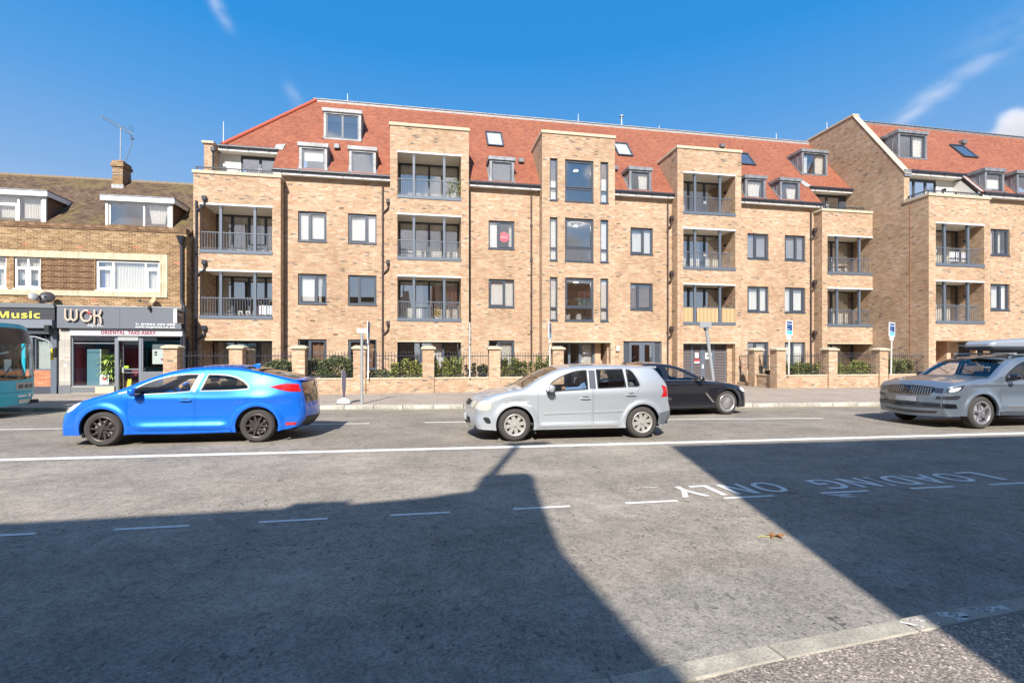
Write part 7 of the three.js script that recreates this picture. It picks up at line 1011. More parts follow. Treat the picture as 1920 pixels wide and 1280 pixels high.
// --- blue hatchback
buildCar({
  name: 'hatchback_car', label: 'bright blue five door hatchback with dark alloy wheels on the left of the road', at: [-4.33, -10.92], turn: Math.PI - 0.014, paint: blue,
  w: 0.885, front: 2.16, rear: -2.13, wb: 2.595, R: 0.312, rim: 0.222, tyreW: 0.21, inset: 0.015, archGap: 0.06, ground: 0.19, taperF: [1.15, 0.16], taperR: [-1.1, 0.17], tumble: 0.40, steer: 0.0,
  sill: () => 0.21, belt: (x) => lerp(0.9, 1.02, clamp((0.9 - x) / 2.1, 0, 1)),
  top: [[2.03, 0.2, 0.1, 0.1, 'f0'], [2.06, 0.36, 0.16, 0.12], [2.05, 0.5, 0.2, 0.12], [1.98, 0.64, 0.18, 0.11, 'nose'], [1.82, 0.76, 0.14, 0.07, 'hood0'], [1.5, 0.875, 0.1, 0.035], [1.16, 0.975, 0.07, 0.03, 'ws0'], [0.72, 1.165, 0.06, 0.045], [0.3, 1.325, 0.06, 0.045, 'ws1'], [-0.1, 1.4, 0.07, 0.04], [-0.5, 1.42, 0.07, 0.04], [-0.98, 1.395, 0.06, 0.035, 'rw0'], [-1.45, 1.295, 0.05, 0.035], [-1.93, 1.165, 0.05, 0.035, 'rw1'], [-2.03, 1.12, 0.05, 0.045, 'tail'], [-2.06, 0.98, 0.1, 0.07], [-2.1, 0.78, 0.13, 0.08], [-2.13, 0.58, 0.14, 0.09, 'bump'], [-2.1, 0.4, 0.12, 0.09], [-2.0, 0.27, 0.08, 0.08]],
  feat: [flare(1.2975, 0.312, 0.40, 0.028), flare(-1.2975, 0.312, 0.40, 0.034), crease((x) => 0.83 + 0.02 * x, 0.07, 0.016, -1.6, 0.9), crease((x) => 0.33, 0.06, 0.03, -0.75, 0.75), bump(-1.35, 0.86, 0.5, 0.1, 0.03), crease(() => 0.52, 0.13, -0.018, -0.85, 0.85)],
  skins: [{ name: 'windscreen', from: 'ws0', to: 'ws1', t: 0.93, mat: M.carGlass }, { name: 'rear_window', from: 'rw0', to: 'rw1', t: 0.975, mat: M.carGlassDark }], roof: ['ws1', 'rw0'],
  doors: [[[0.89, 0.9], [0.9, 0.62], [0.83, 0.33, 1], [-0.2, 0.27, 1], [-0.215, 0.6], [-0.23, 0.96], [-0.36, 1.325, 1], [0.0, 1.322], [0.36, 1.262], [0.7, 1.13], [0.985, 0.955, 1]], [[-0.24, 0.27, 1], [-0.84, 0.3], [-0.93, 0.52], [-1.1, 0.74], [-1.21, 1.0], [-1.14, 1.16], [-0.95, 1.265], [-0.7, 1.315], [-0.4, 1.325, 1], [-0.27, 0.96]]],
  windows: [{ p: [[0.86, 0.955], [0.68, 1.095], [0.36, 1.222], [0.02, 1.283], [-0.26, 1.29, 1], [-0.145, 0.975, 1], [0.3, 0.945]], door: 0, trim: 0.016, trimMat: M.satin }, { p: [[-0.415, 1.285, 1], [-0.68, 1.275], [-0.92, 1.222], [-1.09, 1.12], [-1.15, 1.03], [-0.99, 1.0], [-0.315, 0.982, 1]], door: 1, mat: carGlass(0.4), trim: 0.016, trimMat: M.satin }],
  handles: [{ door: 0, x: -0.08, y: 0.815 }],
  patches: [{ name: 'headlight', on: 'side', p: [[1.97, 0.62], [1.85, 0.72], [1.66, 0.79], [1.72, 0.72], [1.86, 0.62]], mat: M.lampGlass }, { name: 'headlight', on: 'front', p: [[0.3, 0.62], [0.62, 0.6], [0.66, 0.69], [0.36, 0.68]], mirror: true, mat: M.lampGlass }, { name: 'grille', on: 'front', p: [[-0.34, 0.58], [0.34, 0.58], [0.3, 0.67], [-0.3, 0.67]], mat: M.gloss }, { name: 'lower_grille', on: 'front', p: [[-0.55, 0.26], [0.55, 0.26], [0.5, 0.42], [-0.5, 0.42]], mat: M.trimRubber },
    { name: 'tail_light', on: 'side', p: [[-1.5, 1.045, 1], [-1.76, 1.1], [-2.0, 1.09, 1], [-2.05, 0.94, 1], [-1.82, 0.955]], mat: M.redLamp }, { name: 'tail_light', on: 'rear', p: [[0.38, 0.93], [0.72, 0.92], [0.7, 1.05], [0.4, 1.04]], mirror: true, mat: M.redLamp }, { name: 'lower_tailgate_glass', on: 'rear', p: [[-0.66, 0.72], [0.66, 0.72], [0.7, 1.1], [-0.7, 1.1]], mat: M.gloss, smooth: false }, { name: 'rear_diffuser', on: 'rear', p: [[-0.75, 0.29], [0.75, 0.29], [0.75, 0.46], [-0.75, 0.46]], mat: M.trimRubber, smooth: false }, { name: 'fuel_flap', on: 'side', p: [[-1.28, 0.97], [-1.36, 1.05], [-1.45, 0.97], [-1.36, 0.89]], mat: blue, off: 0.002 }, { name: 'reflector', on: 'side', p: [[-1.78, 0.31], [-1.96, 0.31], [-1.98, 0.36], [-1.8, 0.37]], mat: M.redLamp, smooth: false }],
  ribbons: [{ name: 'sill_trim', p: [[0.8, 0.235], [0, 0.225], [-0.85, 0.235]], w: 0.05, mat: blue, off: 0.012, thick: 0.01 }, { name: 'window_pillar', p: [[-0.2, 0.97], [-0.32, 1.3]], w: 0.06, mat: M.satin, off: 0.004 }, { name: 'mirror_triangle', p: [[1.04, 0.95], [0.86, 0.985]], w: 0.03, mat: M.satin, off: 0.004 }],
  cabin: [-1.4, 1.0, 0.9], seatX: 0.05, mirror: [0.72, 0.94], style: { n: 5, kind: 'twin', split: 0.045, turn: 0.25 }, rimMat: std({ color: lin(0.085, 0.07, 0.065), roughness: 0.4, metalness: 0.6 }),
  extra: (car, B) => { const i = B.tags.tail; own('spoiler', [RBOX(-2.13, -1.86, 1.155, 1.18, -0.66, 0.66, 0.012, 2)], M.blueSpoiler ??= carPaint(0.01, 0.05, 0.3, 0.4, 0.35), car); void i; const fs = new THREE.Shape([[-0.86, 1.41], [-1.08, 1.4], [-1.09, 1.465], [-1.03, 1.465]].map(([a, b]) => new THREE.Vector2(a, b))); own('roof_fin', new THREE.ExtrudeGeometry(fs, { depth: 0.02, bevelEnabled: true, bevelSize: 0.008, bevelThickness: 0.008, bevelSegments: 2 }).translate(0, 0, -0.01), blue, car); own('mud_flap', [BOX(1.63, 1.66, 0.16, 0.24, 0.5, 0.8), BOX(1.63, 1.66, 0.16, 0.24, -0.8, -0.5)], M.trimRubber, car); },
});
// --- silver hatchback
const golf = buildCar({
  name: 'hatchback_car', label: 'silver five door hatchback with a dented front wing, in the middle of the road', at: [3.04, -10.1], turn: Math.PI - 0.02, paint: silver,
  w: 0.878, front: 2.15, rear: -2.06, wb: 2.56, R: 0.315, rim: 0.205, tyreW: 0.2, inset: 0.02, archGap: 0.05, ground: 0.19, taperF: [1.1, 0.15], taperR: [-1.1, 0.13], tumble: 0.34,
  sill: () => 0.22, belt: (x) => lerp(0.93, 1.03, clamp((0.9 - x) / 2.1, 0, 1)), pale: true,
  top: [[1.98, 0.24, 0.1, 0.12, 'f0'], [2.05, 0.36, 0.2, 0.13], [2.05, 0.5, 0.24, 0.13], [2.03, 0.64, 0.22, 0.12, 'nose'], [1.95, 0.76, 0.18, 0.1, 'hood0'], [1.75, 0.865, 0.12, 0.05], [1.4, 0.955, 0.09, 0.035], [1.12, 1.005, 0.07, 0.03, 'ws0'], [0.75, 1.215, 0.06, 0.045], [0.38, 1.37, 0.06, 0.04, 'ws1'], [0.0, 1.425, 0.07, 0.03], [-0.6, 1.438, 0.07, 0.03], [-1.2, 1.42, 0.06, 0.03], [-1.57, 1.385, 0.05, 0.03, 'rw0'], [-1.74, 1.22, 0.08, 0.07], [-1.86, 1.04, 0.1, 0.09, 'rw1'], [-1.91, 0.85, 0.16, 0.12], [-1.93, 0.7, 0.18, 0.13], [-1.97, 0.56, 0.2, 0.14], [-1.93, 0.38, 0.15, 0.13], [-1.8, 0.27, 0.08, 0.1]],
  feat: [flare(1.28, 0.315, 0.385, 0.022), flare(-1.28, 0.315, 0.385, 0.022), crease(() => 0.9, 0.1, 0.012, -1.7, 1.6), crease(() => 0.3, 0.05, 0.022, -0.8, 0.8), crease(() => 0.7, 0.16, 0.008, -1.0, 1.0), bump(1.22, 0.76, 0.13, 0.035, -0.02), bump(1.42, 0.72, 0.06, 0.03, -0.012), bump(1.05, 0.745, 0.08, 0.03, 0.006)],
  skins: [{ name: 'windscreen', from: 'ws0', to: 'ws1', t: 0.93, mat: M.carGlass }, { name: 'rear_window', from: 'rw0', to: 'rw1', t: 0.95, mat: M.carGlassDark }], roof: ['ws1', 'rw0'],
  doors: [[[0.83, 0.93], [0.84, 0.6], [0.82, 0.27, 1], [-0.23, 0.27, 1], [-0.24, 0.6], [-0.25, 0.96], [-0.26, 1.385, 1], [0.0, 1.375], [0.3, 1.3], [0.6, 1.14], [0.83, 0.99, 1]], [[-0.255, 0.27, 1], [-0.8, 0.275], [-0.88, 0.4], [-1.0, 0.62], [-1.2, 0.98], [-1.25, 1.08], [-1.1, 1.37, 1], [-0.7, 1.4], [-0.28, 1.392, 1], [-0.275, 0.96]]],
  windows: [{ p: [[0.68, 0.955], [0.55, 1.12], [0.3, 1.255], [0.03, 1.335], [-0.16, 1.35, 1], [-0.155, 0.985, 1], [0.3, 0.962]], door: 0, open: true }, { p: [[-0.36, 1.36, 1], [-0.9, 1.365, 1], [-0.935, 1.02, 1], [-0.36, 0.998, 1]], door: 1, mat: carGlass(0.8) }, { p: [[-0.975, 1.36, 1], [-1.07, 1.335], [-1.2, 1.12], [-1.21, 1.045], [-0.985, 1.025, 1]], door: 1, mat: carGlass(0.8) }],
  handles: [{ door: 0, x: -0.1, y: 0.81 }, { door: 1, x: -1.03, y: 0.865 }],
  patches: [{ name: 'headlight', on: 'side', p: [[2.025, 0.62, 1], [1.985, 0.73, 1], [1.84, 0.785], [1.74, 0.755], [1.76, 0.62], [1.88, 0.6]], mat: M.hazyLamp }, { name: 'headlight', on: 'front', p: [[0.38, 0.63, 1], [0.9, 0.62, 1], [0.9, 0.73, 1], [0.42, 0.74, 1]], mirror: true, mat: M.hazyLamp }, { name: 'grille', on: 'front', p: [[-0.3, 0.64], [0.3, 0.64], [0.33, 0.715], [-0.33, 0.715]], mat: M.trimRubber, smooth: false }, { name: 'lower_grille', on: 'front', p: [[-0.42, 0.35], [0.42, 0.35], [0.4, 0.44], [-0.4, 0.44]], mat: M.trimRubber, smooth: false }, { name: 'fog_lamp', on: 'side', p: [[1.82, 0.36], [1.88, 0.46], [1.78, 0.46], [1.74, 0.36]], mat: M.trimRubber }, { name: 'bumper_strip', on: 'side', p: [[1.78, 0.545], [2.0, 0.53], [2.0, 0.565], [1.8, 0.575]], mat: M.galv, smooth: false },
    { name: 'tail_light', on: 'side', p: [[-1.7, 1.05, 1], [-1.82, 1.0], [-1.86, 0.82, 1], [-1.68, 0.81, 1], [-1.73, 0.92]], mat: M.redLamp }, { name: 'tail_light', on: 'rear', p: [[0.5, 0.81], [0.72, 0.81], [0.7, 1.02], [0.54, 1.0]], mirror: true, mat: M.redLamp }, { name: 'rear_bumper_lower', on: 'side', p: [[-1.63, 0.5, 1], [-1.94, 0.52], [-1.93, 0.4], [-1.8, 0.27, 1], [-1.6, 0.27, 1]], mat: std({ color: lin(0.09, 0.1, 0.11), roughness: 0.5 }) }],
  ribbons: [{ name: 'side_moulding', p: [[0.72, 0.53], [-0.2, 0.545]], w: 0.045, mat: silver, off: 0.012, thick: 0.006 }, { name: 'side_moulding', p: [[-0.27, 0.545], [-0.86, 0.56]], w: 0.045, mat: silver, off: 0.012, thick: 0.006 }, { name: 'window_pillar', p: [[-0.255, 0.99], [-0.265, 1.35]], w: 0.13, mat: M.darkMatte, off: 0.004 }, { name: 'wing_scrape', p: [[1.52, 0.66], [1.4, 0.735], [1.25, 0.755], [1.1, 0.74]], w: 0.03, mat: std({ color: lin(0.36, 0.34, 0.32), roughness: 0.8 }), off: 0.0035 }, { name: 'wing_scrape', p: [[1.2, 0.715], [1.05, 0.7], [0.97, 0.67]], w: 0.02, mat: std({ color: lin(0.62, 0.6, 0.57), roughness: 0.8 }), off: 0.0035 }],
  cabin: [-1.5, 0.98, 0.95], seatX: 0.0, seatUp: 0.03, mirror: [0.62, 0.965], plate: [0.44, 0.62], style: { n: 8, w0: 0.026, w1: 0.036, turn: 0.2 }, rimMat: std({ color: lin(0.44, 0.42, 0.38), roughness: 0.4, metalness: 0.5 }), pale2: true,
  extra: (car, B) => { own('mud_flap', [RBOX(0.86, 0.9, 0.13, 0.42, 0.6, 0.84, 0.01, 1), RBOX(0.86, 0.9, 0.13, 0.42, -0.84, -0.6, 0.01, 1)], M.trimRubber, car); own('roof_aerial', [ROD([-1.25, 1.46, 0], [-1.5, 1.62, 0], 0.006, 5), RBOX(-1.29, -1.19, 1.465, 1.49, -0.02, 0.02, 0.01, 1)], M.black, car); own('roof_spoiler', RBOX(-1.72, -1.5, 1.375, 1.42, -0.55, 0.55, 0.015, 2), silver, car); own('badge', new THREE.CylinderGeometry(0.05, 0.05, 0.012, 20).rotateZ(Math.PI / 2).translate(2.19, 0.66, 0), M.chrome, car); void B; },
});
// --- black saloon going the other way
buildCar({
  name: 'saloon_car', label: 'black saloon car with many spoked silver wheels, partly hidden behind the silver hatchback', at: [6.88, -13.42], turn: 0.06, paint: blackPaint,
  w: 0.92, front: 2.34, rear: -2.5, wb: 2.975, R: 0.335, rim: 0.24, tyreW: 0.23, inset: 0.015, archGap: 0.045, ground: 0.16, taperF: [1.4, 0.2], taperR: [-1.4, 0.16], tumble: 0.42,
  sill: () => 0.2, belt: () => 0.95,
  top: [[2.22, 0.2, 0.1, 0.12, 'f0'], [2.27, 0.4, 0.2, 0.13], [2.26, 0.6, 0.22, 0.12], [2.16, 0.74, 0.16, 0.1, 'hood0'], [1.8, 0.84, 0.12, 0.05], [1.3, 0.915, 0.1, 0.035], [0.86, 0.965, 0.08, 0.03, 'ws0'], [0.5, 1.15, 0.06, 0.045], [0.1, 1.33, 0.06, 0.045, 'ws1'], [-0.35, 1.42, 0.07, 0.04], [-0.9, 1.425, 0.07, 0.04, 'rw0'], [-1.35, 1.3, 0.07, 0.05], [-1.8, 1.11, 0.07, 0.05, 'rw1'], [-2.2, 1.04, 0.1, 0.05], [-2.38, 0.98, 0.14, 0.08], [-2.42, 0.7, 0.2, 0.12], [-2.4, 0.45, 0.18, 0.12], [-2.3, 0.27, 0.1, 0.1]],
  feat: [flare(1.4875, 0.335, 0.4, 0.022), flare(-1.4875, 0.335, 0.4, 0.03), crease(() => 0.84, 0.05, 0.014, -2.2, 1.4), crease(() => 0.3, 0.06, 0.025, -1, 1), crease(() => 0.6, 0.16, -0.015, -0.9, 0.9)],
  skins: [{ name: 'windscreen', from: 'ws0', to: 'ws1', t: 0.93, mat: M.carGlass }, { name: 'rear_window', from: 'rw0', to: 'rw1', t: 0.88, mat: M.carGlassDark }], roof: ['ws1', 'rw0'],
  doors: [[[0.8, 0.9], [0.82, 0.55], [0.72, 0.26, 1], [-0.36, 0.26, 1], [-0.37, 0.96], [-0.44, 1.375, 1], [-0.1, 1.345], [0.25, 1.21], [0.72, 0.985, 1]], [[-0.385, 0.26, 1], [-1.0, 0.27], [-1.2, 0.62], [-1.3, 0.96], [-1.35, 1.1], [-1.0, 1.34], [-0.46, 1.38, 1], [-0.395, 0.96]]],
  windows: [{ p: [[0.58, 0.985], [0.22, 1.17], [-0.1, 1.3], [-0.36, 1.335, 1], [-0.31, 0.985, 1]], door: 0, trim: 0.02, trimMat: M.gloss }, { p: [[-0.53, 1.335, 1], [-0.95, 1.3], [-1.25, 1.09], [-1.22, 1.0], [-0.47, 0.985, 1]], door: 1, mat: M.carGlassDark, trim: 0.02, trimMat: M.gloss }],
  handles: [{ door: 0, x: -0.22, y: 0.86, mat: M.gloss }, { door: 1, x: -1.1, y: 0.87, mat: M.gloss }],
  patches: [{ name: 'headlight', on: 'side', p: [[2.2, 0.62], [2.12, 0.72], [1.92, 0.755], [1.98, 0.66]], mat: M.lampGlass }, { name: 'headlight', on: 'front', p: [[0.42, 0.6], [0.74, 0.62], [0.72, 0.72], [0.44, 0.7]], mirror: true, mat: M.lampGlass }, { name: 'grille', on: 'front', p: [[0.06, 0.55], [0.36, 0.55], [0.38, 0.7], [0.08, 0.7]], mirror: true, mat: M.gloss }, { name: 'wing_vent', on: 'side', p: [[1.06, 0.36], [1.0, 0.36], [0.78, 0.62], [0.84, 0.62]].map(([x, y]) => [x - 0.0, y]), mat: M.satin, smooth: false }],
  ribbons: [{ name: 'window_trim', p: [[0.7, 0.975], [-1.28, 0.985]], w: 0.014, mat: M.chrome, off: 0.005 }, { name: 'sill_trim', p: [[0.95, 0.25], [-0.95, 0.25]], w: 0.02, mat: M.darkMatte, off: 0.008 }],
  cabin: [-1.6, 0.8, 0.95], seatX: -0.25, mirror: [0.56, 0.965], style: { n: 20, w0: 0.006, w1: 0.0085 }, rimMat: std({ color: lin(0.62, 0.6, 0.6), roughness: 0.3, metalness: 0.8 }), mirrorMat: M.gloss,
});
// --- silver blue sport utility car with a roof box
const suv = buildCar({
  name: 'suv_car', label: 'silver blue sport utility car carrying a roof box, at the right edge', at: [13.72, -9.98], turn: Math.PI, paint: steelBlue,
  w: 0.94, front: 2.33, rear: -2.35, wb: 2.79, R: 0.365, rim: 0.255, tyreW: 0.235, inset: 0.0, archGap: 0.055, ground: 0.25, taperF: [1.35, 0.11], taperR: [-1.3, 0.1], tumble: 0.32, steer: 0.03,
  sill: () => 0.3, belt: (x) => lerp(1.06, 1.12, clamp((0.9 - x) / 2.4, 0, 1)),
  top: [[2.2, 0.28, 0.1, 0.14, 'f0'], [2.24, 0.45, 0.13, 0.13], [2.24, 0.62, 0.14, 0.12], [2.22, 0.8, 0.12, 0.11], [2.14, 0.96, 0.1, 0.08, 'hood0'], [1.75, 1.06, 0.1, 0.045], [1.3, 1.12, 0.09, 0.04], [1.02, 1.145, 0.07, 0.035, 'ws0'], [0.7, 1.34, 0.06, 0.05], [0.36, 1.53, 0.06, 0.05, 'ws1'], [-0.1, 1.61, 0.07, 0.04], [-0.9, 1.62, 0.07, 0.04], [-1.7, 1.57, 0.07, 0.04, 'rw0'], [-2.0, 1.3, 0.1, 0.06], [-2.14, 1.08, 0.12, 0.08, 'rw1'], [-2.2, 0.85, 0.16, 0.12], [-2.22, 0.6, 0.18, 0.13], [-2.15, 0.38, 0.1, 0.12]],
  feat: [flare(1.395, 0.365, 0.435, 0.035), flare(-1.395, 0.365, 0.435, 0.035), crease((x) => 1.0 + 0.0 * x, 0.035, 0.012, -2.1, 1.7), crease(() => 0.46, 0.07, 0.028, -0.85, 0.85), crease(() => 0.75, 0.16, -0.012, -0.9, 0.9)],
  skins: [{ name: 'windscreen', from: 'ws0', to: 'ws1', t: 0.93, mat: M.carGlass }, { name: 'rear_window', from: 'rw0', to: 'rw1', t: 0.88, mat: M.carGlassDark }], roof: ['ws1', 'rw0'],
  doors: [[[0.86, 1.02], [0.88, 0.7], [0.8, 0.38, 1], [-0.3, 0.36, 1], [-0.31, 1.1], [-0.34, 1.565, 1], [0.0, 1.55], [0.35, 1.43], [0.8, 1.16, 1]], [[-0.325, 0.36, 1], [-0.85, 0.38], [-0.98, 0.62], [-1.18, 0.95], [-1.22, 1.15], [-1.15, 1.5], [-0.9, 1.56], [-0.365, 1.568, 1], [-0.335, 1.1]]],
  windows: [{ p: [[0.7, 1.13], [0.35, 1.36], [0.02, 1.49], [-0.25, 1.515, 1], [-0.24, 1.13, 1]], door: 0, trim: 0.03 }, { p: [[-0.42, 1.515, 1], [-0.85, 1.5], [-1.06, 1.45], [-1.12, 1.2], [-0.42, 1.145, 1]], door: 1, mat: M.carGlassDark, trim: 0.03 }, { p: [[-1.3, 1.45], [-1.6, 1.4], [-1.85, 1.22], [-1.3, 1.2]], mat: M.carGlassDark, trim: 0.03 }],
  handles: [{ door: 0, x: -0.14, y: 0.95 }, { door: 1, x: -1.05, y: 0.98 }],
  patches: [{ name: 'grille', on: 'front', p: [[-0.5, 0.73], [0.5, 0.73], [0.6, 0.84], [0.56, 0.9], [-0.56, 0.9], [-0.6, 0.84]], mat: M.gloss, off: 0.006, smooth: false }, { name: 'headlight', on: 'front', p: [[0.6, 0.79, 1], [1.0, 0.8, 1], [1.0, 0.905, 1], [0.58, 0.895, 1]], mirror: true, mat: M.darkLamp }, { name: 'headlight', on: 'side', p: [[2.217, 0.8, 1], [2.172, 0.905, 1], [1.82, 0.985, 1], [1.95, 0.86]], mat: M.darkLamp }, { name: 'headlight_lens', on: 'side', p: [[2.17, 0.83], [2.14, 0.885], [1.93, 0.93], [1.99, 0.865]], mat: M.lampGlass, off: 0.008 }, { name: 'fog_lamp', on: 'side', p: [[2.236, 0.66, 1], [2.228, 0.73, 1], [1.95, 0.74], [1.99, 0.68]], mat: M.darkLamp, off: 0.01 }, { name: 'fog_lamp', on: 'front', p: [[0.62, 0.66, 1], [1.0, 0.66, 1], [1.0, 0.73, 1], [0.64, 0.73, 1]], mirror: true, mat: M.darkLamp },
    { name: 'lower_grille', on: 'front', p: [[-1, 0.46], [1, 0.46], [1, 0.57], [-1, 0.57]], mat: M.gloss, smooth: false }, { name: 'lower_grille', on: 'front', p: [[-0.62, 0.35], [0.62, 0.35], [0.66, 0.395], [-0.66, 0.395]], mat: M.gloss, smooth: false }, { name: 'lower_grille', on: 'side', p: [[2.237, 0.46], [2.02, 0.47], [2.05, 0.56], [2.237, 0.57]], mat: M.gloss, off: 0.012, smooth: false }],
  ribbons: [{ name: 'sill_trim', p: [[0.9, 0.34], [0, 0.32], [-0.9, 0.34]], w: 0.08, mat: M.darkMatte, off: 0.012 }, { name: 'door_moulding', p: [[0.75, 0.5], [0, 0.49], [-0.85, 0.52]], w: 0.035, mat: M.satin, off: 0.01, thick: 0.008 }],
  cabin: [-1.8, 0.95, 1.1], seatX: -0.05, seatUp: 0.14, mirror: [0.66, 1.11], mirrorMat: M.gloss, style: { n: 5, kind: 'skew' }, rimMat: std({ color: lin(0.46, 0.43, 0.46), roughness: 0.3, metalness: 0.75 }),
  extra: (car, B) => {
    const bars = []; for (let i = 0; i < 9; i++) for (const sd of [1, -1]) { const z = sd * (0.1 + i * 0.052); bars.push(B.face([[z - 0.009, 0.745], [z + 0.009, 0.745], [z + 0.009, 0.885], [z - 0.009, 0.885]], false, 0.018, 0.2)); } own('grille_bars', bars, M.satin, car);
    const bz = []; for (const y of [0.49, 0.54]) bz.push(B.face(rect(-0.78, 0.78, y - 0.008, y + 0.008), false, 0.014, 0.2)); own('bumper_bars', bz, M.darkMatte, car);
    own('grille_frame', [B.face(rect(-0.5, 0.5, 0.9, 0.915), false, 0.012, 0.1), B.face(rect(-0.5, 0.5, 0.715, 0.73), false, 0.012, 0.1)], M.satin, car);
    own('number_plate', B.face(rect(-0.26, 0.26, 0.575, 0.685), false, 0.02, 0.1), std({ color: lin(0.28, 0.28, 0.3), roughness: 0.6 }), car);
    own('badge', new THREE.CylinderGeometry(0.045, 0.045, 0.014, 20).rotateZ(1.2).translate(2.2, 0.965, 0), M.chrome, car);
    for (const sd of [1, -1]) own('roof_rail', TUBE([[0.2, 1.585, sd * 0.6], [0.0, 1.66, sd * 0.6], [-0.8, 1.69, sd * 0.6], [-1.5, 1.64, sd * 0.6], [-1.62, 1.59, sd * 0.6]], 0.018, 8), steelBlue, car);
    own('wiper', [ROD([1.0, 1.2, -0.5], [0.75, 1.36, 0.0], 0.008, 5), ROD([1.0, 1.22, 0.1], [0.75, 1.37, 0.55], 0.008, 5)], M.black, car);
    own('rear_view_mirror', RBOX(0.42, 0.46, 1.4, 1.47, -0.11, 0.11, 0.02, 2), M.black, car); own('tax_sticker', BOX(0.56, 0.565, 1.36, 1.38, -0.5, -0.35), M.white, car);
  },
});
{ // roof box on its bars
  const t = thing('roof_box', 'long grey roof box strapped on bars over the sport utility car', 'roof box', [14.2, 1.68, -9.98]); t.rotation.y = Math.PI;
  const half = (y0, y1, top) => { const g = new RoundedBoxGeometry(1.95, Math.abs(y1 - y0) * 2, 0.86, 8, 0.12); const p = g.attributes.position; for (let i = 0; i < p.count; i++) { let x = p.getX(i), y = p.getY(i), z = p.getZ(i); const f = clamp((x - 0.1) / 0.87, 0, 1); z *= 1 - 0.28 * f ** 2; if (top) y = Math.max(0, y) * (1 - 0.6 * f ** 2.2); else y = Math.min(0, y) * (1 - 0.55 * f ** 1.6); p.setXYZ(i, x, y, z); } g.computeVertexNormals(); return g.translate(-0.15, y0, -0.05); };
  own('lid', half(0.19, 0.42, true), std({ color: lin(0.30, 0.33, 0.37), roughness: 0.4, metalness: 0.3 }), t); own('base', half(0.185, 0.04, false), M.darkMatte, t); own('lid_edge', half(0.19, 0.2, true).scale(1.006, 1, 1.012).translate(0, -0.005, 0), M.midGrey, t);
  for (const x of [0.55, -0.45]) own('roof_bar', [RBOX(x - 0.03, x + 0.03, 0.0, 0.03, -0.68, 0.68, 0.01, 1), RBOX(x - 0.04, x + 0.04, -0.02, 0.02, 0.55, 0.68, 0.015, 1), RBOX(x - 0.04, x + 0.04, -0.02, 0.02, -0.68, -0.55, 0.015, 1)], M.galv, t);
}
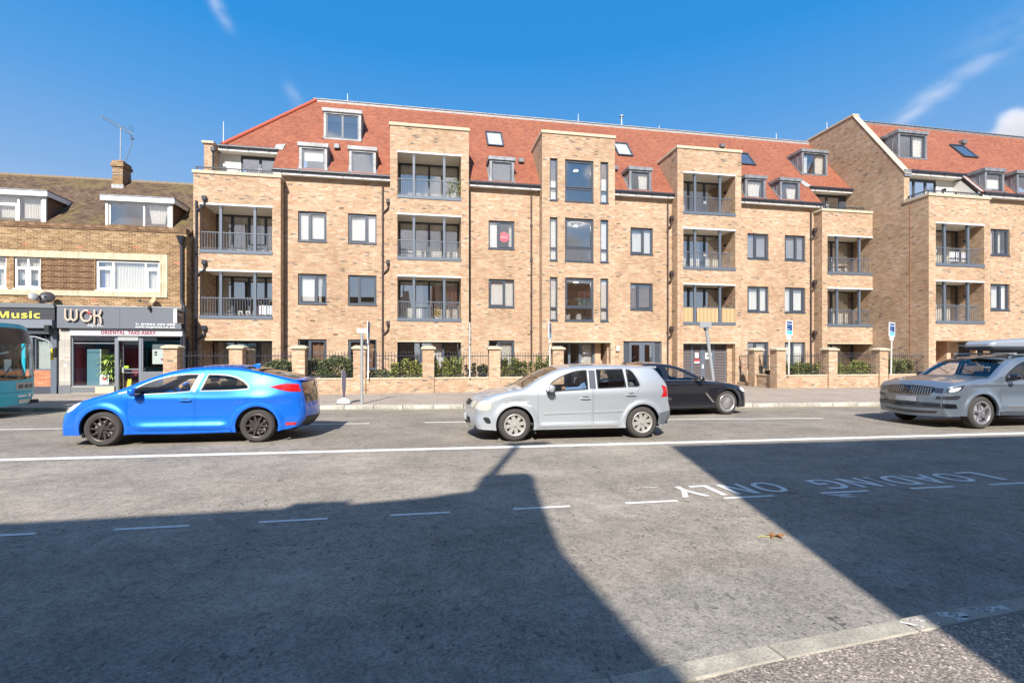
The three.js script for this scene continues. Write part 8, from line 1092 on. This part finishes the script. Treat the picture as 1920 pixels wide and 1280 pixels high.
// ---------------------------------------------------------------- the bus nosing in at the left edge
{
  const t = thing('bus', 'turquoise bus with a large curved windscreen, its nose showing at the left edge', 'bus', [-10.75, 0, -15.5]); t.rotation.y = -0.03;
  const teal = phys({ color: lin(0.004, 0.42, 0.58), roughness: 0.45, clearcoat: 0.3 });
  const HW = 1.22, prof = (y) => y < 1.05 ? 0.02 + 0.1 * ((1.05 - y) / 0.8) ** 2 * (y < 0.5 ? 1 : 0.4) : 0.02 + 0.3 * ((y - 1.05) / 1.75) ** 2.2; // how far the front leans back
  const at = (s, y, off = 0) => { const c = 0.36 * Math.abs(s) ** 2.6, z = s * HW * (1 - 0.05 * Math.abs(s) ** 6); return [-prof(y) - c + off, y, z * (1 + off * 0.02)]; };
  const sheet = (s0, s1, ya, yb, off, ns = 24, ny = 14) => { const pos = [], idx = []; for (let j = 0; j <= ny; j++) for (let i = 0; i <= ns; i++) { const s = lerp(s0, s1, i / ns), y0 = typeof ya === 'function' ? ya(s) : ya, y1 = typeof yb === 'function' ? yb(s) : yb; pos.push(...at(s, lerp(y0, y1, j / ny), off)); } for (let j = 0; j < ny; j++) for (let i = 0; i < ns; i++) { const a = j * (ns + 1) + i, b = a + ns + 1; idx.push(a, b, a + 1, b, b + 1, a + 1); } const g = new THREE.BufferGeometry(); g.setAttribute('position', new THREE.Float32BufferAttribute(pos, 3)); g.setIndex(idx); g.computeVertexNormals(); return g; };
  const wsLow = (s) => 0.98 + 0.1 * s ** 4 + 0.12 * s * s, wsTop = (s) => 2.40 - 0.3 * s ** 4;
  own('front_panel', [sheet(-1, 1, 0.3, wsLow, 0), sheet(-1, 1, wsTop, (s) => 2.52 - 0.3 * s ** 4, 0, 24, 4)], teal, t);
  own('bumper_joint', sheet(-1, 1, 0.655, 0.668, 0.006, 24, 1), std({ color: lin(0.003, 0.12, 0.17), roughness: 0.5 }), t);
  own('windscreen', sheet(-0.97, 0.97, (s) => wsLow(s) + 0.08, 1.98, 0.002), phys({ color: lin(0.8, 0.83, 0.81), roughness: 0, transmission: 1, thickness: 0, ior: 1.4 }), t);
  own('windscreen_surround', [sheet(-1, 1, wsLow, (s) => wsLow(s) + 0.085, 0.004, 24, 2), sheet(-1, -0.965, wsLow, wsTop, 0.003, 2, 12), sheet(0.965, 1, wsLow, wsTop, 0.003, 2, 12)], M.gloss, t); own('destination_glass', sheet(-0.97, 0.97, 1.98, wsTop, 0.003), std({ color: lin(0.03, 0.03, 0.032), roughness: 0.25 }), t); own('destination_display', sheet(-0.75, 0.7, 2.05, 2.28, -0.03), std({ color: lin(0.05, 0.045, 0.035), roughness: 0.9 }), t);
  for (const s of [-1, 1]) own('headlight', sheet(s * 0.8, s * 0.97, 0.72, 0.86, 0.008, 6, 3), M.lampGlass, t);
  own('number_plate', sheet(-0.62, -0.2, 0.34, 0.45, 0.012, 4, 1), std({ color: lin(0.6, 0.6, 0.55), roughness: 0.5 }), t); own('fleet_number', [-0.62, -0.44, -0.26].map((s) => sheet(s, s + 0.13, 0.76, 0.86, 0.008, 2, 1)), std({ color: lin(0.05, 0.08, 0.09), roughness: 0.5 }), t); own('fleet_plate', sheet(-0.68, -0.06, 0.73, 0.92, 0.005, 6, 1), M.galv, t); own('maker_badge', [sheet(-0.56, -0.46, 0.5, 0.6, 0.008, 2, 1), sheet(-0.4, -0.12, 0.52, 0.57, 0.008, 2, 1)], M.white, t);
  // sides, roof, floor, inside
  const Lb = 9; own('side_panel', [BOX(-Lb, -0.53, 0.32, 1.05, -HW * 0.955, -HW * 0.94), BOX(-Lb, -0.53, 0.32, 1.05, HW * 0.94, HW * 0.955), BOX(-Lb, -0.72, 2.1, 2.35, -HW * 0.955, -HW * 0.94), BOX(-Lb, -0.72, 2.1, 2.35, HW * 0.94, HW * 0.955), ...[-0.58, -2.2, -3.9, -5.6, -7.3].flatMap((x) => [BOX(x - 0.09, x, 1.05, 2.12, HW * 0.94, HW * 0.953), BOX(x - 0.09, x, 1.05, 2.12, -HW * 0.953, -HW * 0.94)])], teal, t);
  own('side_glass', [BOX(-Lb, -0.68, 1.05, 2.12, -HW * 0.945, -HW * 0.943), BOX(-Lb, -0.68, 1.05, 2.12, HW * 0.943, HW * 0.945)], carGlass(0.5), t); own('roof', RBOX(-Lb, -0.95, 2.3, 2.5, -HW * 0.94, HW * 0.94, 0.1, 4), teal, t); own('floor', BOX(-Lb, -0.2, 0.3, 0.4, -HW * 0.9, HW * 0.9), M.cabin, t); own('cab_wall', [BOX(-1.6, -1.56, 0.4, 2.3, 0.1, HW * 0.92), BOX(-1.5, -0.6, 0.4, 1.1, -0.05, 0.0)], M.cabin, t); own('dashboard', RBOX(-0.95, -0.4, 0.6, 1.1, -HW * 0.8, HW * 0.85, 0.06, 2), M.cabin, t); own('handrail', [ROD([-1.4, 0.4, -0.45], [-1.4, 2.3, -0.45], 0.02, 8), ROD([-0.9, 1.75, -1.0], [-0.7, 1.5, 0.8], 0.03, 8)], M.whiteAged, t); own('notice', BOX(-0.75, -0.745, 1.2, 1.55, -0.9, -0.66), M.white, t);
  own('wiper', [TUBE([[-0.1, 1.12, 0.2], [-0.06, 1.5, -0.1], [-0.12, 1.95, -0.5]], 0.014, 6)], M.black, t);
  own('mirror_arm', [TUBE([[-0.72, 2.2, -1.1], [-0.4, 2.2, -1.26], [-0.12, 2.08, -1.34], [-0.02, 1.9, -1.36], [0.0, 1.72, -1.36]], 0.022, 8)], M.galv, t); own('mirror', RBOX(0.0, 0.1, 1.6, 1.9, -1.42, -1.3, 0.04, 2), M.black, t); own('mirror_marker', RBOX(-0.06, -0.002, 1.52, 1.86, -1.4, -1.32, 0.02, 2), std({ color: lin(0.7, 0.55, 0.02), roughness: 0.5 }), t);
  for (const x of [-2.4]) for (const s of [-1, 1]) own('wheel', new THREE.CylinderGeometry(0.48, 0.48, 0.28, 28).rotateX(Math.PI / 2).translate(x, 0.48, s * 1.02), M.rubber, t);
}
// ---------------------------------------------------------------- the driver at the open window of the silver car
function bodyField(bones, cell, k = 0.03) { // bones: [ax,ay,az,ra, bx,by,bz,rb]
  const lo = V(1e9, 1e9, 1e9), hi = V(-1e9, -1e9, -1e9); for (const b of bones) for (const o of [0, 4]) { lo.min(V(b[o] - b[o + 3], b[o + 1] - b[o + 3], b[o + 2] - b[o + 3])); hi.max(V(b[o] + b[o + 3], b[o + 1] + b[o + 3], b[o + 2] + b[o + 3])); }
  lo.subScalar(cell * 3); hi.addScalar(cell * 3); const size = Math.max(hi.x - lo.x, hi.y - lo.y, hi.z - lo.z), N = Math.ceil(size / cell) + 2, mc = new MarchingCubes(N, new THREE.MeshBasicMaterial(), false, false, 90000); mc.isolation = 0;
  const half = (N - 1) * cell / 2, c = lo.clone().addScalar(half), P = V(), A = V(), D = V();
  for (let z = 0; z < N; z++) for (let y = 0; y < N; y++) for (let x = 0; x < N; x++) { P.set(lo.x + x * cell, lo.y + y * cell, lo.z + z * cell); let d = 1e9; for (const b of bones) { A.set(b[0], b[1], b[2]); D.set(b[4] - b[0], b[5] - b[1], b[6] - b[2]); const t = clamp(P.clone().sub(A).dot(D) / (D.lengthSq() + 1e-9), 0, 1), q = P.distanceTo(A.addScaledVector(D, t)) - lerp(b[3], b[7], t); const h = Math.max(k - Math.abs(d - q), 0) / k; d = Math.min(d, q) - h * h * k * 0.25; } mc.field[x + y * N + z * N * N] = -d; }
  mc.update(); const n = mc.count, g = new THREE.BufferGeometry(); const pos = mc.positionArray.slice(0, n * 3), nor = mc.normalArray.slice(0, n * 3);
  // MarchingCubes works in -1..1 with the cells at (i - N/2) / (N/2)
  for (let i = 0; i < n; i++) { pos[i * 3] = lo.x + (pos[i * 3] + 1) * N / 2 * cell; pos[i * 3 + 1] = lo.y + (pos[i * 3 + 1] + 1) * N / 2 * cell; pos[i * 3 + 2] = lo.z + (pos[i * 3 + 2] + 1) * N / 2 * cell; }
  void c; g.setAttribute('position', new THREE.BufferAttribute(pos, 3)); g.setAttribute('normal', new THREE.BufferAttribute(nor, 3)); return g;
}
{
  // the car's own space: x forward, z > 0 is its far side as it drives to the left; the driver sits on the camera's side
  const car = golf.car, t = thing('person', 'dark haired driver in a blue top at the wheel of the silver hatchback', 'person', [car.position.x, 0, car.position.z]); t.rotation.y = car.rotation.y;
  const sd = -Math.sign(Math.cos(car.rotation.y)) * -1; void sd;
  const z = -0.37, hx = -0.17; const torso = [[-0.2, 0.62, z, 0.15, -0.27, 0.95, z, 0.165], [-0.27, 0.95, z, 0.16, -0.26, 1.03, z, 0.09], [-0.26, 1.0, z - 0.19, 0.07, -0.26, 1.0, z + 0.19, 0.07], [-0.25, 0.99, z - 0.2, 0.062, -0.06, 0.98, z - 0.33, 0.05], [-0.06, 0.98, z - 0.33, 0.048, 0.2, 0.97, z - 0.2, 0.038], [-0.25, 0.98, z + 0.2, 0.06, -0.05, 0.78, z + 0.23, 0.048], [-0.05, 0.78, z + 0.23, 0.046, 0.24, 0.92, z + 0.12, 0.036], [-0.18, 0.6, z - 0.1, 0.1, 0.25, 0.62, z - 0.12, 0.075], [-0.18, 0.6, z + 0.1, 0.1, 0.25, 0.62, z + 0.12, 0.075], [0.25, 0.62, z - 0.12, 0.072, 0.5, 0.36, z - 0.12, 0.05], [0.25, 0.62, z + 0.12, 0.072, 0.5, 0.36, z + 0.12, 0.05]];
  own('top', bodyField(torso, 0.016, 0.05), std({ color: lin(0.14, 0.24, 0.40), roughness: 0.95 }), t);
  const hand = (x, y, zz, s) => [[x - 0.03, y, zz, 0.026, x + 0.03, y + 0.01, zz, 0.028], ...[-0.024, -0.008, 0.008, 0.024].flatMap((o, i) => [[x + 0.03, y + 0.01 + o, zz + s * 0.012, 0.0095, x + 0.065, y + 0.012 + o, zz + s * 0.0, 0.0085], [x + 0.065, y + 0.012 + o, zz, 0.0085, x + 0.072 - 0.003 * i, y + 0.008 + o, zz - s * 0.03, 0.0075]]), [x, y + 0.02, zz, 0.011, x + 0.035, y + 0.05, zz - s * 0.02, 0.009]];
  const skin = std({ color: lin(0.34, 0.19, 0.12), roughness: 0.7 });
  const head = [[hx - 0.05, 1.2, z, 0.082, hx - 0.0, 1.2, z, 0.08], [hx + 0.01, 1.13, z, 0.058, hx + 0.035, 1.1, z, 0.042], [hx + 0.075, 1.185, z, 0.012, hx + 0.095, 1.155, z, 0.016], [hx + 0.07, 1.12, z - 0.015, 0.012, hx + 0.07, 1.12, z + 0.015, 0.012], [hx - 0.02, 1.17, z - 0.08, 0.02, hx - 0.03, 1.19, z - 0.085, 0.022], [hx - 0.02, 1.17, z + 0.08, 0.02, hx - 0.03, 1.19, z + 0.085, 0.022], [hx - 0.05, 1.12, z, 0.055, hx - 0.08, 1.0, z, 0.06]];
  own('head', join([bodyField(head, 0.006, 0.02), bodyField(hand(0.22, 0.975, z - 0.19, 1), 0.005, 0.008), bodyField(hand(0.26, 0.93, z + 0.11, -1), 0.005, 0.008)]), skin, t);
  own('eyes', [-0.03, 0.03].map((o) => new THREE.SphereGeometry(0.011, 10, 8).translate(hx + 0.068, 1.195, z + o)), M.black, t);
  own('hair', bodyField([[hx - 0.065, 1.215, z, 0.086, hx - 0.02, 1.235, z, 0.078], [hx - 0.08, 1.15, z, 0.07, hx - 0.09, 1.12, z, 0.05], [hx + 0.01, 1.26, z - 0.02, 0.045, hx + 0.035, 1.25, z + 0.02, 0.04]], 0.007, 0.02), std({ color: lin(0.012, 0.01, 0.009), roughness: 0.8 }), t);
}
renderer.render(scene, camera);
